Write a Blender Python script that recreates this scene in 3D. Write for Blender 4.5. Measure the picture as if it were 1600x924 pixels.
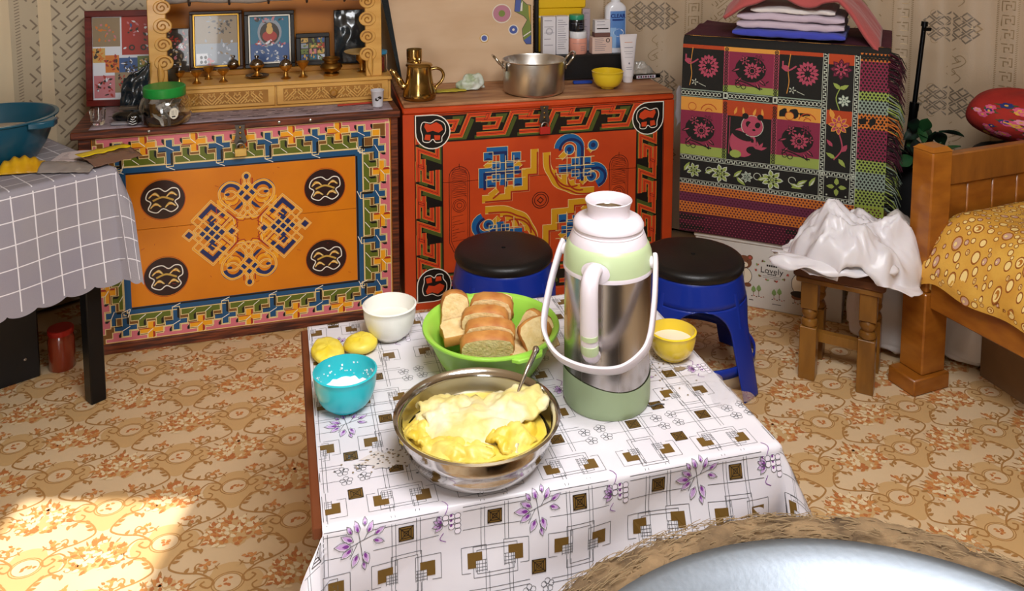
import bpy, math, random
from math import sin, cos, pi, radians as R, sqrt, atan2
from mathutils import Vector, Matrix, noise

for o in list(bpy.data.objects):
    bpy.data.objects.remove(o)
SC = bpy.context.scene
COL = SC.collection

# ---------------------------------------------------------------- camera
cam = bpy.data.cameras.new('camera')
cam.sensor_width = 36.0
cam.lens = 30.375
cam.shift_y = -0.30
cam.clip_start = 0.02
camo = bpy.data.objects.new('camera', cam)
camo.location = (0, 0, 1.45)
camo.rotation_euler = (R(84), 0, 0)
COL.objects.link(camo)
SC.camera = camo

# ---------------------------------------------------------------- sky, sun, daylight openings
W = bpy.data.worlds.new('sky'); SC.world = W
W.use_nodes = True
wn = W.node_tree
sky = wn.nodes.new('ShaderNodeTexSky')
sky.sky_type = 'NISHITA'
sky.sun_disc = False
sky.sun_elevation = R(57)
wn.links.new(sky.outputs[0], wn.nodes['Background'].inputs[0])
wn.nodes['Background'].inputs[1].default_value = 0.12

def lamp(name, kind, loc, target, energy, color=(1, 1, 1), **kw):
    L = bpy.data.lights.new(name, kind)
    L.energy = energy; L.color = color
    for k, v in kw.items(): setattr(L, k, v)
    o = bpy.data.objects.new(name, L)
    o.location = loc
    o.rotation_euler = (Vector(target) - Vector(loc)).to_track_quat('-Z', 'Y').to_euler()
    COL.objects.link(o)
    return o

GC = (0.36, 0.62)                      # centre of the round tent
CROWN_Z = 2.45
lamp('sun', 'SUN', (0, 0, 6), (0 - 1.22, 0 + 0.88, 6 - 2.45), 6.0, (1.0, 0.95, 0.86), angle=R(0.8))
# daylight coming down through the roof crown and in through the open door behind the viewer
lamp('crown_daylight', 'AREA', (GC[0] - 0.05, GC[1] + 0.1, 2.40), (GC[0] - 0.15, GC[1] + 0.75, 0), 60, (0.97, 0.98, 1.0),
     shape='DISK', size=1.15)
lamp('door_daylight', 'AREA', (-0.55, -2.05, 1.15), (0.1, 2.4, 0.55), 38, (0.97, 0.98, 1.0), shape='RECTANGLE', size=0.95, size_y=1.7)

VS = SC.view_settings
VS.view_transform = 'Standard'
try: VS.look = 'None'
except Exception: pass
VS.gamma = 1.0
VS.use_curve_mapping = False
VS.exposure = 0.25

# ---------------------------------------------------------------- helpers
def lin(h):
    h = h.lstrip('#')
    out = []
    for i in (0, 2, 4):
        c = int(h[i:i + 2], 16) / 255
        out.append(c / 12.92 if c <= 0.04045 else ((c + 0.055) / 1.055) ** 2.4)
    return (*out, 1.0)

MATS = {}
def mat(name, col, rough=0.5, metal=0.0, col2=None, scale=8.0, stretch=(1, 1, 1), bump=0.0, bscale=None, detail=4.0,
        lo=0.35, hi=0.65, trans=0.0, ior=1.45, alpha=1.0, coat=0.0, sheen=0.0, sss=0.0, kind='noise', rvar=0.0, spec=None, aniso=0.0):
    if name in MATS: return MATS[name]
    m = bpy.data.materials.new(name); m.use_nodes = True
    nt = m.node_tree; N = nt.nodes; Lk = nt.links
    b = N['Principled BSDF']
    b.inputs['Base Color'].default_value = lin(col)
    b.inputs['Roughness'].default_value = rough
    b.inputs['Metallic'].default_value = metal
    b.inputs['IOR'].default_value = ior
    b.inputs['Transmission Weight'].default_value = trans
    b.inputs['Alpha'].default_value = alpha
    b.inputs['Coat Weight'].default_value = coat
    b.inputs['Sheen Weight'].default_value = sheen
    b.inputs['Anisotropic'].default_value = aniso
    if spec is not None: b.inputs['Specular IOR Level'].default_value = spec
    if sss:
        b.inputs['Subsurface Weight'].default_value = sss
        b.inputs['Subsurface Radius'].default_value = (0.02, 0.012, 0.006)
        b.inputs['Subsurface Scale'].default_value = 0.5
    if col2 or bump or rvar:
        tc = N.new('ShaderNodeTexCoord'); mp = N.new('ShaderNodeMapping')
        mp.inputs['Scale'].default_value = stretch
        Lk.new(tc.outputs['Object'], mp.inputs[0])
        def tex(s):
            if kind == 'voronoi':
                t = N.new('ShaderNodeTexVoronoi'); t.inputs['Scale'].default_value = s
                Lk.new(mp.outputs[0], t.inputs['Vector']); return t.outputs['Distance']
            if kind == 'wave':
                t = N.new('ShaderNodeTexWave'); t.inputs['Scale'].default_value = s
                t.inputs['Distortion'].default_value = 6.0; t.inputs['Detail'].default_value = 3.0
                t.inputs['Detail Scale'].default_value = 1.5
                Lk.new(mp.outputs[0], t.inputs['Vector']); return t.outputs['Fac']
            t = N.new('ShaderNodeTexNoise'); t.inputs['Scale'].default_value = s
            t.inputs['Detail'].default_value = detail
            Lk.new(mp.outputs[0], t.inputs['Vector']); return t.outputs['Fac']
        f = tex(scale)
        if col2:
            cr = N.new('ShaderNodeValToRGB')
            cr.color_ramp.elements[0].position = lo; cr.color_ramp.elements[0].color = lin(col)
            cr.color_ramp.elements[1].position = hi; cr.color_ramp.elements[1].color = lin(col2)
            Lk.new(f, cr.inputs[0]); Lk.new(cr.outputs[0], b.inputs['Base Color'])
        if rvar:
            mr = N.new('ShaderNodeMapRange')
            mr.inputs[3].default_value = max(0.02, rough - rvar); mr.inputs[4].default_value = min(1, rough + rvar)
            Lk.new(f, mr.inputs[0]); Lk.new(mr.outputs[0], b.inputs['Roughness'])
        if bump:
            f2 = tex(bscale) if bscale else f
            bp = N.new('ShaderNodeBump'); bp.inputs['Strength'].default_value = bump
            bp.inputs['Distance'].default_value = 0.004
            Lk.new(f2, bp.inputs['Height']); Lk.new(bp.outputs[0], b.inputs['Normal'])
    MATS[name] = m
    return m

class MB:
    """collects shapes for one mesh"""
    def __init__(s, M=None):
        s.v = []; s.f = []; s.mi = []; s.M = M; s.m = 0
    def add(s, vs, fs, M=None):
        o = len(s.v)
        for p in vs:
            p = Vector(p)
            if M is not None: p = M @ p
            if s.M is not None: p = s.M @ p
            s.v.append(tuple(p))
        for f in fs:
            s.f.append(tuple(i + o for i in f)); s.mi.append(s.m)
        return s
    def box(s, x0, y0, z0, x1, y1, z1, M=None, b=0.0):
        if b <= 0:
            vs = [(x, y, z) for z in (z0, z1) for y in (y0, y1) for x in (x0, x1)]
            fs = [(0, 2, 3, 1), (4, 5, 7, 6), (0, 1, 5, 4), (2, 6, 7, 3), (0, 4, 6, 2), (1, 3, 7, 5)]
            return s.add(vs, fs, M)
        # chamfered box
        X = (x0, x1); Y = (y0, y1); Z = (z0, z1)
        b = min(b, (x1 - x0) * .45, (y1 - y0) * .45, (z1 - z0) * .45)
        vs = []; idx = {}
        for i in (0, 1):
            for j in (0, 1):
                for k in (0, 1):
                    sx = b if i == 0 else -b; sy = b if j == 0 else -b; sz = b if k == 0 else -b
                    for a, p in enumerate(((X[i], Y[j] + sy, Z[k] + sz), (X[i] + sx, Y[j], Z[k] + sz), (X[i] + sx, Y[j] + sy, Z[k]))):
                        idx[i, j, k, a] = len(vs); vs.append(p)
        fs = []
        g = lambda i, j, k, a: idx[i, j, k, a]
        for i in (0, 1):
            q = [g(i, 0, 0, 0), g(i, 0, 1, 0), g(i, 1, 1, 0), g(i, 1, 0, 0)]
            fs.append(tuple(q if i == 0 else q[::-1]))
            q = [g(0, i, 0, 1), g(1, i, 0, 1), g(1, i, 1, 1), g(0, i, 1, 1)]
            fs.append(tuple(q if i == 0 else q[::-1]))
            q = [g(0, 0, i, 2), g(0, 1, i, 2), g(1, 1, i, 2), g(1, 0, i, 2)]
            fs.append(tuple(q if i == 0 else q[::-1]))
        for i in (0, 1):
            for j in (0, 1):
                q = [g(i, j, 0, 0), g(i, j, 0, 1), g(i, j, 1, 1), g(i, j, 1, 0)]
                fs.append(tuple(q if i != j else q[::-1]))
                q = [g(i, 0, j, 0), g(i, 0, j, 2), g(i, 1, j, 2), g(i, 1, j, 0)]
                fs.append(tuple(q if i == j else q[::-1]))
                q = [g(0, i, j, 1), g(0, i, j, 2), g(1, i, j, 2), g(1, i, j, 1)]
                fs.append(tuple(q if i != j else q[::-1]))
        for i in (0, 1):
            for j in (0, 1):
                for k in (0, 1):
                    q = [g(i, j, k, 0), g(i, j, k, 1), g(i, j, k, 2)]
                    fs.append(tuple(q if (i + j + k) % 2 == 0 else q[::-1]))
        return s.add(vs, fs, M)
    def lathe(s, prof, n=40, M=None, cap=True, a0=0.0, a1=2 * pi):
        """prof: list of (r, z), outer surface going up gives outward normals"""
        full = abs(a1 - a0 - 2 * pi) < 1e-6
        vs = []; fs = []; k = len(prof); cols = n if full else n + 1
        for i in range(cols):
            a = a0 + (a1 - a0) * i / n
            for r, z in prof: vs.append((max(r, 0.0) * cos(a), max(r, 0.0) * sin(a), z))
        for i in range(n):
            j = (i + 1) % cols
            for q in range(k - 1):
                if prof[q][0] <= 1e-7 and prof[q + 1][0] <= 1e-7: continue
                if prof[q][0] <= 1e-7: fs.append((i * k + q, j * k + q + 1, i * k + q + 1))
                elif prof[q + 1][0] <= 1e-7: fs.append((i * k + q, j * k + q, i * k + q + 1))
                else: fs.append((i * k + q, j * k + q, j * k + q + 1, i * k + q + 1))
        if cap and full:
            if prof[0][0] > 1e-7: fs.append(tuple(i * k for i in range(n))[::-1])
            if prof[-1][0] > 1e-7: fs.append(tuple(i * k + k - 1 for i in range(n)))
        return s.add(vs, fs, M)
    def cyl(s, r, z0, z1, n=24, M=None): return s.lathe([(r, z0), (r, z1)], n, M)
    def tube(s, pts, r, n=8, M=None, closed=False, sy=1.0, cap=True):
        pts = [Vector(p).to_3d() for p in pts]; m = len(pts)
        rs = r if isinstance(r, (list, tuple)) else [r] * m
        vs = []; fs = []; up = None
        for i in range(m):
            if closed: t = pts[(i + 1) % m] - pts[i - 1]
            else: t = pts[min(i + 1, m - 1)] - pts[max(i - 1, 0)]
            t = t.normalized() if t.length > 1e-9 else Vector((0, 0, 1))
            if up is None:
                up = t.orthogonal().normalized()
                if abs(t.z) < 0.9: up = (Vector((0, 0, 1)) - t * t.z).normalized()
            up = (up - t * up.dot(t)).normalized()
            sd = t.cross(up)
            for q in range(n):
                a = 2 * pi * q / n
                vs.append(tuple(pts[i] + up * (cos(a) * rs[i]) + sd * (sin(a) * rs[i] * sy)))
        for i in range(m if closed else m - 1):
            j = (i + 1) % m
            for q in range(n):
                p = (q + 1) % n
                fs.append((i * n + q, i * n + p, j * n + p, j * n + q))
        if cap and not closed:
            fs.append(tuple(range(n))[::-1]); fs.append(tuple((m - 1) * n + q for q in range(n)))
        return s.add(vs, fs, M)
    def prism(s, poly, z0, z1, M=None):
        n = len(poly)
        ar = sum(poly[i][0] * poly[(i + 1) % n][1] - poly[(i + 1) % n][0] * poly[i][1] for i in range(n))
        if ar < 0: poly = poly[::-1]
        vs = [(x, y, z0) for x, y in poly] + [(x, y, z1) for x, y in poly]
        fs = [tuple(range(n))[::-1], tuple(range(n, 2 * n))]
        fs += [(i, (i + 1) % n, (i + 1) % n + n, i + n) for i in range(n)]
        return s.add(vs, fs, M)
    def grid(s, fn, nu, nv, M=None, closed_u=False):
        vs = []; fs = []
        cu = nu if closed_u else nu + 1
        for i in range(cu):
            for j in range(nv + 1): vs.append(tuple(fn(i / nu, j / nv)))
        w = nv + 1
        for i in range(nu):
            k = (i + 1) % cu
            for j in range(nv): fs.append((i * w + j, k * w + j, k * w + j + 1, i * w + j + 1))
        return s.add(vs, fs, M)
    def build(s, name, mats, parent=None, smooth=40, bevel=0, subd=0, solid=0, loc=None, rot=None):
        me = bpy.data.meshes.new(name)
        me.from_pydata(s.v, [], s.f)
        if not isinstance(mats, (list, tuple)): mats = [mats]
        for m in mats: me.materials.append(m)
        if any(s.mi): me.polygons.foreach_set('material_index', s.mi)
        if smooth:
            me.polygons.foreach_set('use_smooth', [True] * len(me.polygons))
            if smooth < 180: me.set_sharp_from_angle(angle=R(smooth))
        me.update()
        o = bpy.data.objects.new(name, me); COL.objects.link(o)
        if parent is not None: o.parent = parent
        if loc is not None: o.location = loc
        if rot is not None: o.rotation_euler = rot
        if solid:
            q = o.modifiers.new('solid', 'SOLIDIFY'); q.thickness = solid; q.offset = 0
        if bevel:
            q = o.modifiers.new('bevel', 'BEVEL'); q.width = bevel; q.segments = 2; q.limit_method = 'ANGLE'; q.angle_limit = R(40)
        if subd:
            q = o.modifiers.new('subd', 'SUBSURF'); q.levels = subd; q.render_levels = subd
        return o

def T(x=0, y=0, z=0, rx=0, ry=0, rz=0, s=1):
    M = Matrix.Translation((x, y, z)) @ Matrix.Rotation(R(rz), 4, 'Z') @ Matrix.Rotation(R(ry), 4, 'Y') @ Matrix.Rotation(R(rx), 4, 'X')
    if s != 1: M = M @ Matrix.Scale(s, 4)
    return M

def tag(o, label=None, cat=None, group=None, kind=None):
    if label: o['label'] = label
    if cat: o['category'] = cat
    if group: o['group'] = group
    if kind: o['kind'] = kind
    return o

def thing(name, label, cat, loc=(0, 0, 0), rz=0.0, group=None, rx=0.0, ry=0.0):
    o = bpy.data.objects.new(name, None); COL.objects.link(o)
    o.empty_display_size = 0.05
    o.location = loc; o.rotation_euler = (R(rx), R(ry), R(rz))
    return tag(o, label, cat, group)

def dup(root, loc, rz=None, label=None):
    def cp(o, par):
        c = o.copy(); COL.objects.link(c); c.parent = par
        for ch in o.children: cp(ch, c)
        return c
    r = cp(root, None); r.location = loc
    if rz is not None: r.rotation_euler = (r.rotation_euler[0], r.rotation_euler[1], R(rz))
    if label: r['label'] = label
    return r

def struct(o): o['kind'] = 'structure'; return o

# ---- flat painted / printed ornament: polygons in (u, v), laid on a surface by a map (u, v, lift) -> xyz
class PR:
    STEP = 0.0002
    def __init__(s): s.k = 0; s.p = []; s.maxseg = None; s.off = (0, 0); s.sc = (1, 1); s.an = 0.0
    def at(s, x, y, sx=1.0, sy=None, an=0.0):
        s.off = (x, y); s.sc = (sx, sx if sy is None else sy); s.an = R(an); return s
    def x(s, p):
        a = p[0] * s.sc[0]; b = p[1] * s.sc[1]
        c, d = cos(s.an), sin(s.an)
        return (s.off[0] + a * c - b * d, s.off[1] + a * d + b * c)
    def poly(s, pts, c, l=1):
        s.k += 1; s.p.append(([s.x(p) for p in pts], c, l + (s.k % 60) / 64)); return s
    def rect(s, x0, y0, x1, y1, c, l=1):
        if s.maxseg and max(abs(x1 - x0), abs(y1 - y0)) > s.maxseg:
            n = max(1, int(abs(x1 - x0) / s.maxseg)); m = max(1, int(abs(y1 - y0) / s.maxseg))
            for i in range(n):
                for j in range(m):
                    s.poly([(x0 + (x1 - x0) * (i + a) / n, y0 + (y1 - y0) * (j + b) / m) for a, b in ((0, 0), (1, 0), (1, 1), (0, 1))], c, l)
            return s
        return s.poly([(x0, y0), (x1, y0), (x1, y1), (x0, y1)], c, l)
    def ell(s, x, y, rx, ry=None, c=0, l=1, n=14, an=0.0):
        ry = rx if ry is None else ry; ca, sa = cos(R(an)), sin(R(an))
        P = []
        for i in range(n):
            a = 2 * pi * i / n; p, q = rx * cos(a), ry * sin(a)
            P.append((x + p * ca - q * sa, y + p * sa + q * ca))
        return s.poly(P, c, l)
    def leaf(s, x, y, L, w, an, c, l=1):
        ca, sa = cos(R(an)), sin(R(an))
        P = [(0, 0), (.3 * L, w / 2), (.65 * L, w / 2.4), (L, 0), (.65 * L, -w / 2.4), (.3 * L, -w / 2)]
        return s.poly([(x + p * ca - q * sa, y + p * sa + q * ca) for p, q in P], c, l)
    def stroke(s, pts, w, c, l=1, closed=False):
        """w is in final surface units"""
        P = [Vector(s.x(p)) for p in pts]
        if s.maxseg:
            Q = []
            m = len(P) if closed else len(P) - 1
            for i in range(m):
                a, b = P[i], P[(i + 1) % len(P)]; k = max(1, int((b - a).length / s.maxseg + .5))
                for q in range(k): Q.append(a + (b - a) * (q / k))
            if not closed: Q.append(P[-1])
            P = Q
        n = len(P); L = []; Rr = []; s.k += 1; l = l + (s.k % 60) / 64
        for i in range(n):
            a = P[i - 1] if (i > 0 or closed) else None
            b = P[(i + 1) % n] if (i < n - 1 or closed) else None
            d1 = (P[i] - a).normalized() if a is not None else None
            d2 = (b - P[i]).normalized() if b is not None else None
            if d1 is None: d1 = d2
            if d2 is None: d2 = d1
            t = d1 + d2
            t = t.normalized() if t.length > 1e-6 else d1
            nn = Vector((-t.y, t.x)); k = max(.5, nn.dot(Vector((-d1.y, d1.x))))
            o = nn * (w / 2 / k)
            L.append(P[i] + o); Rr.append(P[i] - o)
        for i in range(n if closed else n - 1):
            j = (i + 1) % n
            s.p.append(([tuple(Rr[i]), tuple(Rr[j]), tuple(L[j]), tuple(L[i])], c, l))
        return s
    def ring(s, x, y, r, w, c, l=1, n=18, ry=None, a0=0, a1=360):
        ry = r if ry is None else ry
        full = abs(a1 - a0) >= 360
        pts = [(x + r * cos(R(a0 + (a1 - a0) * i / n)), y + ry * sin(R(a0 + (a1 - a0) * i / n))) for i in range(n if full else n + 1)]
        return s.stroke(pts, w, c, l, closed=full)
    def clip(s, fn):
        s.p = [q for q in s.p if all(fn(a, b) for a, b in q[0])]; return s
    def build(s, name, mats, fmap, parent, label=None):
        v = []; f = []; mi = []
        for pts, c, l in s.p:
            o = len(v)
            n = len(pts)
            ar = sum(pts[i][0] * pts[(i + 1) % n][1] - pts[(i + 1) % n][0] * pts[i][1] for i in range(n))
            if ar < 0: pts = pts[::-1]
            for a, b in pts: v.append(tuple(fmap(a, b, l * PR.STEP)))
            f.append(tuple(range(o, o + n))); mi.append(c)
        me = bpy.data.meshes.new(name); me.from_pydata(v, [], f)
        for m in mats: me.materials.append(m)
        me.polygons.foreach_set('material_index', mi); me.update()
        ob = bpy.data.objects.new(name, me); COL.objects.link(ob); ob.parent = parent
        if label: ob['label'] = label
        return ob
front = lambda u, v, h: (u, -h, v)          # a face looking towards local -Y
top = lambda u, v, h: (u, v, h)

def arc(cx, cy, r, a0, a1, n=12, ry=None):
    ry = r if ry is None else ry
    return [(cx + r * cos(R(a0 + (a1 - a0) * i / n)), cy + ry * sin(R(a0 + (a1 - a0) * i / n))) for i in range(n + 1)]

def smooth_path(P, n=6, closed=False):
    P = [Vector(p) for p in P]; out = []; m = len(P)
    for i in range(m if closed else m - 1):
        g = lambda k: P[k % m] if closed else P[max(0, min(m - 1, k))]
        a, b, c, d = g(i - 1), g(i), g(i + 1), g(i + 2)
        for q in range(n):
            t = q / n
            out.append(tuple(0.5 * ((2 * b) + (c - a) * t + (2 * a - 5 * b + 4 * c - d) * t * t + (3 * b - a - 3 * c + d) * t ** 3)))
    if not closed: out.append(tuple(P[-1]))
    return out

def text_mesh(name, s, size, material, parent, loc, rot=(90, 0, 0), align='CENTER', bold=0.0, sx=1.0):
    cu = bpy.data.curves.new('lettering', 'FONT'); cu.body = s; cu.size = size; cu.align_x = align; cu.offset = bold
    cu.resolution_u = 3
    o = bpy.data.objects.new('lettering', cu); COL.objects.link(o)
    dg = bpy.context.evaluated_depsgraph_get()
    me = bpy.data.meshes.new_from_object(o.evaluated_get(dg)); me.name = name
    bpy.data.objects.remove(o); bpy.data.curves.remove(cu)
    me.materials.clear(); me.materials.append(material)
    r = bpy.data.objects.new(name, me); COL.objects.link(r); r.parent = parent
    r.location = loc; r.rotation_euler = [R(a) for a in rot]; r.scale = (sx, 1, 1)
    return r

rng = random.Random(7)
def nz(x, y, z=0.0): return noise.noise(Vector((x, y, z)))
# ================================================================ the tent: floor, round wall, roof
M_floor = mat('linoleum', '#d8ba91', 0.36, col2='#dfc49e', scale=3.0, bump=0.05, bscale=60, rvar=0.06)
M_fl_tan = mat('lino_tan', '#cfa975', 0.36)
M_fl_line = mat('lino_brown', '#ad7f4a', 0.36)
M_fl_f1 = mat('lino_orange', '#cb8b50', 0.36)
M_fl_f2 = mat('lino_rust', '#bd7543', 0.36)
M_fl_f3 = mat('lino_cream', '#e6cfa6', 0.36)
fb = MB()
n = 64
fb.add([(GC[0] + 3.2 * cos(2 * pi * i / n), GC[1] + 3.2 * sin(2 * pi * i / n), 0) for i in range(n)] +
       [(GC[0] + 3.2 * cos(2 * pi * i / n), GC[1] + 3.2 * sin(2 * pi * i / n), -0.05) for i in range(n)],
       [tuple(range(n)), tuple(range(2 * n - 1, n - 1, -1))] + [(i + n, (i + 1) % n + n, (i + 1) % n, i) for i in range(n)])
floor = struct(fb.build('floor', M_floor, smooth=0))

def lino_motif(p, r):
    W_, H_ = 0.284, 0.313
    # tan cartouche with oval medallion at the origin, bouquet above
    cart = [(-.024, -.066), (-.04, -.046), (-.062, -.035), (-.074, -.005), (-.062, .022), (-.04, .026), (-.028, .05), (0, .058),
            (.028, .05), (.04, .026), (.062, .022), (.074, -.005), (.062, -.035), (.04, -.046), (.024, -.066), (0, -.08)]
    p.poly(smooth_path(cart, 3, True), 0, 1)
    p.ell(0, 0, .027, .0235, 5, 2, 18); p.ring(0, 0, .0285, .0016, 1, 3, 20, ry=.0245)
    p.ring(0, 0, .034, .0022, 1, 2, 20, ry=.029)
    for i in range(7):
        a = r.uniform(0, 6.28); q = r.uniform(0, .014)
        p.leaf(q * cos(a), q * sin(a), .011, .007, r.uniform(0, 360), 2 if i % 2 else 3, 3)
    for sx in (-1, 1):
        S = lambda P: [(sx * a, b) for a, b in P]
        # C scroll at the side
        p.stroke(S(smooth_path([(.04, .022), (.062, .026), (.08, .006), (.076, -.024), (.056, -.03), (.05, -.018), (.06, -.01)], 4)), .0034, 1, 3)
        # scroll above
        p.stroke(S(smooth_path([(.02, .06), (.034, .046), (.055, .046), (.072, .058), (.066, .07), (.056, .064)], 4)), .0028, 1, 3)
        for t in ((.045, .05, 70), (.06, .05, 60), (.072, .053, 100)): p.leaf(sx * t[0], t[1], .012, .005, t[2] if sx > 0 else 180 - t[2], 1, 3)
        # big tail below
        p.stroke(S(smooth_path([(.078, -.046), (.054, -.034), (.03, -.05), (.016, -.08), (.028, -.096), (.052, -.108), (.084, -.118), (.112, -.146), (.102, -.162), (.086, -.15), (.094, -.142)], 4)), .0044, 1, 3)
        for t in ((.035, -.048, 60), (.02, -.07, 10), (.05, -.108, 60), (.07, -.116, 70), (.09, -.12, 60), (.028, -.06, 30), (.062, -.036, -60), (.08, -.04, -90)):
            p.leaf(sx * t[0], t[1], .018, .009, t[2] if sx > 0 else 180 - t[2], 1, 3)
        # rosette beside the tail
        for i in range(9):
            a = r.uniform(0, 6.28); q = r.uniform(0, .012)
            p.leaf(sx * .098 + q * cos(a), -.092 + q * sin(a), .012, .007, r.uniform(0, 360), 2 if i % 3 else 3, 3)
        p.leaf(sx * .112, -.1, .016, .004, -60 if sx > 0 else 240, 1, 3)
    p.leaf(0, -.108, .022, .008, 90, 1, 3)
    # bouquet
    p.poly([(.06 * (1 + .2 * r.uniform(-1, 1)) * cos(a_ * pi / 12), .15 + .042 * (1 + .25 * r.uniform(-1, 1)) * sin(a_ * pi / 12)) for a_ in range(24)], 0, 2)
    for i in range(150):
        a = r.uniform(0, 6.283); q = sqrt(r.random())
        x = q * cos(a) * .062; y = .15 + q * sin(a) * .046 * (1.1 if sin(a) > 0 and abs(cos(a)) < .5 else .9)
        an = math.degrees(atan2(y - .11, x)) + r.uniform(-70, 70)
        c = (2, 3, 2, 4, 2, 2, 4, 3)[i % 8]
        if q < .55 and i % 3 == 0: c = 4
        p.leaf(x, y, r.uniform(.011, .019), r.uniform(.007, .012), an, c, 3 + i % 4)
    for i in range(12):
        a = r.uniform(.1, 3.04)
        p.leaf(.062 * cos(a), .148 + .044 * sin(a), .02, .004, math.degrees(a), 1, 5)
    p.leaf(0, .19, .026, .012, 90, 3, 5)

mot = [PR(), PR(), PR()]
for k in range(3): lino_motif(mot[k], random.Random(k))
fp = PR()
w_ = Vector((0.274, 0.075)); h_ = Vector((-0.083, 0.302)); o_ = Vector((-0.866, 2.112))
ca, sa = cos(atan2(w_.y, w_.x)), sin(atan2(w_.y, w_.x))
cnt = 0
for i in range(-6, 14):
    for j in range(-8, 12):
        for half in (0, .5):
            c = o_ + w_ * (i + half) + h_ * (j + half)
            if not (-2.3 < c.x < 2.35 and .8 < c.y < 3.2): continue
            if c.y < abs(c.x) * 1.2 - .25 : continue
            if (c - Vector(GC)).length > 2.85: continue
            cnt += 1
            for pts, m_, l in mot[cnt % 3].p:
                fp.p.append(([(c.x + a * ca - b * sa, c.y + a * sa + b * ca) for a, b in pts], m_, l))
fp.build('printed_pattern', [M_fl_tan, M_fl_line, M_fl_f1, M_fl_f2, M_fl_f3, M_floor], top, floor, 'printed scrolls, medallions and rust flower bouquets')

# ---- wall and roof of the round tent
M_felt_wall = mat('wall_felt', '#8d7c66', 0.95, col2='#75644f', scale=6)
M_roof = mat('roof_canvas', '#d8c9ac', 0.9, col2='#c9b896', scale=4)
wb = MB()
def ringwall(a0, a1, z0, z1, nn, Rr=3.14, th=.05):
    for i in range(nn):
        A = a0 + (a1 - a0) * i / nn; B = a0 + (a1 - a0) * (i + 1) / nn
        P = []
        for z in (z0, z1):
            for a in (A, B):
                for r in (Rr, Rr + th): P.append((GC[0] + r * cos(a), GC[1] + r * sin(a), z))
        wb.add(P, [(0, 4, 6, 2), (1, 3, 7, 5), (4, 5, 7, 6), (0, 2, 3, 1)] + ([(0, 1, 5, 4)] if i == 0 else []) + ([(2, 6, 7, 3)] if i == nn - 1 else []))
dc = atan2(-2.6 - GC[1], -0.62 - GC[0])          # the door, behind the viewer
ringwall(dc + .17, dc + 2 * pi - .17, 0, 1.6, 60)
struct(wb.build('wall_back', M_felt_wall, smooth=30))
cb = MB()
cb.grid(lambda u, v: (GC[0] + (3.2 + (.62 - 3.2) * v) * cos(u * 2 * pi), GC[1] + (3.2 + (.62 - 3.2) * v) * sin(u * 2 * pi), 1.58 + (CROWN_Z - 1.58) * v), 64, 6, closed_u=True)
ceil = struct(cb.build('ceiling', M_roof, smooth=60, solid=.03))
# unseen felt flap over the crown, its opening cut to shape the floor's sun patch
fl = MB()
x0, x1, y0, y1 = GC[0] - .31, GC[0] + .10, GC[1] - .42, GC[1] + .44
fl.box(x1, GC[1] - .7, CROWN_Z + .02, GC[0] + .7, GC[1] + .7, CROWN_Z + .04)
fl.box(GC[0] - .7, y1, CROWN_Z + .02, x1, GC[1] + .7, CROWN_Z + .04)
fl.box(GC[0] - .7, GC[1] - .7, CROWN_Z + .02, x0, y1, CROWN_Z + .04)
fl.box(x0, GC[1] - .7, CROWN_Z + .02, x1, y0, CROWN_Z + .04)
fl.build('sun_mask_flap', M_roof, ceil, smooth=0)
cr = MB()
cr.tube([(GC[0] + .62 * cos(a * pi / 20), GC[1] + .62 * sin(a * pi / 20), CROWN_Z) for a in range(40)], .035, 8, closed=True)
cr.build('crown_ring', mat('crown_wood', '#a8541f', .5), ceil)

# ---- brocade curtains hung round the wall
M_cur = mat('curtain_brocade', '#b3a48a', 0.42, col2='#bfb096', scale=2.2, bump=0.12, bscale=180, sheen=.2)
M_cur2 = mat('curtain_cream', '#cdb69a', 0.42, col2='#bfa78a', scale=1.8, bump=0.12, bscale=180, sheen=.2)
M_cur_l = mat('brocade_line', '#857664', 0.42, metal=.1)
M_cur_g = mat('brocade_gold', '#a58d6a', 0.35, metal=.35)
M_cur_s = mat('brocade_sheen', '#e2cfae', 0.28, metal=.25)
def cur_map(seed, amp):
    def f(s, z, h):
        a = s / 3.0
        r = 3.04 + amp * (sin(s * 13 + seed + .8 * sin(z * 2.2) + 1.5 * sin(s * 3.1)) + .6 * sin(s * 31 + 2 * seed + 1.2 * z + 2 * sin(s * 4.7))) + .02 * nz(s * 1.7, z * 1.4, seed)
        r -= h
        return (GC[0] + r * sin(a), GC[1] + r * cos(a), z)
    return f
def key_fret(p, s0, s1, z0, z1, e, c, w, l=1, clipf=None):
    """slanted key fret filling a panel"""
    ca, sa = cos(R(40)), sin(R(40))
    Rm = max(s1 - s0, z1 - z0) * 1.5
    cx, cz = (s0 + s1) / 2, (z0 + z1) / 2
    n = int(Rm / e / 5) + 2
    for i in range(-n, n):
        for j in range(-n, n):
            bx, by = i * 6 * e + (j % 2) * 3 * e, j * 3.2 * e
            for P in ([(0, 0), (4.6, 0), (4.6, 2), (2, 2), (2, 1), (3.4, 1)], [(.9, 2.3), (.9, .9), (0, .9)], [(-.4, 2.4), (-.4, 1.6), (5.4, 2.7)][:2]):
                Q = [(cx + (bx + a * e) * ca - (by + b * e) * sa, cz + (bx + a * e) * sa + (by + b * e) * ca) for a, b in P]
                if all(s0 < a < s1 and z0 < b < z1 for a, b in Q): p.stroke(Q, w, c, l)
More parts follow.
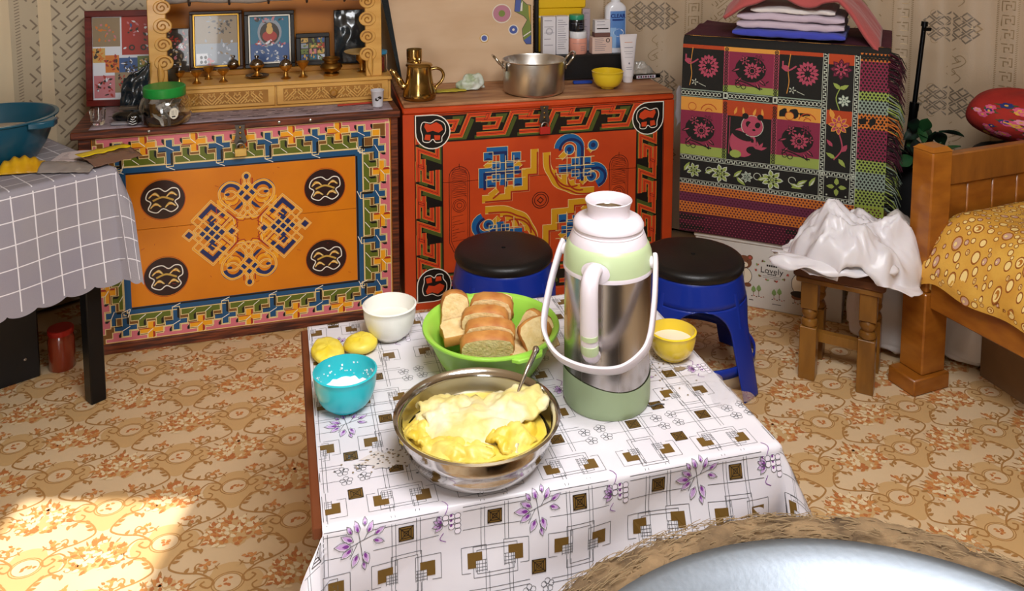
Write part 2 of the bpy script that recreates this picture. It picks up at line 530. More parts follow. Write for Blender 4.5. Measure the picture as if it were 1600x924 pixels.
def key_band(p, s, z0, z1, e, c, w):
    z = z0
    while z < z1:
        p.stroke([(s - 2 * e, z), (s - 2 * e, z + 4 * e), (s + 2 * e, z + 4 * e), (s + 2 * e, z + e), (s - .7 * e, z + e), (s - .7 * e, z + 2.7 * e), (s + .8 * e, z + 2.7 * e), (s + .8 * e, z + 1.9 * e)], w, c, 1)
        z += 5.2 * e
    z = z0
    while z < z1:
        for d in (-3.2, 3.2): p.stroke([(s + d * e - .35 * e, z), (s + d * e + .35 * e, z + .5 * e)], w * .8, c, 1)
        z += .8 * e
def cur_knot(p, s, z, e, c, w):
    cells = [(0, 0), (1, 0), (-1, 0), (0, 1), (0, -1), (2, 0), (-2, 0), (0, 2), (0, -2), (1, 1), (-1, -1), (1, -1), (-1, 1), (2, -1), (-1, 2), (-2, 1), (1, -2)]
    for i, j in cells:
        x = s + (i - j) * e * .95; y = z + (i + j) * e * .8
        q = .74 * e
        p.stroke([(x - q * .95, y), (x, y + q * .8), (x + q * .95, y), (x, y - q * .8)], w, c, 1, closed=True)
    for a, b in ((-3.2, 0), (3.2, 0)): p.stroke([(s + a * e - e * .7, z), (s + a * e, z + e * .5), (s + a * e + e * .7, z), (s + a * e, z - e * .5)], w * .8, 3, 1, closed=True)
def cur_scroll(p, s, z, k, c, w):
    for sg in (-1, 1):
        P = [(0, -.07), (.02, -.045), (-.012, -.02), (.018, 0), (.036, .022), (.018, .042), (-.002, .03), (.008, .016), (.02, .022)]
        p.stroke(smooth_path([(s + sg * a * k * 1.0, z + sg * b * k) for a, b in P], 4), w, c, 1)

def curtain(label, s0, s1, seed, amp, m, prnt):
    f = cur_map(seed, amp)
    mb = MB(); mb.grid(lambda u, v: f(s0 + (s1 - s0) * u, .015 + 1.53 * v, 0), int((s1 - s0) / .02), 24)
    t = tag(thing('wall_curtain', label, 'curtain', (0, 0, 0)), group='brocade curtains lining the tent wall')
    mb.build('cloth', m, t, smooth=180)
    p = PR(); p.maxseg = .02; prnt(p)
    p.build('woven_pattern', [M_cur_l, M_cur_g, M_cur_s, M_cur_g], f, t)
    return t
def pl(p):
    key_fret(p, -2.18, -1.74, .35, 1.4, .021, 0, .0055)
    key_fret(p, -1.74, -.9, .95, 1.35, .016, 2, .003)
    for z in range(90):
        zz = .4 + z * .0105
        p.stroke([(-2.2, zz), (-2.185, zz + .006)], .003, 0); p.stroke([(-2.30, zz), (-2.285, zz + .006)], .003, 0)
    p.rect(-2.275, .3, -2.215, 1.4, 2, 1)
    p.rect(-2.13, .3, -2.09, 1.4, 2, 2)
    key_fret(p, -2.9, -2.32, .35, 1.4, .021, 0, .0055)
def prr(p):
    for s in (.237, 1.387, -.3):
        for z in (.345, .651, .947, 1.25):
            cur_knot(p, s, z, .027, 0, .006)
            cur_scroll(p, s + .02, z - .152, 1.0, 1, .0028)
            p.ring(s - .06, z + .05, .014, .002, 1); p.ring(s - .055, z - .055, .014, .002, 1)
    for s in (.405, 1.215, 1.575, .065, 2.4): key_band(p, s, .2, 1.4, .0105, 1, .0038)
    key_fret(p, .47, 1.14, .75, 1.38, .0135, 1, .0036)
    key_fret(p, 1.66, 2.3, .3, 1.38, .0135, 1, .0036)
curtain('grey-beige brocade curtain with slanted key fret behind the red picture frame', -2.95, -.62, 1.3, .010, M_cur, pl)
curtain('cream brocade curtain with knot and scroll motifs behind the blanket pile and bed', -.60, 2.7, 4.1, .017, M_cur2, prr)
# ================================================================ painted chests
M_brown = mat('chest_brown', '#3d1a0e', 0.5, col2='#7a3a1c', scale=9, stretch=(1, 6, 12), bump=.3, lo=.42, hi=.62, kind='noise')
M_orange = mat('paint_orange', '#dd8312', 0.34, col2='#d1770d', scale=5, bump=.08, bscale=25, rvar=.08)
M_red = mat('paint_vermilion', '#cc4a1c', 0.38, col2='#bd4018', scale=5, bump=.08, bscale=25, rvar=.08)
def pnt(n, c, r=.38): return mat('paint_' + n, c, r)
P_black = pnt('black', '#15100d'); P_cream = pnt('cream', '#e8cf92'); P_blue = pnt('blue', '#1c4f78'); P_green = pnt('olive', '#5f6a1e')
P_yel = pnt('yellow', '#eda21c'); P_pink = pnt('pink', '#d2707a'); P_navy = pnt('navy', '#1d2a5c'); P_rdk = pnt('darkred', '#a5301a')
P_white = pnt('white', '#efe9dc'); P_maroon = pnt('maroon', '#2a1210'); P_gold = pnt('ochre', '#c9a24a'); P_vm = pnt('vermilion_line', '#cf431d')
P_och2 = pnt('mustard', '#d29a1e'); P_sky = pnt('azure', '#1d5f9a'); P_gr2 = pnt('darkgreen', '#4a5522'); P_grd = pnt('umber', '#7d5222')
M_steel = mat('bare_steel', '#a9a7a2', 0.32, metal=1.0, rvar=.1, scale=30)
M_brass = mat('brass', '#d2a55a', 0.34, metal=1.0, col2='#b5853c', scale=20, rvar=.08)
M_brass_d = mat('brass_old', '#9a7438', 0.38, metal=1.0, col2='#6b4d22', scale=30, rvar=.1)

PAL = [P_black, P_cream, P_blue, P_green, P_yel, P_pink, P_navy, P_rdk, P_white, P_maroon, P_gold, P_vm, P_och2, P_sky, P_gr2, P_grd]
BK, CR, BL, GR, YE, PK, NV, DR, WH, MA, GO, VM, MU, AZ, G2, GD = range(16)

def outlined(p, P, c, l, w=.0026):
    p.poly(P, c, l); p.stroke(P, w, CR, l + 1, closed=True)

def cross_border(p, o, dx, dy, ox, oy, L, n, h, ends=(0, 0)):
    """o: inner start corner; (dx,dy) unit along; (ox,oy) unit outward; n units of length L; h height"""
    def X(t, w): return (o[0] + dx * t + ox * w * h, o[1] + dy * t + oy * w * h)
    def pg(P, c, l=2, w=.0024): outlined(p, [X(a, b) for a, b in P], c, l, w)
    def ln(P): p.stroke([X(a, b) for a, b in P], .0022, WH, 5)
    sh = .05
    for k in range(n + 1):
        t = k * L
        # blue stem with a cross bar
        a = .07 * L; c = .225 * L
        pg([(t - a, .1), (t - a, .50), (t - c, .49), (t - c, .66), (t - a, .66), (t - a, .84), (t + a, .84), (t + a, .66), (t + c, .66), (t + c, .49), (t + a, .49), (t + a, .1)], BL)
        p.poly([X(q, b) for q, b in ((t + a * .3, .14), (t + a, .14), (t + a, .49), (t + a * .3, .45))], BK, 4)
        p.poly([X(q, b) for q, b in ((t - c, .5), (t - a, .5), (t - a, .53), (t - c, .53))], BK, 4)
        ln([(t - a, .66), (t + a * 1.2, .54)]); ln([(t - a, .1), (t + a * 1.4, .0)])
        # pink bar over the stem
        g = .415 * L
        lo_, hi_ = (t - g, t + g)
        if k == 0: lo_ = t - ends[0]
        if k == n: hi_ = t + ends[1]
        pg([(lo_, .985), (lo_, .865), (t - .265 * L, .865), (t - .265 * L, .685), (t - .095 * L, .685), (t - .095 * L, .865), (t + .095 * L, .865), (t + .095 * L, .685), (t + .265 * L, .685), (t + .265 * L, .865), (hi_, .865), (hi_, .985)], PK)
        for q in (-.095, .265): p.poly([X(t + q * L, .69), (X(t + q * L - .05 * L, .78)), X(t + q * L - .05 * L, .86), X(t + q * L, .86)], BK, 4)
        if k == n: break
        m = t + L / 2
        # olive comb
        pg([(t + .1 * L, .19), (t + .1 * L, .38), (m - .25 * L, .38), (m - .25 * L, .6), (m - .1 * L, .6), (m - .1 * L, .38), (m + .1 * L, .38), (m + .1 * L, .6), (m + .25 * L, .6), (m + .25 * L, .38), (t + .9 * L, .38), (t + .9 * L, .19)], GR)
        for q in (-.1, .25): p.poly([X(m + q * L, .34), X(m + (q - .05) * L, .42), X(m + (q - .05) * L, .56), X(m + q * L, .56)], BK, 4)
        ln([(m - .23 * L, .36), (m - .1 * L, .22)]); ln([(m + .09 * L, .36), (m + .22 * L, .22)])
        # yellow cross
        b = .075 * L; d = .255 * L
        pg([(m - b, .985), (m - b, .82), (m - d, .82), (m - d, .66), (m - b, .66), (m - b, .46), (m + b, .46), (m + b, .66), (m + d, .66), (m + d, .82), (m + b, .82), (m + b, .985)], YE)
        p.poly([X(m + b * .35, .985), X(m + b, .94), X(m + b, .82), X(m + b * .35, .76)], DR, 4)
        p.poly([X(m - d, .66), X(m - b, .66), X(m + b * .3, .69), X(m - d, .69)], DR, 4)
        p.poly([X(m + b * .5, .66), X(m + b, .63), X(m + b, .48), X(m + b * .5, .5)], DR, 4)
        ln([(m - b, .82), (m + b * .4, .7)])

P_KN = 4
def interlace(p, P, l, closed=True, wo=.0085, wi=.0036):
    wo *= .86
    p.stroke(P, wo, CR, l, closed); p.stroke(P, wo - .0026, P_KN, l + 1, closed)

def knot_round(p, cx, cy, sg):
    """rounded knot above (sg=1) or below (sg=-1) the middle"""
    X = lambda P: [(cx + a, cy + sg * b) for a, b in P]
    # shaded 'thickness' under the strands
    for s in (-1, 1):
        p.stroke(X([(s * .088, .02), (s * .088, -.018), (s * .052, -.052)]), .012, YE, 1); p.stroke(X([(s * .096, .012), (s * .096, -.022), (s * .056, -.06)]), .003, DR, 2)
        p.stroke(X(arc(s * .048, .028, .024, 180, 360, 8)), .012, YE, 1); p.stroke(X(arc(s * .048, .022, .025, 190, 350, 8)), .003, DR, 2)
        p.stroke(X([(s * .018, .085), (s * .018, .06)]), .004, DR, 1)
    # navy fills
    for s in (-1, 1):
        p.stroke(X(arc(s * .05, .04, .03, 90 + s * -80, 90 + s * 70, 10)), .02, NV, 1)
        p.leaf(cx + s * .052, cy + sg * .036, .018 * 1, .01, 0 if s > 0 else 180, NV, 6)
        p.poly(X([(s * .012, .012), (s * .03, -.004), (s * .044, -.02), (s * .026, -.014), (s * .012, .0)]), NV, 3)
    for a, b in ((0, .056), (-.018, .038), (.018, .038), (0, .02)): p.poly(X([(a, b + .011), (a + .011, b), (a, b - .011), (a - .011, b)]), NV, 3)
    p.ell(cx, cy + sg * .092, .008, .009, NV, 6, 10)
    # strands: two big lobes and small loops
    lobe = lambda s: smooth_path([(s * -.004, -.002), (s * .03, .036), (s * .046, .05), (s * .066, .045), (s * .066, .028), (s * .046, .024), (s * .03, .036), (s * .0, .066)], 5)
    for s in (-1, 1):
        interlace(p, X(smooth_path([(s * -.03, -.04), (s * -.01, -.012), (s * .018, .02), (s * .032, .036), (s * .048, .046), (s * .066, .04), (s * .064, .024), (s * .046, .022), (s * .03, .036), (s * .012, .056), (0, .07)], 4)), 4, False, .0075)
        interlace(p, X(smooth_path([(s * -.02, .02), (s * .01, .05), (s * .032, .07), (s * .06, .074), (s * .084, .05), (s * .082, .018), (s * .06, -.006), (s * .036, -.03)], 5)), 4, False, .0085)
    interlace(p, X(smooth_path([(-.02, .052), (-.006, .074), (-.011, .094), (0, .104), (.011, .094), (.006, .074), (.02, .052)], 5)), 4, False, .007)
    interlace(p, X(smooth_path([(-.03, .03), (-.012, .008), (-.009, -.018), (0, -.03), (.009, -.018), (.012, .008), (.03, .03)], 5)), 4, False, .007)
    interlace(p, X(smooth_path([(-.08, .01), (-.045, -.02), (0, -.046), (.045, -.02), (.08, .01)], 5)), 3, False, .007)

def knot_square(p, cx, cy, sg):
    """square knot to the right (sg=1) or left (sg=-1): axes turned by 45 degrees"""
    k = .0165
    X = lambda P: [(cx + sg * (a + b) * k * .93, cy + (a - b) * k * .93) for a, b in P]
    def Sq(a, b, r, c, l): p.poly(X([(a - r, b - r), (a + r, b - r), (a + r, b + r), (a - r, b + r)]), c, l)
    # thickness
    for P in ([(3.0, -1.2), (.2, -1.2), (.2, -3.4)], [(-1.2, 3.0), (-1.2, .2), (-3.4, .2)], [(-1.3, -1.3), (-1.3, -3.2)], [(-1.3, -1.3), (-3.2, -1.3)]):
        p.stroke(X(P), .013, YE, 1)
        p.stroke(X([(a - .45, b - .45) for a, b in P]), .0032, DR, 2)
    # navy
    for P in ([(.4, -2.9), (2.9, -2.9), (2.9, -.6)][0:3], [(-2.9, .4), (-2.9, 2.9), (-.6, 2.9)]):
        p.stroke(X(P), .014, NV, 2)
    for a in (-1, 0, 1):
        for b in (-1, 0, 1): Sq(a * .95, b * .95, .36, NV, 3)
    Sq(2.9 * .5, -1.45, .5, NV, 3); Sq(-1.45, 1.45, .5, NV, 3); Sq(2.3, 2.3, .4, NV, 3); Sq(-1.9, -1.9, .42, NV, 3)
    rc = lambda a0, b0, a1, b1: X([(a0, b0), (a1, b0), (a1, b1), (a0, b1)])
    for q in (rc(-1.5, -.5, 3.4, .5), rc(-.5, -1.5, .5, 3.4), rc(.5, -2.2, 2.2, 1.4), rc(-2.2, .5, 1.4, 2.2)): interlace(p, q, 4, True, .0064)
    interlace(p, X([(-.5, -1.4), (-.5, -3.5), (3.5, -3.5), (3.5, .5)]), 4, False, .0075)
    interlace(p, X([(-1.4, -.5), (-3.5, -.5), (-3.5, 3.5), (.5, 3.5)]), 4, False, .0075)
    interlace(p, rc(1.7, 1.7, 2.9, 2.9), 4, True, .006)
    interlace(p, X([(.5, -1.5), (-2.6, -1.5), (-2.6, -2.6), (-1.5, -2.6), (-1.5, .5)]), 4, False, .006)

def roundel(p, x, y, seed):
    r = random.Random(seed)
    p.ell(x, y, .066, .064, MA, 1, 36); p.ring(x, y, .067, .0016, DR, 1, 36)
    pts = [(.05, .004), (.046, .03), (.028, .036), (.008, .026), (-.012, .038), (-.04, .03), (-.05, .006), (-.036, -.008), (-.044, -.03), (-.02, -.042), (0, -.03), (.024, -.042), (.044, -.028), (.036, -.008)]
    p.stroke(smooth_path([(x + a, y + b) for a, b in pts], 5, True), .0034, WH, 3, True)
    for a, b, q in ((-.026, .014, 1), (.026, .014, -1), (-.022, -.02, 1), (.022, -.02, -1)):
        for k in range(4):
            p.stroke(smooth_path([(x + a - .016 + k * .002, y + b - .007 + k * .003), (x + a + r.uniform(-.004, .004), y + b + .009 - k * .002), (x + a + .016 - k * .003, y + b - .004 + k * .002)], 5), .0042 - k * .0006, (GO, CR, GO, YE)[k], 3 + k % 2)
    p.stroke(smooth_path([(x - .03, y - .002), (x, y + .008), (x + .032, y - .004)], 6), .006, GO, 5)

# ---------------------------------------------------------------- left chest
ch1 = thing('painted_chest', 'orange chest with blue, yellow and pink fret border under the carved altar', 'chest', (-1.34, 2.604, 0), 16.45, 'painted wooden chests')
MB().box(.008, .012, .03, .982, .42, .707).build('body', M_brown, ch1, bevel=.002)
lid = MB().box(-.02, -.014, .707, .998, .43, .732).build('lid', M_brown, ch1, bevel=.004)
fr = [('bottom_rail', (.0, -.004, .0, .99, .03, .034)), ('stile', (.0, -.004, .034, .036, .03, .707)), ('stile', (.966, -.004, .034, .99, .03, .707))]
for nme, b_ in fr: MB().box(*b_, b=.002).build(nme, M_brown, ch1, smooth=30)
MB().box(.036, 0, .034, .966, .02, .3985, b=.0006).build('plank', M_orange, ch1, smooth=0)
MB().box(.036, 0, .4, .966, .02, .705, b=.0006).build('plank', M_orange, ch1, smooth=0)
p = PR()
x0, x1, z0, z1 = .13, .845, .146, .582
# border ground and navy/blue inner frame
for q in ((.038, .036, .964, z0), (.038, z1, .964, .704), (.038, z0, x0, z1), (x1, z0, .964, z1)): p.rect(*q, GD, 1)
for q in ((x0 - .022, z0 - .022, x1 + .022, z0), (x0 - .022, z1, x1 + .022, z1 + .022), (x0 - .022, z0, x0, z1), (x1, z0, x1 + .022, z1)): p.rect(*q, BL, 2)
for P in ([(x0, z0 - .004), (x1 + .004, z0 - .004), (x1 + .004, z1)], ): p.stroke(P, .006, BK, 4)
p.stroke([(x0, z1 + .003), (x1, z1 + .003)], .004, BK, 4)
p.stroke([(x0 - .024, z0 - .024), (x1 + .024, z0 - .024), (x1 + .024, z1 + .024), (x0 - .024, z1 + .024)], .0028, CR, 4, True)
Lx = (x1 - x0 + .04) / 5; Lz = (z1 - z0 + .04) / 3
cross_border(p, (x0 - .02, z1 + .004), 1, 0, 0, 1, Lx, 5, .119, (.06, .095))
cross_border(p, (x0 - .02, z0 - .004), 1, 0, 0, -1, Lx, 5, .106, (.06, .095))
cross_border(p, (x1 + .004, z0 - .02), 0, 1, 1, 0, Lz, 3, .114, (.07, .09))
cross_border(p, (x0 - .004, z0 - .02), 0, 1, -1, 0, Lz, 3, .088, (.06, .08))
for cx_, cz_ in ((x1 + .07, z1 + .075), (x1 + .07, z0 - .062)):
    outlined(p, [(cx_ - .012, cz_ - .01), (cx_ + .014, cz_ - .01), (cx_ + .014, cz_ + .012), (cx_ - .012, cz_ + .012)], YE, 4)
# roundels
for k, (a, b) in enumerate(((.236, .492), (.742, .482), (.236, .236), (.742, .236))): roundel(p, a, b, k)
# central knot: star in the middle
mx, mz = .492, .365
star = []
for i in range(16):
    a = i * pi / 8; r_ = .052 if i % 2 == 0 else .036
    star.append((mx + r_ * cos(a), mz + r_ * sin(a)))
p.stroke(star, .005, DR, 2, True); p.stroke([(mx + (a - mx) * 1.12, mz + (b - mz) * 1.12) for a, b in star], .006, YE, 2, True)
p.stroke([(mx + (a - mx) * 1.25, mz + (b - mz) * 1.25) for a, b in star], .0022, CR, 2, True)
for s1, s2 in ((1, 1), (1, -1), (-1, 1), (-1, -1)):
    p.stroke([(mx + s1 * .03, mz + s2 * .034), (mx + s1 * .064, mz + s2 * .066)], .006, DR, 2)
    interlace(p, [(mx + s1 * .05, mz + s2 * .092), (mx + s1 * .115, mz + s2 * .04)], 3, False, .0075)
    p.stroke([(mx + s1 * .066, mz + s2 * .1), (mx + s1 * .1, mz + s2 * .076)], .012, YE, 1)
knot_round(p, mx, mz + .088, 1); knot_round(p, mx, mz - .088, -1)
knot_square(p, mx + .112, mz, 1); knot_square(p, mx - .112, mz, -1)
# wear: small chips and scratches
for i in range(26):
    a, b = rng.uniform(.15, .83), rng.uniform(.16, .57)
    p.stroke([(a, b), (a + rng.uniform(-.012, .012), b + rng.uniform(-.006, .006))], .0012, DR, 7)
p.build('painted_ornament', PAL, lambda u, v, h: (u, -.0002 - h, v), ch1, 'painted fret border, roundels and endless knot')
# hasp and padlock
M_ironh = mat('hasp_iron', '#5f5a55', .4, metal=.9, rvar=.1, scale=40)
def hasp(ch, x, z, pad, m=M_ironh):
    h = MB()
    h.prism([(-.016, 0), (.016, 0), (.012, -.02), (.014, -.03), (.02, -.052), (.016, -.062), (-.016, -.062), (-.02, -.052), (-.014, -.03), (-.012, -.02)], 0, .003, T(x, -.018, z, 90))
    ho = h.build('hasp', m, ch, smooth=0)
    for dz in (-.008, -.026, -.042):
        MB().lathe([(.004, 0), (.004, .002), (.0, .004)], 10, T(x, -.021, z + dz, 90)).build('rivet', M_brass_d, ho)
    MB().tube(arc(x, z - .06, .008, 0, 360, 12), .002, 6, Matrix(((1, 0, 0, 0), (0, 0, 0, -.024), (0, 1, 0, 0), (0, 0, 0, 1)))).build('staple', m, ch)
    if pad is not None:
        t = thing('padlock', pad[0], 'padlock', ch.matrix_world @ Vector((x, -.028, z - .1)), math.degrees(ch.rotation_euler[2]))
        MB().box(-.019, -.007, 0, .019, .007, .026, b=.002).build('lock_body', pad[1], t)
        MB().tube([(-.012, 0, .02)] + [(-.012 * cos(R(a)), 0, .03 + .012 * sin(R(a))) for a in range(0, 181, 20)] + [(.012, 0, .02)], .0028, 8).build('shackle', M_steel, t)
bpy.context.view_layer.update()
M_padb = mat('padlock_brass', '#d9b869', .35, metal=.8)
M_padr = mat('padlock_red', '#b3281f', .4)
hasp(ch1, .478, .722, ('small brass padlock on the hasp of the orange chest', M_padb))
for x in (.205, .60, .70): MB().lathe([(.005, 0), (.005, .003), (0, .005)], 10, T(x, -.014, .72, 90)).build('screw', M_steel, ch1)

# ---------------------------------------------------------------- right chest
A2 = 13.5
ch2 = thing('painted_chest', 'vermilion red chest with green slanted fret border and blue knot ornament', 'chest', (-.376, 2.905, 0), A2, 'painted wooden chests')
W2 = 1.005
M_top2 = mat('chest_top_worn', '#8d5c3c', .5, col2='#b98a62', scale=7, stretch=(1, 4, 1), bump=.15)
MB().box(.006, .012, .0, W2 - .006, .46, .738).build('body', M_red, ch2, bevel=.002)
MB().box(.0, -.002, .706, W2, .47, .728, b=.006).build('lid_edge', M_red, ch2)
MB().box(.004, .002, .728, W2 - .004, .47, .741, b=.004).build('lid', M_top2, ch2)
for nme, b_ in (('stile', (.0, -.001, .0, .04, .012, .706)), ('stile', (W2 - .04, -.001, .0, W2, .012, .706)), ('bottom_rail', (.04, -.001, .0, W2 - .04, .012, .03))):
    MB().box(*b_, b=.0015).build(nme, M_red, ch2, smooth=0)
MB().box(.04, 0, .03, W2 - .04, .012, .455, b=.0008).build('plank', M_red, ch2, smooth=0)
MB().box(.04, 0, .457, W2 - .04, .012, .706, b=.0008).build('plank', M_red, ch2, smooth=0)
p = PR()
ix0, ix1, iz0, iz1 = .136, W2 - .146, .125, .606
for q in ((.043, .035, W2 - .043, iz0), (.043, iz1, W2 - .043, .698), (.043, iz0, ix0, iz1), (ix1, iz0, W2 - .043, iz1)): p.rect(*q, BK, 1)
def slant_border(p, o, dx, dy, ox, oy, L, n, h, flip=1):
    def X(t, w): return (o[0] + dx * (t + flip * .42 * h * w) + ox * w * h, o[1] + dy * (t + flip * .42 * h * w) + oy * w * h)
    def st(P, w, c, l): p.stroke([X(a * L, b) for a, b in P], w, c, l)
    for k in range(n):
        b = k
        A = [(b - .02, .12), (b + .5, .12), (b + .5, .12), (b + .62, .12), (b + .62, .86), (b + .16, .86)]
        A = [(b + .02, .12), (b + .66, .12), (b + .66, .88), (b + 1.12, .88), (b + 1.12, .68), (b + .86, .68)]
        B = [(b + .1, .36), (b + .42, .36), (b + .42, .66), (b + .06, .66), (b + .06, .9), (b + .52, .9)]
        G = [(b + .0, .02), (b + .78, .02), (b + .78, .72)]
        st(G, .013, G2, 2)
        st([(b + .22, .56), (b + .22, .3)], .011, G2, 2); st([(b + .52, .52), (b + .52, .8), (b + .3, .8)], .010, G2, 2)
        for P in (A, B):
            st(P, .0165, GO, 3); st(P, .0142, VM, 4)
            st([(x_, y_) for x_, y_ in P], .0013, MA, 5)
n = 5
slant_border(p, (ix0 - .04, iz1 + .006), 1, 0, 0, 1, (ix1 - ix0 + .05) / n, n, .094)
slant_border(p, (ix0 - .04, iz0 - .006), 1, 0, 0, -1, (ix1 - ix0 + .05) / n, n, .094)
slant_border(p, (ix0 - .006, iz1 + .03), 0, -1, -1, 0, (iz1 - iz0 + .05) / 4, 4, .088, -1)
slant_border(p, (ix1 + .006, iz0 - .03), 0, 1, 1, 0, (iz1 - iz0 + .05) / 4, 4, .074, -1)
p.clip(lambda a, b: .041 < a < W2 - .041 and .03 < b < .703)
p.stroke([(ix0, iz0), (ix1, iz0), (ix1, iz1), (ix0, iz1)], .005, BK, 6, True)
for P in ([(.041, .703), (W2 - .041, .703)], [(.041, .03), (.041, .703)], [(W2 - .041, .03), (W2 - .041, .703)]): p.stroke(P, .0022, BK, 6)
# corner drops
for cx_, cz_, sx, sz in ((.104, .642, -1, 1), (W2 - .104, .642, 1, 1), (.104, .088, -1, -1), (W2 - .104, .088, 1, -1)):
    X = lambda P: [(cx_ + sx * a, cz_ + sz * b) for a, b in P]
    drop = [(.06, .06)] + [(.06 * cos(R(-a)), .06 * sin(R(-a))) for a in range(0, 271, 15)]
    p.poly(X(drop), BK, 7); p.stroke(X(drop), .0036, WH, 8, True)
    p.poly(X([(.03, .02), (.026, .032), (.008, .026), (-.012, .034), (-.03, .022), (-.036, .006), (-.02, -.004), (0, .004), (.02, .0)]), VM, 8)
    p.poly(X([(-.026, -.014), (-.004, -.012), (-.006, -.03), (-.024, -.03)]), VM, 8); p.poly(X([(.008, -.01), (.026, -.008), (.03, -.026), (.01, -.03)]), VM, 8)
    p.stroke(smooth_path(X([(.042, .014), (.034, .036), (.008, .032), (-.014, .042), (-.04, .028), (-.044, 0), (-.032, -.02), (-.03, -.036), (-.01, -.038), (0, -.026), (.014, -.036), (.034, -.032), (.036, -.012)]), 4, True), .0028, WH, 9, True)
# faint stencilled tablets
for cx_ in (.196, .79):
    P = [(cx_ - .036, .235), (cx_ - .036, .475)] + arc(cx_, .475, .036, 180, 90, 5)[1:] + [(cx_, .522)] + arc(cx_, .475, .036, 90, 0, 5)[:-1] + [(cx_ + .036, .475), (cx_ + .036, .235), (cx_ + .02, .2), (cx_ - .02, .2)]
    p.stroke(P, .002, MA, 2, True); p.stroke([(cx_ + (a - cx_) * .82, .37 + (b - .37) * .95) for a, b in P], .0012, MA, 2, True)
    for r_ in (.024, .018, .009): p.ring(cx_, .37, r_, .0016, MA, 2)
    for k in range(16): p.stroke([(cx_ - .026, .40 + k * .0065), (cx_ + .022 * cos(k), .405 + k * .0065), (cx_ + .026, .398 + k * .0065)], .0012, MA, 2)
    for k in range(10): p.stroke([(cx_ - .026, .24 + k * .01), (cx_ + .02 * cos(k * 2), .245 + k * .01)], .0012, MA, 2)
p.stroke([(.3, .52), (.34, .521)], .001, MA, 2); p.stroke([(.29, .505), (.345, .506)], .001, MA, 2)
# knot ornament: two square and two round lobes
kx, kz = .492, .365
U = .054
def gpt(a, b): return (kx + a * .0565, kz + b * .0515)
def yel(P, w=.018, l=1):
    w *= 1.5
    Q = [gpt(a, b) for a, b in P]
    p.stroke(Q, w + .004, CR, l); p.stroke(Q, w, MU, l + 1)
    p.stroke([(a + .011, b - .011) for a, b in Q], .006, DR, l + 2)
def blue(P, w=.028, l=5, closed=False):
    Q = [gpt(a, b) for a, b in P]
    p.stroke(Q, w + .0035, CR, l, closed); p.stroke(Q, w, AZ, l + 1, closed)
    p.stroke([(a + .007, b - .007) for a, b in Q], .010, NV, l + 2, closed)
def bsq(a, b, r=.3):
    Q = [gpt(a - r, b - r), gpt(a + r, b - r), gpt(a + r, b + r), gpt(a - r, b + r)]
    p.poly(Q, AZ, 6); p.poly([Q[0], Q[1], gpt(a + r * .4, b - r * .4), gpt(a - r * .4, b - r * .4)], NV, 7); p.stroke(Q, .002, CR, 8, True)
for sx, sz, rnd in ((-1, 1, 0), (1, 1, 1), (-1, -1, 1), (1, -1, 0)):
    m_ = lambda P: [(sx * a, sz * b) for a, b in P]
    # mustard bands running round the middle
    Q0 = [(.40, 3.7), (.40, 2.1), (.98, 2.1), (.98, .98), (2.1, .98), (2.1, .40), (3.8, .40)]
    if rnd: Q0 = smooth_path([(.40, 3.4), (.45, 2.4), (.75, 1.75), (1.1, 1.1), (1.75, .75), (2.4, .45), (3.6, .40)], 5)
    yel(m_(Q0), .017)
    if rnd:
        yel(m_(arc(1.9, 2.1, 1.1, 180, 290, 8)), .016); yel(m_(arc(2.5, 1.6, .9, 170, 280, 8)), .016)
        blue(m_(arc(1.9, 3.6, .75, 0, 180, 10) + [(1.15, 3.1)][:0]))
        blue(m_([(2.65, 3.6), (2.65, 1.3)])); blue(m_([(1.2, 2.15), (3.6, 2.15)])); blue(m_(arc(3.55, 1.5, .68, 90, -70, 9)))
        for a, b in ((1.9, 3.5), (3.4, 1.45), (3.5, 3.7)): p.ell(*gpt(sx * a, sz * b), .018, .018, AZ, 6, 14); p.ell(*gpt(sx * a, sz * b), .009, .009, NV, 7, 14); p.ring(*gpt(sx * a, sz * b), .020, .003, CR, 7, 16)
        for a, b in ((1.3, 2.9), (2.7, 1.0), (3.2, 3.3)): yel(m_([(a, b), (a + .45, b + .45)]), .012)
        for a in (2.3, 3.1):
            for b in (1.75, 2.6): bsq(sx * a, sz * b, .26)
    else:
        blue(m_([(3.5, 3.75), (2.4, 3.75), (2.4, 1.3)][0:3])); blue(m_([(3.75, 1.2), (3.75, 2.3), (1.4, 2.3)]))
        for a, b in ((1.6, 3.3), (3.4, 3.4), (3.2, 1.5), (1.5, 1.45)): bsq(sx * a, sz * b)
        for a in (2.0, 2.9):
            for b in (1.85, 2.75): bsq(sx * a, sz * b, .26)
        for a, b in ((1.3, 2.8), (2.8, 1.0), (3.1, 3.0)): yel(m_([(a, b), (a + .5, b - .4)]), .012)
    for c_ in (1.75, 2.3, 2.9): 
        p.stroke([gpt(sx * c_, sz * 1.0), gpt(sx * c_, sz * 3.4)], .0022, CR, 9); p.stroke([gpt(sx * 1.0, sz * c_), gpt(sx * 3.6, sz * c_)], .0022, CR, 9)
for r_ in (.03, .022): p.ring(kx, kz, r_, .0026, MA, 3)
p.stroke([(kx - .011, kz), (kx, kz + .011), (kx + .011, kz), (kx, kz - .011)], .003, MA, 4, True)
p.build('painted_ornament', PAL, lambda u, v, h: (u, -.0004 - h, v), ch2, 'painted slanted fret, corner drops and blue knot')
bpy.context.view_layer.update()
hasp(ch2, .5, .716, ('small red padlock on the hasp of the vermilion chest', M_padr))
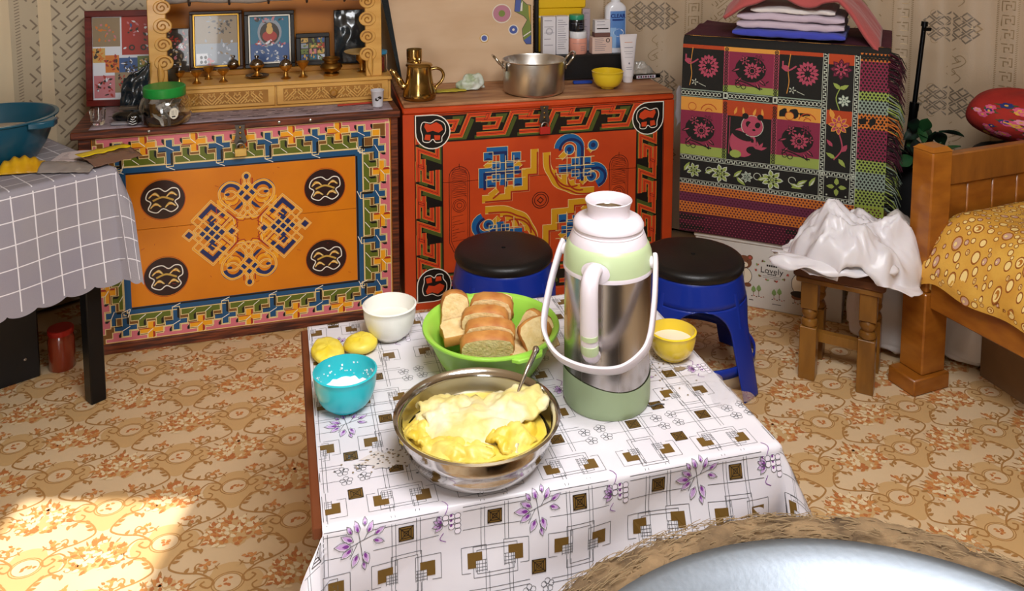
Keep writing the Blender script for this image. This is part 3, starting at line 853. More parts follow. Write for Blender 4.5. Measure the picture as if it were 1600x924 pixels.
# ================================================================ low table with printed oilcloth
TA = 15.2; TZ = .49; HU, HV = .395, .32
tb = thing('low_table', 'low brown wooden table hidden under the white printed oilcloth', 'table', (.003, 1.644, 0), TA)
M_twood = mat('table_wood', '#6f3b1f', .5, col2='#6b3518', scale=8, stretch=(1, 1, 5), bump=.1)
MB().box(-HU - .012, -HV + .004, TZ - .026, HU - .004, HV - .004, TZ - .003, b=.003).build('tabletop', M_twood, tb)
for x in (-1, 1):
    for y in (-1, 1):
        MB().box(x * (HU - .04) - .024, y * (HV - .04) - .024, 0, x * (HU - .04) + .024, y * (HV - .04) + .024, TZ - .026, b=.003).build('leg', M_twood, tb)
for y in (-1, 1): MB().box(-HU + .05, y * (HV - .03) - .009, TZ - .09, HU - .05, y * (HV - .03) + .009, TZ - .026).build('apron', M_twood, tb, smooth=0)
for x in (-1, 1): MB().box(x * (HU - .03) - .009, -HV + .05, TZ - .09, x * (HU - .03) + .009, HV - .05, TZ - .026).build('apron', M_twood, tb, smooth=0)

U0, U1, V0, V1 = -HU - .06, HU + .13, -HV - .30, HV + .05
def uleft(v):
    k = min(1, max(0, (-HV - .012 - v) / .05)); return -HU + .003 - .06 * k * k * (3 - 2 * k)
def hang(o, r=.01):
    """arc over an edge: (out, down) for an overhang of length o"""
    if o <= 0: return 0, 0
    L = r * pi / 2
    if o < L: a = o / r; return r * sin(a), r * (1 - cos(a))
    return r, r + (o - L)
def cloth(u, v, h):
    cu = max(-HU, min(HU, u)); cv = max(-HV, min(HV, v))
    ou = abs(u) - HU; ov = abs(v) - HV
    xo, xd = hang(ou); yo, yd = hang(ov)
    su = 1 if u > 0 else -1; sv = 1 if v > 0 else -1
    x, y, z = cu, cv, TZ
    nx = ny = 0; nzv = 1
    if ou > 0 and ov > 0:                       # corner: a cone of cloth hanging down with a fold
        rr = sqrt(ou * ou + ov * ov); th = atan2(ov, ou)
        o_, d_ = hang(rr)
        fl = .34 * max(0, rr - .02) * (1.0 if su > 0 else 1.25)
        k = (o_ + fl)
        fold = 1 + .35 * sin(2 * th) * min(1, rr / .05)
        x += su * k * cos(th) * fold; y += sv * k * sin(th) * fold; z -= d_ * (.97 if rr < .3 else .97)
        nx, ny, nzv = su * cos(th), sv * sin(th), .3
        if rr < .012: nzv = 1
    elif ou > 0:
        x += su * (xo + .06 * max(0, xd - .01)); z -= xd; nx, nzv = su, (.05 if ou > .012 else 1)
    elif ov > 0:
        wv = min(1, yd / .12)
        fold = .010 * sin(u * 17 + yd * 16 + .7) * wv + .010 * nz(u * 7, yd * 9, 3) * wv + .016 * wv * max(0, sin(u * 5.2 + yd * 13 - 1.2)) ** 3
        y += sv * (yo + .05 * max(0, yd - .01) + max(-.005, fold)); z -= yd; ny, nzv = sv, (.05 if ov > .012 else 1)
    else:
        z += .0007 + .0006 * nz(u * 9, v * 9, 1)
    n = sqrt(nx * nx + ny * ny + nzv * nzv)
    lift = h * (1.6 if (ou > 0 or ov > 0) else 1)
    return (x + nx / n * lift, y + ny / n * lift, z + nzv / n * lift)
M_oil = mat('oilcloth', '#e0dce1', 0.30, col2='#d6d1d8', scale=5, bump=.06, bscale=14, rvar=.06)
tc_ = thing('oilcloth', 'white vinyl cloth printed with brown squares and purple flowers on the low table', 'tablecloth', (.003, 1.644, 0), TA)
mb = MB()
mb.grid(lambda u, v: cloth(uleft(V0 + (V1 - V0) * v) + (U1 - uleft(V0 + (V1 - V0) * v)) * u, V0 + (V1 - V0) * v, 0), 200, 240)
mb.build('cloth', M_oil, tc_, smooth=180)
O_brown = mat('print_brown', '#6d5227', .3); O_dark = mat('print_dark', '#2a2119', .3); O_line = mat('print_grey', '#5b5b5e', .3)
O_vio = mat('print_violet', '#7d3a8f', .3); O_lil = mat('print_lilac', '#c3a0cf', .3); O_lt = mat('print_pale', '#efe6f2', .3)
O_stain = mat('stain_grey', '#cfc7c4', .5); O_crumb = mat('stain_brown', '#8d7a62', .7)
p = PR(); p.maxseg = .012
def osq(x, y, s=.0115):
    p.rect(x - s, y - s, x + s, y + s, 0, 2)
    for q in (s, s * .66, s * .33): p.stroke([(x - q, y - q), (x + q, y - q), (x + q, y + q), (x - q, y + q)], .0011, 1, 3, True)
    p.stroke([(x - s, y - s), (x + s, y + s)], .0012, 1, 3); p.stroke([(x - s, y + s), (x + s, y - s)], .0012, 1, 3)
def oL(x, y, sx, sy, s=.024):
    X = lambda a, b: (x + sx * a, y + sy * b)
    p.poly([X(0, 0), X(s, 0), X(s, s * .55), X(s * .55, s * .55), X(s * .55, s), X(0, s)], 0, 2)
    for q in (.55, .78, 1.0, 1.2):
        p.stroke([X(s * .55, s * q), X(s * 1.3, s * q)], .0009, 2, 1); p.stroke([X(s * q, s * .55), X(s * q, s * 1.3)], .0009, 2, 1)
    p.stroke([X(-s * .4, -s * .4), X(s * 1.3, -s * .4), X(s * 1.3, s * 1.3)], .0009, 2, 1); p.stroke([X(-s * .4, -s * .4), X(-s * .4, s * 1.3), X(s * .2, s * 1.3)], .0009, 2, 1)
def olines(x, y, a):
    for d in (-.0165, -.0225): p.stroke([(x + d, y - a), (x + d, y + a)], .0009, 2, 1)
    for d in (.0165, .0225): p.stroke([(x + d, y - a * .8), (x + d, y + a * 1.1)], .0009, 2, 1)
    for d in (-.0165, .0165, .0235): p.stroke([(x - a, y + d), (x + a, y + d)], .0009, 2, 1)
def petal(x, y, L, w, an, c=4):
    p.leaf(x, y, L, w, an, 5, 3); ca, sa = cos(R(an)), sin(R(an))
    p.leaf(x + ca * L * .1, y + sa * L * .1, L * .8, w * .7, an, c, 4); p.leaf(x + ca * L * .08, y + sa * L * .08, L * .45, w * .4, an, 3, 5)
    P = [(0, 0), (.3 * L, w / 2), (.65 * L, w / 2.4), (L, 0), (.65 * L, -w / 2.4), (.3 * L, -w / 2)]
    p.stroke([(x + a * ca - b * sa, y + a * sa + b * ca) for a, b in P], .0008, 2, 6, True)
def oflower(x, y, k=1.0):
    for P in ([(-.02, -.006), (0, .002), (.03, .012)], [(0, .002), (-.004, .03)], [(0, .002), (.004, -.032)], [(.006, .004), (.018, .024)], [(-.004, 0), (-.016, -.022)]):
        p.stroke([(x + a * k, y + b * k) for a, b in P], .001, 2, 2)
    for a, b, L, w, an in ((-.014, -.002, .026, .014, 175), (-.012, -.006, .022, .011, 215), (-.01, .004, .022, .011, 150), (-.004, -.016, .022, .011, 245), (.006, -.014, .022, .011, 285),
                           (-.002, .016, .018, .009, 105), (.012, .014, .018, .009, 60), (.022, .01, .02, .009, 30), (.02, .002, .018, .009, 340), (.004, -.03, .014, .007, 280), (.008, .024, .013, .007, 85), (-.012, .016, .013, .007, 125)):
        petal(x + a * k, y + b * k, L * k, w * k, an)
def ograpes(x, y):
    r = random.Random(int(x * 1000 + y * 77))
    for j in range(4):
        for i in range(4 - j):
            a, b = x - .004 + (i - (3 - j) / 2) * .0098 + j * .005, y + .012 - j * .009
            p.ell(a, b, .0052, .0052, 5, 2, 10); p.ring(a, b, .0052, .0008, 2, 3, 10)
            if (i + j) % 2 == 0: p.leaf(a - .002, b, .006, .004, 60, 3, 3)
    for an in (150, 190, 120, 225): petal(x - .014, y + .002, .017, .009, an)
    p.stroke(smooth_path([(x - .01, y + .018), (x - .004, y + .03), (x - .012, y + .04)], 4), .0011, 3, 3)
    p.stroke(smooth_path([(x - .012, y - .014), (x - .018, y - .024), (x - .008, y - .03)], 4), .0011, 3, 3)
def ogrey(x, y):
    for a, b in ((-.017, .011), (.014, .015), (-.012, -.014), (.018, -.01)):
        for q in range(5):
            an = R(q * 72 + 20); p.ring(x + a + .0066 * cos(an), y + b + .0066 * sin(an), .0046, .0008, 2, 2, 8)
        p.ring(x + a, y + b, .0022, .0008, 2, 3, 8)
PT = .286
def oframe(x, y, a, b):
    for d in (0, .006): p.stroke([(x - a - d, y - b - d), (x + a + d, y - b - d), (x + a + d, y + b + d), (x - a - d, y + b + d)], .0009, 2, 1, True)
for i in range(-3, 4):
    for j in range(-4, 4):
        bx, by = -.05 + i * PT, -HV - .035 + j * PT
        if not (-.75 < bx < .75 and -.9 < by < .6): continue
        oflower(bx, by); osq(bx + PT * .25, by); olines(bx + PT * .25, by, .052); ograpes(bx + PT * .5, by); osq(bx + PT * .75, by); olines(bx + PT * .75, by, .052)
        for dx, sx in ((-.026, -1), (.026, 1)):
            oL(bx + dx, by - .052, sx, -1); oL(bx + PT * .5 + dx, by + .052, sx, 1); oL(bx + dx, by + .056, sx, 1); oL(bx + PT * .5 + dx, by - .056, sx, -1)
        osq(bx, by + PT * .33); osq(bx, by - PT * .33); 
        oframe(bx + PT * .25, by + PT * .25, .03, .018); oframe(bx + PT * .75, by + PT * .25, .018, .03); oframe(bx + PT * .25, by - PT * .25, .018, .03); oframe(bx + PT * .75, by - PT * .25, .03, .018)
        ogrey(bx + PT * .5, by + PT * .48)
        oflower(bx + PT * .02, by + PT * .5, .8) if (i + j) % 2 == 0 else ogrey(bx, by + PT * .5)
        osq(bx + PT * .25, by + PT * .5); olines(bx + PT * .25, by + PT * .5, .05); osq(bx + PT * .77, by + PT * .52); olines(bx + PT * .77, by + PT * .52, .05)
p.clip(lambda a, b: uleft(b) + .001 < a < U1 - .002 and V0 + .002 < b < V1 - .002)
p.at(0, 0)
def blob(x, y, rx, ry, c, l, seed, n=22):
    r = random.Random(seed)
    p.poly([(x + rx * (1 + .35 * r.uniform(-1, 1)) * cos(2 * pi * i / n), y + ry * (1 + .35 * r.uniform(-1, 1)) * sin(2 * pi * i / n)) for i in range(n)], c, l)
blob(-.27, -.19, .05, .026, 6, 8, 1); blob(-.21, -.15, .04, .022, 6, 8, 2)
for i in range(90): blob(-.27 + rng.gauss(0, .035), -.19 + rng.gauss(0, .018), .0022, .0018, 7 if i % 3 else 2, 9, i, 6)
for i in range(60): blob(.29 + rng.gauss(0, .03), -.02 + rng.gauss(0, .05), .0022, .0018, 7, 9, i + 100, 6)
blob(.335, -.06, .012, .008, 7, 9, 333)
p.stroke(smooth_path([(.215, -.155), (.225, -.165), (.24, -.162), (.252, -.166)], 4), .004, 2, 9)
p.build('printed_pattern', [O_brown, O_dark, O_line, O_vio, O_lil, O_lt, O_stain, O_crumb], cloth, tc_, 'printed squares, lines, flowers and grapes')
# scrap of clear film left on the cloth
M_film = mat('clear_film', '#ffffff', .08, trans=1.0, ior=1.3, alpha=.45)
mb = MB(); mb.grid(lambda u, v: (.034 * (u * 2 - 1) * (1 + .3 * sin(v * 9)), .06 * (v * 2 - 1) + .012 * sin(u * 5), .0018 + .0035 * abs(nz(u * 5, v * 7, 2))), 16, 24)
o = mb.build('film_scrap', M_film, smooth=180, loc=(.4, 1.60, TZ + .0008), rot=(0, 0, R(35)))
tag(o, 'scrap of clear plastic film on the oilcloth right of the thermos', 'film')

# ---------------------------------------------------------------- bowls
def bowl_profile(rb, rt, h, th, lip=.0, foot=.006):
    """(r, z) outside from the foot up, over the rim and down inside"""
    O = [(0, 0), (rb * .8, 0), (rb * .82, foot * .3), (rb, foot * .2), (rb, foot)]
    m = 9
    for i in range(1, m + 1):
        t = i / m; O.append((rb + (rt - rb) * sin(t * pi / 2) ** .85 * 1.0, foot + (h - foot) * (1 - cos(t * pi / 2)) ** .95))
    if lip: O.append((rt + lip, h + .001))
    I = []
    for i in range(m, -1, -1):
        t = i / m; I.append((max(rb - th * .5 + (rt - th - rb + th * .5) * sin(t * pi / 2) ** .85, 0), foot + th + (h - th - foot + th) * (1 - cos(t * pi / 2)) ** .95))
    return O + I + [(0, foot + th)]
def disc(r, z, n=36, ripple=0.0):
    m = MB(); m.grid(lambda u, v: (r * v * cos(2 * pi * u), r * v * sin(2 * pi * u), z + ripple * nz(v * 4 * cos(2 * pi * u), v * 4 * sin(2 * pi * u), 5)), n, 8, closed_u=True)
    return m
M_porc = mat('white_glass', '#f1efe8', .15, coat=.3); M_goldp = mat('gold_print', '#b59b55', .3, metal=.3)
M_tealb = mat('teal_plastic', '#27b9c4', .3, coat=.2); M_yelb = mat('yellow_ceramic', '#e2c22b', .2, coat=.5); M_greenb = mat('lime_plastic', '#9bd24c', .35, coat=.1)
M_milk = mat('milk_tea', '#ded6c2', .15); M_water = mat('whey', '#e9e6da', .1); M_sugar = mat('white_sugar', '#fbfafa', .7, bump=.5, bscale=350, col2='#f0f0f2', scale=80)
def bowl(name, label, cat, loc, rb, rt, h, m, th=.003, lip=.001, group=None, fill=None):
    t = thing(name, label, cat, loc, 0, group)
    MB().lathe(bowl_profile(rb, rt, h, th, lip), 48, cap=False).build('bowl_body', m, t, smooth=60)
    if fill:
        f = fill[1]; rr = rb + (rt - rb) * sin(math.acos(max(-1, min(1, 1 - f)))) ** .85 - th - .0005
        disc(rr, .006 + (h - .006) * f, 36, fill[3] if len(fill) > 3 else 0).build(fill[2], fill[0], t, smooth=180)
    return t
TB = 'bowls on the low table'
wbw = bowl('white_bowl', 'white glass bowl with faint gold sprig at the back left of the table', 'bowl', (-.268, 1.808, TZ + .0018), .031, .0575, .072, M_porc, .0028, .0015, TB, (M_water, .55, 'liquid'))
p = PR(); p.maxseg = .006
for k in range(4): p.stroke(smooth_path([(-.014 + k * .008, -.002), (-.010 + k * .008, .004), (-.006 + k * .008, -.003), (-.004 + k * .008, .003)], 4), .0012, 0, 1)
p.ring(0, -.004, .003, .001, 0); p.stroke([(-.018, .004), (.018, .003)], .0008, 0)
p.build('gold_sprig', [M_goldp], lambda u, v, h: ((.0545 + v * .25 + h) * sin(u / .05), -(.0545 + v * .25 + h) * cos(u / .05), .048 + v), wbw)
tbw = bowl('teal_bowl', 'turquoise plastic bowl holding white sugar', 'bowl', (-.315, 1.546, TZ + .0018), .032, .059, .07, M_tealb, .0025, .001, TB, (M_sugar, .36, 'sugar', .006))
sp = MB()
for i in range(70):
    a = rng.uniform(0, 2 * pi); z = rng.uniform(.035, .058); t_ = (z - .006) / .064
    r_ = .032 + .027 * sin(math.acos(1 - t_)) ** .85 - .0032
    s_ = rng.uniform(.0006, .0016); sp.box(-s_, -s_, -s_, s_, s_, s_, T(r_ * cos(a), r_ * sin(a), z, rz=rng.uniform(0, 90)))
tag(sp.build('sugar_grains', M_sugar, tbw, smooth=0), kind='stuff')
bowl('yellow_bowl', 'yellow ceramic bowl of milk tea behind the thermos', 'bowl', (.336, 1.722, TZ + .0018), .026, .0485, .058, M_yelb, .003, .001, TB, (M_milk, .6, 'milk_tea'))

# ---- lime green basin with bread
gb = thing('green_basin', 'lime green plastic basin filled with bread slices', 'basin', (-.043, 1.685, TZ + .0018), 0)
prof = [(0, 0), (.088, 0), (.092, .004), (.108, .03), (.122, .06), (.129, .082), (.1385, .086), (.1405, .090), (.139, .0935), (.134, .094), (.126, .088), (.118, .062), (.104, .032), (.09, .0065), (0, .005)]
MB().lathe(prof, 64, cap=False).build('basin_body', M_greenb, gb, smooth=50)
for an in (-58, 122):
    mb = MB(); mb.prism([(.136, -.036), (.149, -.026), (.152, 0), (.149, .026), (.136, .036)], .082, .091, T(rz=an)); mb.build('grip_lip', M_greenb, gb, bevel=.002)
M_crumb = mat('bread_crumb', '#e8cf9c', .8, col2='#dcbc82', scale=60, bump=.6, bscale=140, sss=.1)
M_crust = mat('bread_crust', '#d39a50', .6, col2='#a5602a', scale=16, bump=.25, bscale=40)
def bread_outline(w, h):
    return [(-w * .46, 0), (w * .46, 0), (w * .47, h * .5), (w * .5, h * .62), (w * .5, h * .78), (w * .42, h * .93), (w * .22, h * 1.0), (0, h * 1.02), (-w * .22, h * 1.0), (-w * .42, h * .93), (-w * .5, h * .78), (-w * .5, h * .62), (-w * .47, h * .5)]
def bread(label, loc, rot, w=.1, h=.085, th=.02, seed=0):
    t = thing('bread_slice', label, 'bread', loc, rot[2], 'bread slices in the green basin', rot[0], rot[1])
    o_ = bread_outline(w, h); n = len(o_)
    def ring_(k, zz, j): return [(a * k + .0012 * nz(a * 60, b * 60, seed + j), (b - h / 2) * k + h / 2 + .0012 * nz(b * 60, a * 60, seed - j), zz) for a, b in o_]
    # crust band round the rim
    c = MB(); V = ring_(.94, -th / 2, 0) + ring_(1, -th / 2 + .003, 1) + ring_(1.0, th / 2 - .003, 2) + ring_(.94, th / 2, 3)
    F_ = [(k * n + i, k * n + (i + 1) % n, (k + 1) * n + (i + 1) % n, (k + 1) * n + i) for k in range(3) for i in range(n)]
    c.add(V, F_); c.build('crust', M_crust, t, smooth=50)
    d = MB(); V = ring_(.945, -th / 2, 0) + ring_(.945, th / 2, 3)
    d.add(V, [tuple(range(n))[::-1], tuple(range(n, 2 * n))]); d.build('crumb', M_crumb, t, smooth=0)
    return t
bz = TZ + .01
# local axes of a slice: x width, y height, z thickness; rot about x = 90 stands it upright
bread('pale bread slice standing upright at the left rim of the green basin', (-.128, 1.735, bz + .03), (78, 8, 8), .058, .092, .03, 1)
bread('bread slice lying under the upright slice in the green basin', (-.105, 1.665, bz + .058), (8, -6, 12), .07, .06, .022, 2)
for k in range(4):
    bread(('front crusty bread slice of the stack', 'second crusty bread slice of the stack', 'third crusty bread slice of the stack', 'rear crusty bread slice of the stack')[k] + ' in the middle of the green basin',
          (-.05 + (.0, .004, -.003, .006)[k], 1.642 + .0285 * k, bz + .014 + .007 * k), (101 - 2 * k, (0, 1.5, -2, 2)[k], (5, 1, -3, -6)[k]), .108 - .006 * k, .078 + .005 * k, .029, 3 + k)
bread('curled toasted bread piece at the back of the green basin', (-.035, 1.755, bz + .06), (28, 0, 10), .085, .055, .02, 9)
bread('dark toasted bread slice leaning on the right of the stack', (.025, 1.69, bz + .035), (72, 25, -48), .07, .075, .018, 10)
bread('pale bread slice propped at the right rim of the green basin', (.065, 1.66, bz + .036), (66, -14, 24), .075, .07, .02, 11)
bread('bread slice lying flat low on the right in the green basin', (.03, 1.63, bz + .035), (10, 12, 40), .07, .07, .018, 12)

# ---- steel bowl of clotted cream with a spoon
M_chrome = mat('polished_steel', '#c9c6c2', .12, metal=1.0, rvar=.05, scale=12)
sb = thing('steel_bowl', 'wide stainless steel bowl of yellow clotted cream at the table front', 'bowl', (-.06, 1.397, TZ + .0018), 0)
prof = [(0, .002), (.09, .0), (.096, .002), (.112, .014), (.122, .032), (.1235, .044), (.129, .048), (.131, .058), (.132, .072), (.139, .077), (.1425, .0785), (.143, .0805), (.139, .0825), (.131, .079), (.128, .070), (.125, .050), (.119, .043), (.117, .032), (.107, .016), (.09, .006), (0, .005)]
MB().lathe(prof, 72, cap=False).build('bowl_body', M_chrome, sb, smooth=50)
M_cream = mat('clotted_cream', '#d8c67c', .5, col2='#e4dcc0', scale=14, bump=.5, bscale=55, sss=.04, lo=.4, hi=.62)
M_butter = mat('butter_yellow', '#dcbc3a', .4, col2='#e6d070', scale=25, bump=.4, bscale=40, sss=.05)
def cream_base(u, v):
    a = 2 * pi * u; r = .1195 * v * (1 if v < .8 else 1)
    x, y = r * cos(a), r * sin(a)
    edge = max(0, 1 - v) ** .5
    return (x, y - .004, .046 + .012 * edge + .010 * nz(x * 28, y * 28, 4) * min(1, 4 * edge) + .006 * nz(x * 80, y * 80, 8) * edge)
MB().grid(cream_base, 64, 30, closed_u=True).build('cream', M_butter, sb, smooth=180)
def sheet(label, fx, fy, an, cx, cy, cz, tilt, seed, m=M_cream, bend=.35, th=.008):
    mb = MB()
    def f(u, v):
        x = (u - .5) * 2; y = (v - .5) * 2
        e_ = max(abs(x), abs(y)); wob = 1 + .16 * nz(x * 1.6 + seed, y * 1.6, seed) + .05 * e_ ** 6 * nz(x * 9, y * 9, seed)
        sq = .7 + .3 * sqrt(max(0, 1 - .5 * min(x * x, y * y) * 2))
        X_ = fx * x * wob * sq; Y_ = fy * y * wob * sq
        Z_ = -bend * .03 * (x * x) - bend * .035 * y * y + .007 * nz(x * 2.2, y * 2.2, seed + 3) + .0022 * nz(x * 9, y * 9, seed) + .009 * (noise.ridged_multi_fractal(Vector((x * 1.1 + seed * 3, y * 1.1, seed)), 1.0, 2.0, 3, 1.0, 2.0) - 1.1)
        return (X_, Y_, Z_)
    mb.grid(f, 34, 30, T(cx, cy, cz, rx=tilt[0], ry=tilt[1], rz=an))
    return mb.build('cream_skin', m, sb, smooth=180, solid=th, subd=0)
sheet('', .088, .058, -12, -.012, -.012, .079, (10, 2), 1, bend=.55, th=.006)
sheet('', .066, .05, 34, .05, .03, .086, (-4, -10), 2, bend=.5, th=.006)
sheet('', .058, .042, 20, -.045, .036, .081, (-6, 8), 3, bend=.5, th=.006)
sheet('', .055, .032, 50, .07, -.02, .068, (8, 10), 4, M_butter, bend=.5)
sheet('', .06, .03, -8, -.03, -.066, .062, (16, 0), 5, M_butter, bend=.5)
sheet('', .04, .03, 70, -.088, -.01, .064, (4, 18), 6, M_butter, bend=.5)
for i in range(0):
    a = rng.uniform(0, 2 * pi); r_ = rng.uniform(.075, .112)
    mb = MB(); s_ = rng.uniform(.010, .018)
    mb.grid(lambda u, v: (s_ * sin(pi * v) * cos(2 * pi * u) * (1 + .3 * nz(u * 6, v * 4, i)), s_ * sin(pi * v) * sin(2 * pi * u), s_ * .6 * cos(pi * (1 - v)) * (1 + .3 * nz(v * 5, u * 3, i))), 14, 8, T(r_ * cos(a), r_ * sin(a) - .004, .058), closed_u=True)
    mb.build('cream_lump', M_butter if i % 2 else M_cream, sb, smooth=180)
spn = thing('spoon', 'steel spoon with a patterned handle stuck in the clotted cream', 'spoon', (.010, 1.448, TZ + .072), 0)
P = [Vector((-.012, -.03, -.012)), Vector((-.004, -.008, .005)), Vector((.012, .03, .028)), Vector((.028, .062, .046)), Vector((.036, .082, .054))]
mb = MB(); mb.tube(smooth_path(P, 5), [.0045] * 6 + [.0042] * 6 + [.0058] * 6 + [.008, .008, .006], 12, sy=.8)
mb.build('handle', M_chrome, spn, smooth=60)
mb = MB(); mb.grid(lambda u, v: (.016 * sin(pi * v) ** .8 * (u - .5) * 2, .05 * (v - .5), .008 * (((u - .5) * 2) ** 2 - 1) * sin(pi * v)), 10, 12, T(-.017, -.05, -.02, rx=-20)); mb.build('spoon_bowl', M_chrome, spn, smooth=180, solid=.0012)
for k in range(4): MB().lathe([(0, 0), (.0018, 0), (.001, .0012), (0, .0015)], 8, T(.018 + .005 * k, .043 + .0095 * k, .0395 + .005 * k)).build('raised_bead', M_chrome, spn)

# ---- butter pieces
for k, (x, y, an, sx, sy, sz, lb) in enumerate(((-.385, 1.722, 20, .034, .05, .016, 'flat yellow butter piece beside the teal bowl'), (-.322, 1.752, -30, .036, .036, .017, 'rounder yellow butter piece nearest the white bowl'))):
    mb = MB()
    def f(u, v):
        a = 2 * pi * u; b = pi * (v - .5); q = 1 + .12 * nz(cos(a) * 1.3, sin(a) * 1.3, k + b)
        return (sx * cos(a) * cos(b) ** .6 * q, sy * sin(a) * cos(b) ** .6 * q, sz * .62 + sz * (.62 if b < 0 else 1) * (abs(sin(b)) ** .8) * (1 if b > 0 else -1) + (.003 * nz(cos(a) * 3, sin(a) * 3, b * 2) if b > 0 else 0))
    mb.grid(f, 36, 16, closed_u=True)
    tag(mb.build('butter_piece', mat('butter_lemon', '#e8cc2e', .4, col2='#efdc62', scale=25, bump=.3, bscale=40), smooth=180, loc=(x, y, TZ + .0022), rot=(0, 0, R(an))), lb, 'butter', 'butter pieces on the table')

# ---------------------------------------------------------------- thermos
M_tgreen = mat('thermos_sage', '#b7c79a', .35, coat=.1); M_tbase = mat('thermos_base', '#9aab85', .45); M_twhite = mat('thermos_white', '#dcd2d8', .35, coat=.1)
M_brush = mat('brushed_steel', '#b9b4b0', .26, metal=1.0, aniso=.6, rvar=.05, scale=5, stretch=(40, 40, .5))
th = thing('thermos_flask', 'tall steel and pale green thermos flask with white handles', 'thermos', (.182, 1.577, TZ + .0018), 0)
# base with a wavy upper edge
mb = MB()
mb.grid(lambda u, v: ((.0805 + .003 * sin(min(1, v * 5) * pi / 2)) * cos(2 * pi * u), (.0805 + .003 * sin(min(1, v * 5) * pi / 2)) * sin(2 * pi * u), v * (.062 + .008 * sin(2 * pi * u * 2 + .6))), 72, 8, closed_u=True)
mb.lathe([(0, .0), (.0805, 0)], 72, cap=False)
mb.build('base', M_tbase, th, smooth=60)
MB().lathe([(.0818, .05), (.0822, .26), (.0822, .266)], 72, cap=False).build('steel_body', M_brush, th, smooth=60)
MB().lathe([(.0822, .262), (.0845, .263), (.0848, .268), (.0842, .271)], 72, cap=False).build('white_band', M_twhite, th, smooth=50)
MB().lathe([(.0842, .2705), (.0838, .285), (.0815, .299), (.078, .309), (.0735, .3165), (.0725, .317)], 72, cap=False).build('dome', M_tgreen, th, smooth=60)
MB().lathe([(.0735, .3165), (.073, .319), (.069, .330), (.0665, .3345), (.0668, .3365), (.0645, .338), (.0645, .343), (.0668, .345), (.0668, .349), (.063, .356), (.055, .3605), (.0445, .362), (.0405, .3635), (.0395, .368), (.0395, .374), (.0415, .384), (.0445, .3925), (.0435, .394), (.0385, .387), (.0345, .378), (.034, .372)], 72, cap=False).build('collar', M_twhite, th, smooth=35)
MB().lathe([(.034, .374), (.031, .3745), (.028, .370), (.026, .34), (0, .338)], 48, cap=False).build('spout_ring', M_chrome, th, smooth=40)
# side handle
az = R(-90 - 22)
hx = lambda r, z, w=0: ((r) * cos(az) - w * sin(az), r * sin(az) + w * cos(az), z)
mb = MB()
mb.grid(lambda u, v: hx(.0846 + .0035 * (1 - v) - .012 * 0 - (.0 if True else 0) - .35 * ((.024 * v * cos(2 * pi * u)) ** 2) * 10, .283 + .02 * v * sin(2 * pi * u), .027 * v * cos(2 * pi * u)), 28, 6, closed_u=True)
mb.build('handle_plate', M_twhite, th, smooth=180)
hp = smooth_path([hx(.08, .288), hx(.1, .291), hx(.116, .282), hx(.1215, .262), hx(.121, .23), hx(.1185, .19), hx(.116, .165), hx(.113, .15), hx(.105, .137), hx(.092, .131)], 6)
hn = len(hp)
MB().tube(hp, [.0125 + .002 * sin(pi * i / hn) for i in range(hn)], 14, sy=1.15).build('grip_handle', M_twhite, th, smooth=60)
for za, zb in ((.186, .174), (.163, .151)):
    P = [q for q in hp if zb - .001 <= q[2] <= za + .003]
    MB().tube(P, .0152, 14, sy=1.12).build('green_band', M_tgreen, th, smooth=60)
# carrying handle: a flat band from two pivots, hanging forward
ax = Vector((cos(R(-22)), sin(R(-22)), 0)); fw = Vector((-sin(R(22)) * 1, -cos(R(22)), 0)); fw = Vector((ax.y, -ax.x, 0))
def bp_(a, d, z): q = ax * a + fw * d; return (q.x, q.y, z)
P = [bp_(-.09, -.004, .296), bp_(-.0945, .012, .276), bp_(-.1, .045, .226), bp_(-.1, .078, .176), bp_(-.088, .101, .152), bp_(-.055, .120, .130), bp_(0, .127, .123), bp_(.055, .120, .130), bp_(.088, .101, .152), bp_(.1, .078, .176), bp_(.1, .045, .226), bp_(.0945, .012, .276), bp_(.09, -.004, .296)]
hp = smooth_path(P, 8)
mb = MB(); vs = []; fs = []
for i, q in enumerate(hp):
    q = Vector(q); t = (Vector(hp[min(i + 1, len(hp) - 1)]) - Vector(hp[max(i - 1, 0)])).normalized()
    # width direction: across the swing plane, thickness: outwards
    sw = (fw * .74 + Vector((0, 0, -.6))).normalized()
    pl_n = ax.cross(sw).normalized(); wd = pl_n; thk = t.cross(wd).normalized()
    k = min(1, 4 * min(i, len(hp) - 1 - i) / len(hp)); w = .0105 + .002 * k; h_ = .0042
    for a, b in ((-w, -h_ * .5), (-w * .7, -h_), (w * .7, -h_), (w, -h_ * .5), (w, h_ * .5), (w * .7, h_), (-w * .7, h_), (-w, h_ * .5)): vs.append(tuple(q + wd * a + thk * b))
m = len(hp)
for i in range(m - 1):
    for k in range(8): fs.append((i * 8 + k, i * 8 + (k + 1) % 8, (i + 1) * 8 + (k + 1) % 8, (i + 1) * 8 + k))
fs.append(tuple(range(8))[::-1]); fs.append(tuple((m - 1) * 8 + k for k in range(8)))
mb.add(vs, fs); mb.build('carry_handle', M_twhite, th, smooth=60)
for s in (-1, 1):
    q = ax * (s * .082); mb = MB(); M_ = Matrix.Translation((q.x, q.y, .284)) @ (ax * s).to_track_quat('Z', 'Y').to_matrix().to_4x4()
    mb.lathe([(0, 0), (.011, 0), (.011, .009), (.008, .012), (0, .0125)], 20, M_); mb.build('pivot_boss', M_twhite, th, smooth=40)
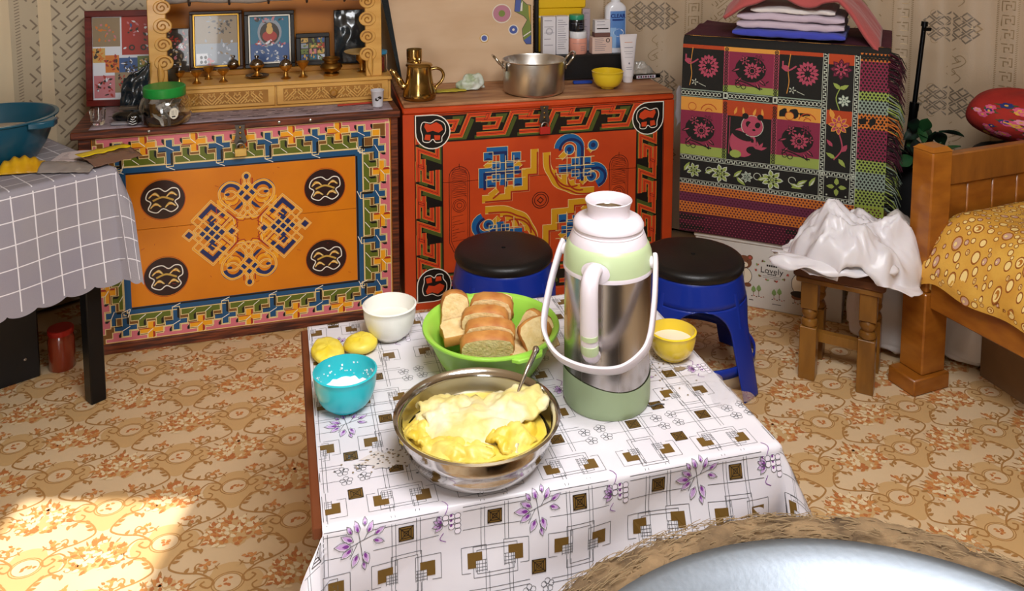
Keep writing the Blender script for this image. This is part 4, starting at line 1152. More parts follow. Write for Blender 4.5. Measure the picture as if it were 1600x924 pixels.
# ================================================================ plastic stools
M_bluep = mat('blue_plastic', '#0a2f9c', .35, coat=.15); M_blackp = mat('black_plastic', '#141314', .38, bump=.15, bscale=300)
def stool(label, loc, rz):
    t = thing('plastic_stool', label, 'stool', loc, rz, 'blue plastic stools behind the low table')
    ZS = .345
    rad = lambda z: .143 + .072 * (1 - z / ZS) ** 1.1
    MB().lathe([(0, ZS + .022), (.006, ZS + .022), (.007, ZS + .027), (.03, ZS + .0275), (.13, ZS + .0265), (.146, ZS + .022), (.152, ZS + .012), (.1525, ZS + .004), (.149, ZS - .004), (.14, ZS - .004), (.14, ZS), (0, ZS)][::-1], 64, cap=False).build('seat', M_blackp, t, smooth=50)
    MB().grid(lambda u, v: (rad(.262 + (ZS - .262) * v) * cos(2 * pi * u), rad(.262 + (ZS - .262) * v) * sin(2 * pi * u), .262 + (ZS - .262) * v), 72, 5, closed_u=True).build('skirt', M_bluep, t, smooth=60, solid=.004)
    def hw(z):
        a = 9.5 + 5.0 * z / .2
        if z > .18: a = a + (45.2 - a) * (1 - sqrt(max(0, 1 - ((z - .18) / .083) ** 2.2)))
        return R(min(45.2, a))
    for q in range(4):
        c = R(45 + 90 * q)
        def f(u, v):
            z = .264 * v; a = c + (u * 2 - 1) * hw(z); r = rad(z) - .006 * (1 - abs(u * 2 - 1) ** 6) * (v < .75)*0
            return (r * cos(a), r * sin(a), z)
        MB().grid(f, 16, 40).build('leg', M_bluep, t, smooth=60, solid=.005)
        mb = MB()                                  # stiffening rib standing off the skirt over each leg
        mb.grid(lambda u, v: ((rad(.2 + .1 * v) + .0035 * sin(pi * u) ** .5) * cos(c + (u - .5) * R(9)), (rad(.2 + .1 * v) + .0035 * sin(pi * u) ** .5) * sin(c + (u - .5) * R(9)), .2 + .1 * v), 8, 8)
        mb.build('rib', M_bluep, t, smooth=60)
    MB().grid(lambda u, v: ((rad(.09) - .006) * cos(2 * pi * u) * (1 - .0), (rad(.09) - .006) * sin(2 * pi * u), .072 + .03 * v), 72, 2, closed_u=True).build('brace', M_bluep, t, smooth=60, solid=.005)
    return t
st = stool('blue plastic stool with black seat in front of the vermilion chest, left one', (-.026, 2.578, 0), 8)
s2 = dup(st, (.551, 2.53, 0), -2, 'blue plastic stool with black seat beside the thermos, right one')

# ================================================================ blanket-covered pile
BA = -24.0
bb = thing('blanket_bundle', 'bundle draped with a multicoloured flower and panda patterned blanket', 'blanket', (.607, 3.027, 0), BA)
BW = .675
M_bl = lambda n, c: mat('blanket_' + n, c, .9, bump=.4, bscale=420)
B_dark = M_bl('black', '#1c1a17'); B_mag = M_bl('magenta', '#842a44'); B_gre = M_bl('green', '#8fa03e'); B_ora = M_bl('orange', '#c9702c'); B_red = M_bl('red', '#b0431f')
B_whi = M_bl('pale', '#c3c9b8'); B_pk = M_bl('pink', '#ab475b'); B_lim = M_bl('lime', '#93a44e'); B_mar = M_bl('maroon', '#4a1528'); B_pur = M_bl('purple', '#6b2b45'); B_yor = M_bl('amber', '#d8953f'); B_gry = M_bl('grey', '#8b9a8a')
BP = [B_dark, B_mag, B_gre, B_ora, B_red, B_whi, B_pk, B_lim, B_mar, B_pur, B_yor, B_gry]
DK, MG, GN, OR, RD, PA, PI_, LI, MR, PU, AM, GY = range(12)
def bl_map(x, z, h):
    # front face, slightly bulging, rounded into the top
    bul = .012 * sin(pi * min(1, max(0, (z - .25) / .7))) + .006 * nz(x * 5, z * 5, 2)
    y = -bul
    if z < .33: y += .0 + .02 * ((.33 - z) / .08) ** 2 * .3
    if z > .935:
        q = min(.06, z - .935); a = q / .03
        y = y + .03 * (1 - cos(min(a, pi / 2))); z = .935 + .03 * sin(min(a, pi / 2))
    return (x, y - h, z)
mb = MB(); mb.grid(lambda u, v: bl_map(BW * u, .25 + .03 * (1 - u) * 0 + (.982 - .25) * v, 0), 40, 60); mb.build('blanket_front', B_dark, bb, smooth=180)
mb = MB()
mb.grid(lambda u, v: (BW * u, .02 + .40 * v, .965 + .012 * nz(u * 4, v * 4, 1)), 20, 14); mb.build('blanket_top', B_mar, bb, smooth=180)
mb = MB(); mb.box(.012, .012, .29, BW - .006, .42, .955, b=.02); mb.build('bundle_core', B_dark, bb)
mb = MB(); mb.grid(lambda u, v: (BW + .004 * nz(v * 9, u * 9, 3), .0 + .42 * u, .36 + .60 * v), 12, 20); mb.build('blanket_side', B_mar, bb, smooth=180)
p = PR(); p.maxseg = .03
# grounds
def bands(x0, x1, L, l=1):
    for z0, z1, c in L: p.rect(x0, z0, x1, z1, c, l)
bands(0, BW, [(.93, .975, AM)])
bands(0, .145, [(.922, .935, RD), (.778, .922, DK), (.70, .748, AM), (.575, .70, MG), (.54, .575, LI)])
bands(.163, .312, [(.92, .935, AM), (.802, .92, MG), (.778, .802, LI), (.695, .748, RD), (.54, .695, DK)])
bands(.33, .47, [(.922, .935, RD), (.778, .922, DK), (.70, .748, AM), (.575, .70, MG), (.54, .575, LI)])
bands(.487, .567, [(.90, .935, RD), (.83, .90, DK), (.748, .83, DK), (.70, .748, RD), (.54, .70, DK)])
bands(.585, BW, [(.918, .945, OR), (.82, .918, MG), (.79, .82, LI), (.746, .79, GY), (.695, .746, OR), (.59, .695, MG), (.55, .59, LI), (.49, .55, GY), (.437, .49, LI)])
bands(0, .585, [(.40, .435, OR), (.365, .40, PU), (.325, .365, OR), (.25, .325, MR)])
bands(.585, BW, [(.40, .437, GN), (.365, .40, PU), (.325, .365, OR), (.25, .325, MR)])
bands(0, .585, [(.447, .54, DK)])
# link dividers
def links_h(x0, x1, z0, z1):
    p.rect(x0, z0, x1, z1, GY, 2); p.rect(x0, z0 + .004, x1, z1 - .004, DK, 3)
    x = x0 + .007; zc = (z0 + z1) / 2
    while x < x1 - .005: p.ring(x, zc, .0062, .002, PA, 4, 8); x += .0125
def links_v(x0, x1, z0, z1, cols):
    zc = z0 + .007; xc = (x0 + x1) / 2
    for a, b, c in cols: p.rect(x0, max(z0, a), x1, min(z1, b), c, 2)
    while zc < z1 - .005:
        p.ring(xc, zc, .0058, .0026, DK, 4, 8); p.ell(xc, zc, .003, .003, DK, 4, 6); zc += .0118
for a, b in ((0, .145), (.163, .312), (.33, .47)): links_h(a, b, .749, .777)
for xc in (.145, .312):
    links_v(xc, xc + .018, .778, .935, [(.92, .94, AM), (.80, .92, PI_), (.77, .80, LI)]); links_v(xc, xc + .018, .54, .748, [(.70, .75, RD), (.575, .70, PI_), (.54, .575, LI)])
    p.rect(xc + .001, .752, xc + .017, .775, PA, 3); p.rect(xc + .005, .757, xc + .013, .770, DK, 4)
# zigzag (battlement) lines
def batt(P0, P1, w=.004, amp=.0035):
    a = Vector(P0); b = Vector(P1); d = (b - a); L = d.length; d.normalize(); n = Vector((-d.y, d.x)); pts = []; s = 0; k = 1
    while s < L:
        pts += [tuple(a + d * s + n * amp * k), tuple(a + d * min(L, s + .008) + n * amp * k)]; k = -k; s += .008
    p.stroke(pts, .0022, PA, 5)
for P in (((0, .53), (.585, .53)), ((0, .441), (.585, .441)), ((.4785, .435), (.4785, .935)), ((.576, .435), (.576, .935))):
    a, b = Vector(P[0]), Vector(P[1]); n = Vector((-(b - a).y, (b - a).x)).normalized() * .008
    p.stroke([tuple(a), tuple(b)], .017, DK, 3); batt(*P)
    for s in (-1, 1): p.stroke([tuple(a + n * s), tuple(b + n * s)], .0016, PA, 5)
# flowers
def bflower(x, z, r, c, c2=DK, n=9, l=5):
    for i in range(n):
        an = 360 / n * i; p.leaf(x + .3 * r * cos(R(an)), z + .3 * r * sin(R(an)), r * .75, r * .5, an, c2, l)
    for i in range(n):
        an = 360 / n * i; p.leaf(x + .38 * r * cos(R(an)), z + .38 * r * sin(R(an)), r * .55, r * .3, an, c, l + 1)
    p.ell(x, z, r * .3, r * .3, c2, l + 2, 10); p.ring(x, z, r * .3, r * .09, c, l + 3, 10)
def mum(x, z, r, c, l=5):
    for k in range(16): an = 22.5 * k; p.leaf(x + .6 * r * cos(R(an)) * .8, z + .6 * r * sin(R(an)), r * .5, r * .3, an, c, l)
    for k in range(9): an = 40 * k + 10; p.leaf(x + .22 * r * cos(R(an)), z + .25 * r * sin(R(an)), r * .42, r * .22, an, c, l + 1)
    p.ell(x, z, r * .14, r * .14, DK, l + 2, 8)
for x0 in (.0, .33):
    mum(x0 + .092, .862, .038, PI_); p.stroke(smooth_path([(x0 + .036, .925), (x0 + .03, .87), (x0 + .034, .83), (x0 + .028, .79)], 5), .0022, AM, 5)
    p.stroke(smooth_path([(x0 + .012, .9), (x0 + .014, .875), (x0 + .03, .868), (x0 + .056, .885)], 5), .005, PI_, 5); p.ell(x0 + .02, .878, .012, .008, PI_, 5)
    bflower(x0 + .046, .803, .014, PA, DK, 5); p.stroke([(x0 + .06, .8), (x0 + .085, .79)], .0018, PA, 5)
def bouquet(x, z):
    p.ell(x, z, .052, .045, DK, 4, 18)
    bflower(x + .006, z - .004, .032, PI_, DK, 12, 5); bflower(x - .02, z + .03, .018, PI_, DK, 6, 5); bflower(x + .026, z + .036, .017, MG, DK, 6, 5); bflower(x + .04, z + .004, .014, PI_, DK, 5, 5)
    for a, b, an, L in ((-.036, .0, 200, .03), (-.03, -.03, 230, .034), (.03, -.034, 320, .03), (.02, -.045, 300, .03)): p.leaf(x + a, z + b, L, .012, an, DK, 5); p.leaf(x + a, z + b, L * .8, .005, an, PI_, 6)
    for a, b in ((-.04, -.058), (-.022, -.062)): p.ring(x + a, z + b, .008, .0025, DK, 5, 10)
    p.stroke(smooth_path([(x - .05, z - .04), (x - .02, z - .045), (x + .02, z - .06), (x + .042, z - .065)], 5), .004, DK, 6)
bouquet(.236, .862)
for x0 in (.0, .33):
    bouquet(x0 + .068, .635); p.ell(x0 + .04, .715, .014, .012, AM, 5); p.ring(x0 + .04, .715, .014, .002, RD, 6, 12)
    for k in range(3): p.stroke(arc(x0 + .098, .70, .012 + .008 * k, 20, 170, 8), .003, (RD, AM, RD)[k], 5)
# panda square: seated panda eating leaves
px_, pz_ = .236, .63
p.ell(px_ + .012, pz_ + .035, .037, .034, PI_, 4, 18); p.ell(px_ - .018, pz_ - .025, .045, .052, PI_, 3, 18); p.ring(px_ + .012, pz_ + .035, .037, .002, PA, 5)
for a, b in ((-.012, .068), (.038, .068)): p.ell(px_ + a, pz_ + b, .011, .011, DK, 6, 10)
p.ell(px_ + .0, pz_ + .04, .01, .012, DK, 6, 10, 30); p.ell(px_ + .03, pz_ + .04, .009, .011, DK, 6, 10, -30); p.ell(px_ + .018, pz_ + .022, .006, .004, DK, 6, 8)
p.ell(px_ - .022, pz_ - .002, .036, .014, DK, 5, 14, -20); p.ell(px_ + .014, pz_ - .05, .02, .014, DK, 5, 12); p.ell(px_ - .042, pz_ - .068, .02, .014, LI, 5, 12)
for an in (60, 100, 140, 20): p.leaf(px_ + .035, pz_ - .045, .03, .01, an, PI_, 6)
for k in range(9): p.leaf(.17 + .016 * k, .70, .03, .009, 60 + 12 * (k % 4), AM if k % 2 else RD, 4); 
p.stroke([(.171, .56), (.172, .69)], .002, PI_, 5)
# floral column and band
bflower(.527, .885, .034, MG, MR, 8); bflower(.527, .885, .024, PI_, DK, 8, 7)
p.leaf(.527, .82, .03, .014, 140, LI, 5); p.leaf(.527, .82, .03, .014, 30, LI, 5); p.stroke(smooth_path([(.53, .83), (.515, .79), (.527, .75)], 4), .003, LI, 5); bflower(.54, .782, .02, PA, GY, 7)
bflower(.527, .70, .032, PI_, AM, 8); p.leaf(.51, .72, .035, .016, 110, AM, 5); p.leaf(.545, .72, .035, .016, 60, RD, 5)
p.stroke(smooth_path([(.53, .67), (.54, .62), (.515, .58)], 4), .004, PI_, 5); p.leaf(.54, .61, .03, .016, 60, PI_, 5); p.leaf(.52, .585, .035, .014, 150, LI, 5); p.leaf(.53, .585, .035, .014, 310, LI, 5); p.leaf(.51, .625, .03, .012, 130, PI_, 5)
for x, r_, c in ((.05, .026, LI), (.145, .033, LI), (.32, .035, LI), (.235, .02, GY)): bflower(x, .484, r_, c, PA, 7); bflower(x, .484, r_ * .6, DK, c, 5, 8)
for x, an in ((.015, 60), (.09, 30), (.19, 45), (.2, -40), (.27, 20), (.38, -20), (.4, 30), (.44, 60), (.42, 200)): p.leaf(x, .478, .04, .014, an, LI, 5); p.leaf(x + .004, .479, .028, .005, an, PA, 6)
for x in (.105, .27, .385): p.stroke(arc(x, .49, .012, 0, 280, 9), .0022, PA, 5)
for an in (0, 90, 180, 270): p.leaf(.527 + .006 * cos(R(an)), .488 + .006 * sin(R(an)), .026, .015, an, LI, 6)
for a, b in ((-.03, .03), (.03, .03), (-.03, -.03), (.03, -.03)): p.ell(.527 + a, .488 + b, .003, .003, PA, 6, 6)
# open mesh: dark lozenge lattice over the stripes
def mesh(x0, x1, z0, z1, e=.0115, w=.0042, c=DK, l=4):
    nx = int((x1 - x0) / e); nzz = int((z1 - z0) / (e * .82))
    for i in range(nx + 1):
        for j in range(nzz + 1):
            x = x0 + (i + .5 * (j % 2)) * e; z = z0 + (j + .5) * (e * .82)
            if x < x1 - .003 and z < z1 - .003: p.poly([(x - w, z), (x, z + w * 1.15), (x + w, z), (x, z - w * 1.15)], c, l)
nzz = 0
mesh(.590, BW, .437, .945)
mesh(.004, BW - .002, .327, .435, c=MR, w=.0036); mesh(.004, BW - .002, .252, .325, c=PI_, w=.0022)
p.clip(lambda a, b: -.001 < a < BW + .001 and .249 < b < .976)
p.build('woven_pattern', BP, bl_map, bb, 'woven flowers, panda and striped border')
# fringe down the right edge
mb = MB()
fcols = [(.945, .8, B_mar), (.8, .745, B_gry), (.745, .69, B_ora), (.69, .58, B_mar), (.58, .42, B_gry)]
frm = [B_mar, B_gry, B_ora, B_lim, B_dark]
for i in range(330):
    z = .43 + .525 * i / 330; L = rng.uniform(.035, .065)
    mb.m = 0 if (z > .82 or .59 < z < .69) else (2 if .695 < z < .745 else (1, 3, 4)[i % 3])
    if rng.random() < .25: mb.m = 4
    y0 = rng.uniform(-.004, .02)
    q = [(BW - .004, y0 - .008, z), (BW + L * .5, y0 + rng.uniform(-.02, .01), z - L * .25 + rng.uniform(-.01, .01)), (BW + L * .8, y0 + rng.uniform(-.01, .03), z - L * .9)]
    mb.tube(q, [.002, .0018, .0008], 4)
tag(mb.build('fringe', frm, bb, smooth=60), 'shaggy multicoloured yarn fringe', kind='stuff')
# white printed carton underneath
cb_ = thing('cardboard_carton', 'white carton printed with bears and trees under the blanket bundle', 'box', (.607, 3.027, 0), BA)
M_cart = mat('white_carton', '#d6d0c8', .6, col2='#cbc4bb', scale=4)
MB().box(.055, .02, 0, .56, .40, .232, b=.003).build('carton_body', M_cart, cb_, smooth=0)
MB().box(.05, .015, .232, .565, .405, .262, b=.003).build('carton_lid', M_cart, cb_, smooth=0)
p = PR()
C_br = mat('carton_brown', '#7a4a30', .6); C_cr = mat('carton_cream', '#e6d6bd', .6); C_gr = mat('carton_green', '#7f9a5a', .6); C_rd = mat('carton_red', '#b8574a', .6); C_dk = mat('carton_dark', '#2b211d', .6)
def bear(x, z, k):
    X = lambda a, b: (x + a * k, z + b * k)
    for a in (-.03, .03): p.ell(*X(a, .118), .015 * k, .015 * k, 0, 2); p.ell(*X(a, .118), .008 * k, .008 * k, 3, 3)
    p.ell(*X(0, .09), .04 * k, .037 * k, 0, 2, 18); p.ell(*X(0, .076), .021 * k, .015 * k, 1, 3); p.ell(*X(0, .082), .006 * k, .004 * k, 4, 4, 8)
    for a in (-.018, .018): p.ell(*X(a, .098), .003 * k, .003 * k, 4, 4, 6)
    p.ell(*X(0, .015), .042 * k, .046 * k, 1, 1, 18); p.ring(*X(0, .015), .042 * k, .002, 4, 2, 20, ry=.046 * k); p.stroke([X(0, .05), X(0, -.03)], .0015, 4, 3)
    for a in (-.022, .022): p.ell(*X(a, -.034), .019 * k, .012 * k, 0, 3)
bear(.230, .104, .66); bear(.432, .1, .95)
wx, wz = .325, .146
for k in range(22):
    an = 360 / 22 * k; x, z = wx + .052 * cos(R(an)), wz + .034 * sin(R(an))
    p.leaf(x, z, .012, .006, an + (70 if k % 2 else -60), (3, 2, 0)[k % 3], 2)
for k in range(4):
    for q in range(2):
        x = .265 + .07 * k + .018 * q; z = .062 + .006 * q; p.leaf(x, z - .006, .026, .016, 90, 2, 2); p.stroke([(x, z - .018), (x, z)], .0015, 0, 2)
    for q in range(6): p.ell(.26 + .07 * k + .008 * q, .043 + .003 * (q % 2), .003, .002, (4, 3, 0)[q % 3], 2, 6)
p.stroke([(.2, .03), (.21, .03)], .002, 4, 1); p.stroke([(.25, .028), (.265, .028)], .003, 4, 1); p.stroke([(.33, .026), (.36, .026)], .002, 4, 1)
p.ell(.42, .078, .03, .012, 4, 6, 18)
p.build('printed_pictures', [C_br, C_cr, C_gr, C_rd, C_dk], lambda u, v, h: (u, .0195 - h, v), cb_)['kind'] = 'stuff'
text_mesh('lettering', 'Lovely', .03, C_dk, cb_, (wx, .0185, wz - .01)); 
p = PR()
for k in range(5): p.rect(wx - .018 + .0075 * k, wz + .014, wx - .0125 + .0075 * k, wz + .021, 0, 1)
for k in range(5): p.rect(wx - .014 + .006 * k, wz - .016, wx - .0095 + .006 * k, wz - .012, 0, 1)
for k in range(2): p.stroke([(wx - .03, wz - .021 - .006 * k), (wx + .03, wz - .021 - .006 * k)], .001, 0, 1)
p.build('small_print', [C_dk], lambda u, v, h: (u, .0195 - h, v), cb_)['kind'] = 'stuff'

# ---- folded clothes on top of the bundle
def folded(name, label, x0, x1, z0, z1, m, seed, y0=-.0, y1=.3, droop=0.0, layers=2):
    t = thing(name, label, 'clothes', (.607, 3.027, 0), BA, 'folded clothes on the blanket bundle')
    hh = (z1 - z0) / layers
    for k in range(layers):
        mb = MB()
        def f(u, v):
            a = 2 * pi * v                                     # rounded slab cross-section in y-z
            ex = .22
            cy = cos(a); cz = sin(a)
            yy = (y0 + y1) / 2 + (y1 - y0) / 2 * (abs(cy) ** ex) * (1 if cy > 0 else -1)
            zz = z0 + hh * (k + .5) + hh * .5 * (abs(cz) ** .45) * (1 if cz > 0 else -1)
            e = abs(u * 2 - 1) ** 10
            xx = x0 + (x1 - x0) * u
            zc = z0 + hh * (k + .5)
            zz = zc + (zz - zc) * (1 - .5 * e)
            w = .006 * nz(u * 5 + seed, yy * 9, k + seed) + .003 * nz(u * 14, yy * 22, seed)
            zz += w * .8 - droop * max(0, (u - .75) / .25) ** 2
            return (xx, yy + .010 * nz(u * 6, zz * 30, seed + k) + .004 * k, zz)
        mb.grid(f, 44, 40)
        # closed ends
        mb.build('fold', m, t, smooth=180)
    return t
M_cl = lambda n, c: mat('clothes_' + n, c, .85, bump=.35, bscale=90, sheen=.2)
folded('folded_clothes', 'royal blue folded cloth at the bottom of the clothes pile', .168, .535, .972, 1.0, M_cl('blue', '#3c45b0'), 1, .012, .3, layers=1)
folded('folded_clothes', 'pale lilac folded shirts in the middle of the clothes pile', .18, .53, 1.0, 1.055, M_cl('lilac', '#c3b2c0'), 5, .02, .3, layers=2)
folded('folded_clothes', 'off-white folded shirt under the pink towel', .225, .50, 1.055, 1.075, M_cl('white', '#d9d2ce'), 8, .03, .3, layers=1)
M_pinkt = M_cl('coral', '#b0504f')
tw = thing('towel', 'coral pink towel thrown over the top of the clothes pile', 'towel', (.607, 3.027, 0), BA)
mb = MB()
def f(u, v):
    x = .14 + .50 * u; y = .0 + .32 * v
    z = 1.105 + .035 * sin(pi * min(1, u * 1.1)) + .014 * nz(u * 5, v * 5, 2) + .014 * (noise.ridged_multi_fractal(Vector((u * 2.3, v * 2.0, .7)), 1.0, 2.0, 3, 1.0, 2.0) - 1.0)
    if u > .72: z -= .13 * ((u - .72) / .28) ** 1.6
    if u < .18: z -= .05 * ((.18 - u) / .18) ** 2
    if v < .25: z -= .028 * ((.25 - v) / .25) ** 2 * (1 + .4 * sin(u * 14))
    y -= .012 * sin(u * 11) * (1 - v)
    return (x, y, z)
mb.grid(f, 60, 40); mb.build('towel_cloth', M_pinkt, tw, smooth=180, solid=.012)

# ================================================================ small wooden stool with plastic bag
M_pine = mat('stool_varnish', '#9c6a28', .35, col2='#704818', scale=5, stretch=(3, 3, .6), bump=.12, coat=.3)
M_seatw = mat('stool_seat', '#4f2c17', .5, col2='#6b3d20', scale=7, stretch=(.7, 4, 1), bump=.2)
ws = thing('wooden_stool', 'small varnished wooden stool with turned legs carrying a white plastic bag', 'stool', (1.005, 2.515, 0), -29)
MB().box(-.128, -.105, .322, .128, .105, .354, b=.006).build('seat', M_seatw, ws)
MB().box(-.12, -.1, .306, .12, .1, .323, b=.003).build('seat_frame', M_pine, ws)
for x in (-.082, .082):
    for y in (-.068, .068):
        l = MB(); l.box(x - .024, y - .024, 0, x + .024, y + .024, .165, b=.002)
        l.lathe([(.019, .165), (.023, .168), (.025, .176), (.022, .184), (.016, .188), (.02, .195), (.025, .206), (.024, .214), (.019, .222)], 20, T(x, y))
        l.box(x - .024, y - .024, .222, x + .024, y + .024, .307, b=.002)
        l.build('leg', M_pine, ws, smooth=35)
for x in (-.082, .082): MB().box(x - .009, -.06, .085, x + .009, .06, .12).build('stretcher', M_pine, ws, smooth=0)
MB().box(-.075, -.011, .088, .075, .011, .118).build('stretcher', M_pine, ws, smooth=0)
M_plast = mat('white_plastic_bag', '#e4dfe3', .32, sss=.1, bump=.15, bscale=30)
def crumple(name, label, cat, loc, sx, sy, sz, seed, m, rz=0, amp=.22, freq=2.2, nu=70, nv=44, flat=.0, group=None):
    mb = MB()
    def f(u, v):
        a = 2 * pi * u; b = pi * v
        d = Vector((sin(b) * cos(a), sin(b) * sin(a), -cos(b)))
        n1 = noise.ridged_multi_fractal(d * freq * .6 + Vector((seed, seed * 2, 0)), 1.0, 2.0, 4, 1.0, 2.0) - 1.0
        k = 1 + amp * .55 * n1 + amp * .9 * noise.noise(d * freq * .9 + Vector((0, seed, 0)))
        z = d.z * k * sz
        if z < 0: z *= .12 + flat
        return (d.x * k * sx, d.y * k * sy, z)
    mb.grid(f, nu, nv, closed_u=True)
    zmin = min(v[2] for v in mb.v)
    mb.v = [(a, b, c - zmin) for a, b, c in mb.v]
    return tag(mb.build(name, m, smooth=180, loc=loc, rot=(0, 0, R(rz))), label, cat, group)
bagt = thing('plastic_bag', 'crumpled white plastic bag heaped on the small wooden stool', 'bag', (1.015, 2.50, .356), -20)
def bagf(u, v):
    x = (u - .5) * 2; y = (v - .5) * 2
    rr = sqrt(x * x + y * y)
    X_ = .2 * x * (1 - .18 * y * y) * (1 + .12 * nz(y * 2, 3, 1)); Y_ = .15 * y * (1 - .2 * x * x)
    hgt = max(0, 1 - ((x - .08) ** 2 * 1.1 + y * y * .9)) ** .8
    cr = noise.ridged_multi_fractal(Vector((x * 1.1 + 5.3, y * 1.2, .3)), .9, 2.2, 5, 1.0, 2.0) - 1.1
    n2 = nz(x * 1.8 + 4, y * 1.8, 3)
    z = .004 + .15 * hgt ** .7 * (1 + .42 * cr + .55 * n2) + .014 * abs(nz(x * 3, y * 3, 7))
    z = max(.003 + .006 * abs(nz(x * 6, y * 6, 1)), z)
    if x > .55: z -= .07 * (x - .55)
    X_ += .02 * nz(x * 3, y * 3, 11); Y_ += .02 * nz(x * 3, y * 3, 12)
    return (X_ , Y_, z)
mb = MB(); mb.grid(bagf, 90, 70); mb.build('bag_film', M_plast, bagt, smooth=180, solid=.0015)
# loose handle flap trailing to the left over the seat edge
mb = MB(); mb.grid(lambda u, v: (-.215 + .33 * u + .02 * nz(v * 3, u * 3, 9), -.125 - .035 * sin(pi * u) + .09 * v, .012 + .022 * sin(pi * v) + .02 * nz(u * 5, v * 4, 4) + .02 * u), 40, 14)
mb.build('bag_handle', M_plast, bagt, smooth=180, solid=.0015)
# white sacks on the floor
M_sack = mat('white_sack', '#dfdad7', .45, col2='#d0cac7', scale=6, bump=.25, bscale=45)
crumple('white_sack', 'white plastic sack on the floor behind the small wooden stool', 'sack', (1.275, 2.69, 0), .165, .14, .35, 3.3, M_sack, amp=.16, flat=.05, group='white sacks by the bed')
crumple('white_sack', 'full white sack standing under the bed end', 'sack', (1.45, 2.60, 0), .105, .10, .25, 8.1, M_sack, amp=.12, flat=.05, group='white sacks by the bed')

# ================================================================ bed
M_bed = mat('bed_pine', '#a9671f', .38, col2='#8a4d14', scale=4, stretch=(2, 2, 5), bump=.1, coat=.25)
M_bed2 = mat('bed_pine_dark', '#7c4818', .42, col2='#93591f', scale=4, stretch=(6, 2, 2), bump=.1, coat=.2)
bd = thing('bed', 'varnished pine bed with square posts and panelled headboard', 'bed', (1.203, 2.405, 0), 22)
# local: x along the headboard, -y towards the foot of the bed
pp = MB()
pp.box(0, 0, .05, .092, .085, .30, b=.004); pp.box(.008, .006, .30, .086, .08, .72, b=.004)
pp.add([(.008, .006, .72), (.086, .006, .72), (.086, .08, .72), (.008, .08, .72), (.02, .018, .732), (.074, .018, .732), (.074, .068, .732), (.02, .068, .732)], [(0, 1, 5, 4), (1, 2, 6, 5), (2, 3, 7, 6), (3, 0, 4, 7), (4, 5, 6, 7)])
pp.build('post', M_bed, bd, smooth=20)
MB().box(-.04, -.012, 0, .10, .088, .05, b=.004).build('foot_block', M_bed, bd)
MB().box(.086, .03, .605, .98, .062, .70, b=.004).build('headboard_rail', M_bed2, bd)
for k in range(8): MB().box(.088 + .105 * k, .04, .36, .088 + .105 * k + .102, .054, .604, b=.004).build('headboard_panel', M_bed, bd)
MB().box(.98, 0, .0, 1.06, .085, .72, b=.004).build('post', M_bed, bd)
MB().box(.018, -1.85, .255, .05, .002, .365, b=.004).build('side_rail', M_bed, bd)
MB().box(.99, -1.85, .255, 1.02, .002, .365, b=.004).build('side_rail', M_bed, bd)
MB().box(.05, -1.85, .28, .99, .03, .30).build('slat_base', M_bed2, bd, smooth=0)
# mattress with printed cover
M_cov = mat('cover_yellow', '#e0b04c', .6, col2='#cf9638', scale=10, bump=.2, bscale=200)
C_am = mat('cover_amber', '#b3701f', .6); C_pl = mat('cover_pale', '#f0d38a', .6); C_pk = mat('cover_mauve', '#c9a08c', .6); C_or = mat('cover_brown', '#8b4a1c', .6)
bm = thing('bed_mattress', 'mattress with yellow bubble-print cover on the pine bed', 'mattress', (1.203, 2.405, 0), 22)
def cov(a, b, h):
    # a across the bed (0 at the near side edge), b from the headboard towards the foot
    e = min(1, max(0, a) / .16); z = .372 + .168 * (1 - (1 - e) ** 2.2)
    x = -.012 + a
    if a < 0: x = -.012 + .006 * sin(b * 30); z = .372 + a
    z += .008 * nz(a * 6, b * 5, 1) + .004 * sin(b * 26 + 3 * a) * (1 - e)
    z -= .02 * max(0, (b - .5))
    e2 = min(1, max(0, b) / .06); z -= .02 * (1 - e2) ** 2
    return (x - h * .4, .02 - b, z + h)
mb = MB(); mb.grid(lambda u, v: cov(-.03 + 1.0 * u, 1.5 * v, 0), 70, 80); mb.build('cover', M_cov, bm, smooth=180)
p = PR(); p.maxseg = .02; r = random.Random(4); pts = []
for k in range(5200):
    a, b = r.uniform(-.02, .62), r.uniform(.005, .8); q = r.choice((.004, .005, .006, .007, .009, .011, .014))
    if all((a - A) ** 2 + (b - B) ** 2 > (q + Q + .002) ** 2 for A, B, Q in pts):
        pts.append((a, b, q)); c = r.choice((1, 1, 2, 2, 1, 4))
        p.ell(a, b, q, q, 0, 1, 14); p.ell(a, b, q * .8, q * .8, 1 if c != 2 else 2, 2, 14); p.ring(a, b, q, .0014, 3, 3, 14)
        if c == 4: p.ell(a, b, q * .55, q * .55, 0, 3, 12)
        p.ell(a - q * .2, b - q * .2, q * .3, q * .3, 1, 4, 8)
p.build('bubble_print', [C_am, C_pl, C_pk, C_or], cov, bm)
MB().box(.02, -1.5, .302, .97, .02, .37, b=.01).build('mattress_core', C_pl, bm)
# carton under the bed
cc = thing('brown_carton', 'brown cardboard carton under the bed at the right edge', 'box', (1.47, 2.345, 0), 16)
M_kraft = mat('kraft', '#8a6a49', .8, col2='#7a5c3d', scale=5)
MB().box(0, 0, 0, .42, .16, .2, b=.002).build('carton_body', M_kraft, cc, smooth=0)
p = PR()
for k in range(5): p.stroke([(.05, .16 - .014 * k), (.05 + .09 - .01 * (k % 3), .16 - .014 * k)], .004, 0, 1)
p.build('small_print', [C_dk], front, cc)['kind'] = 'stuff'

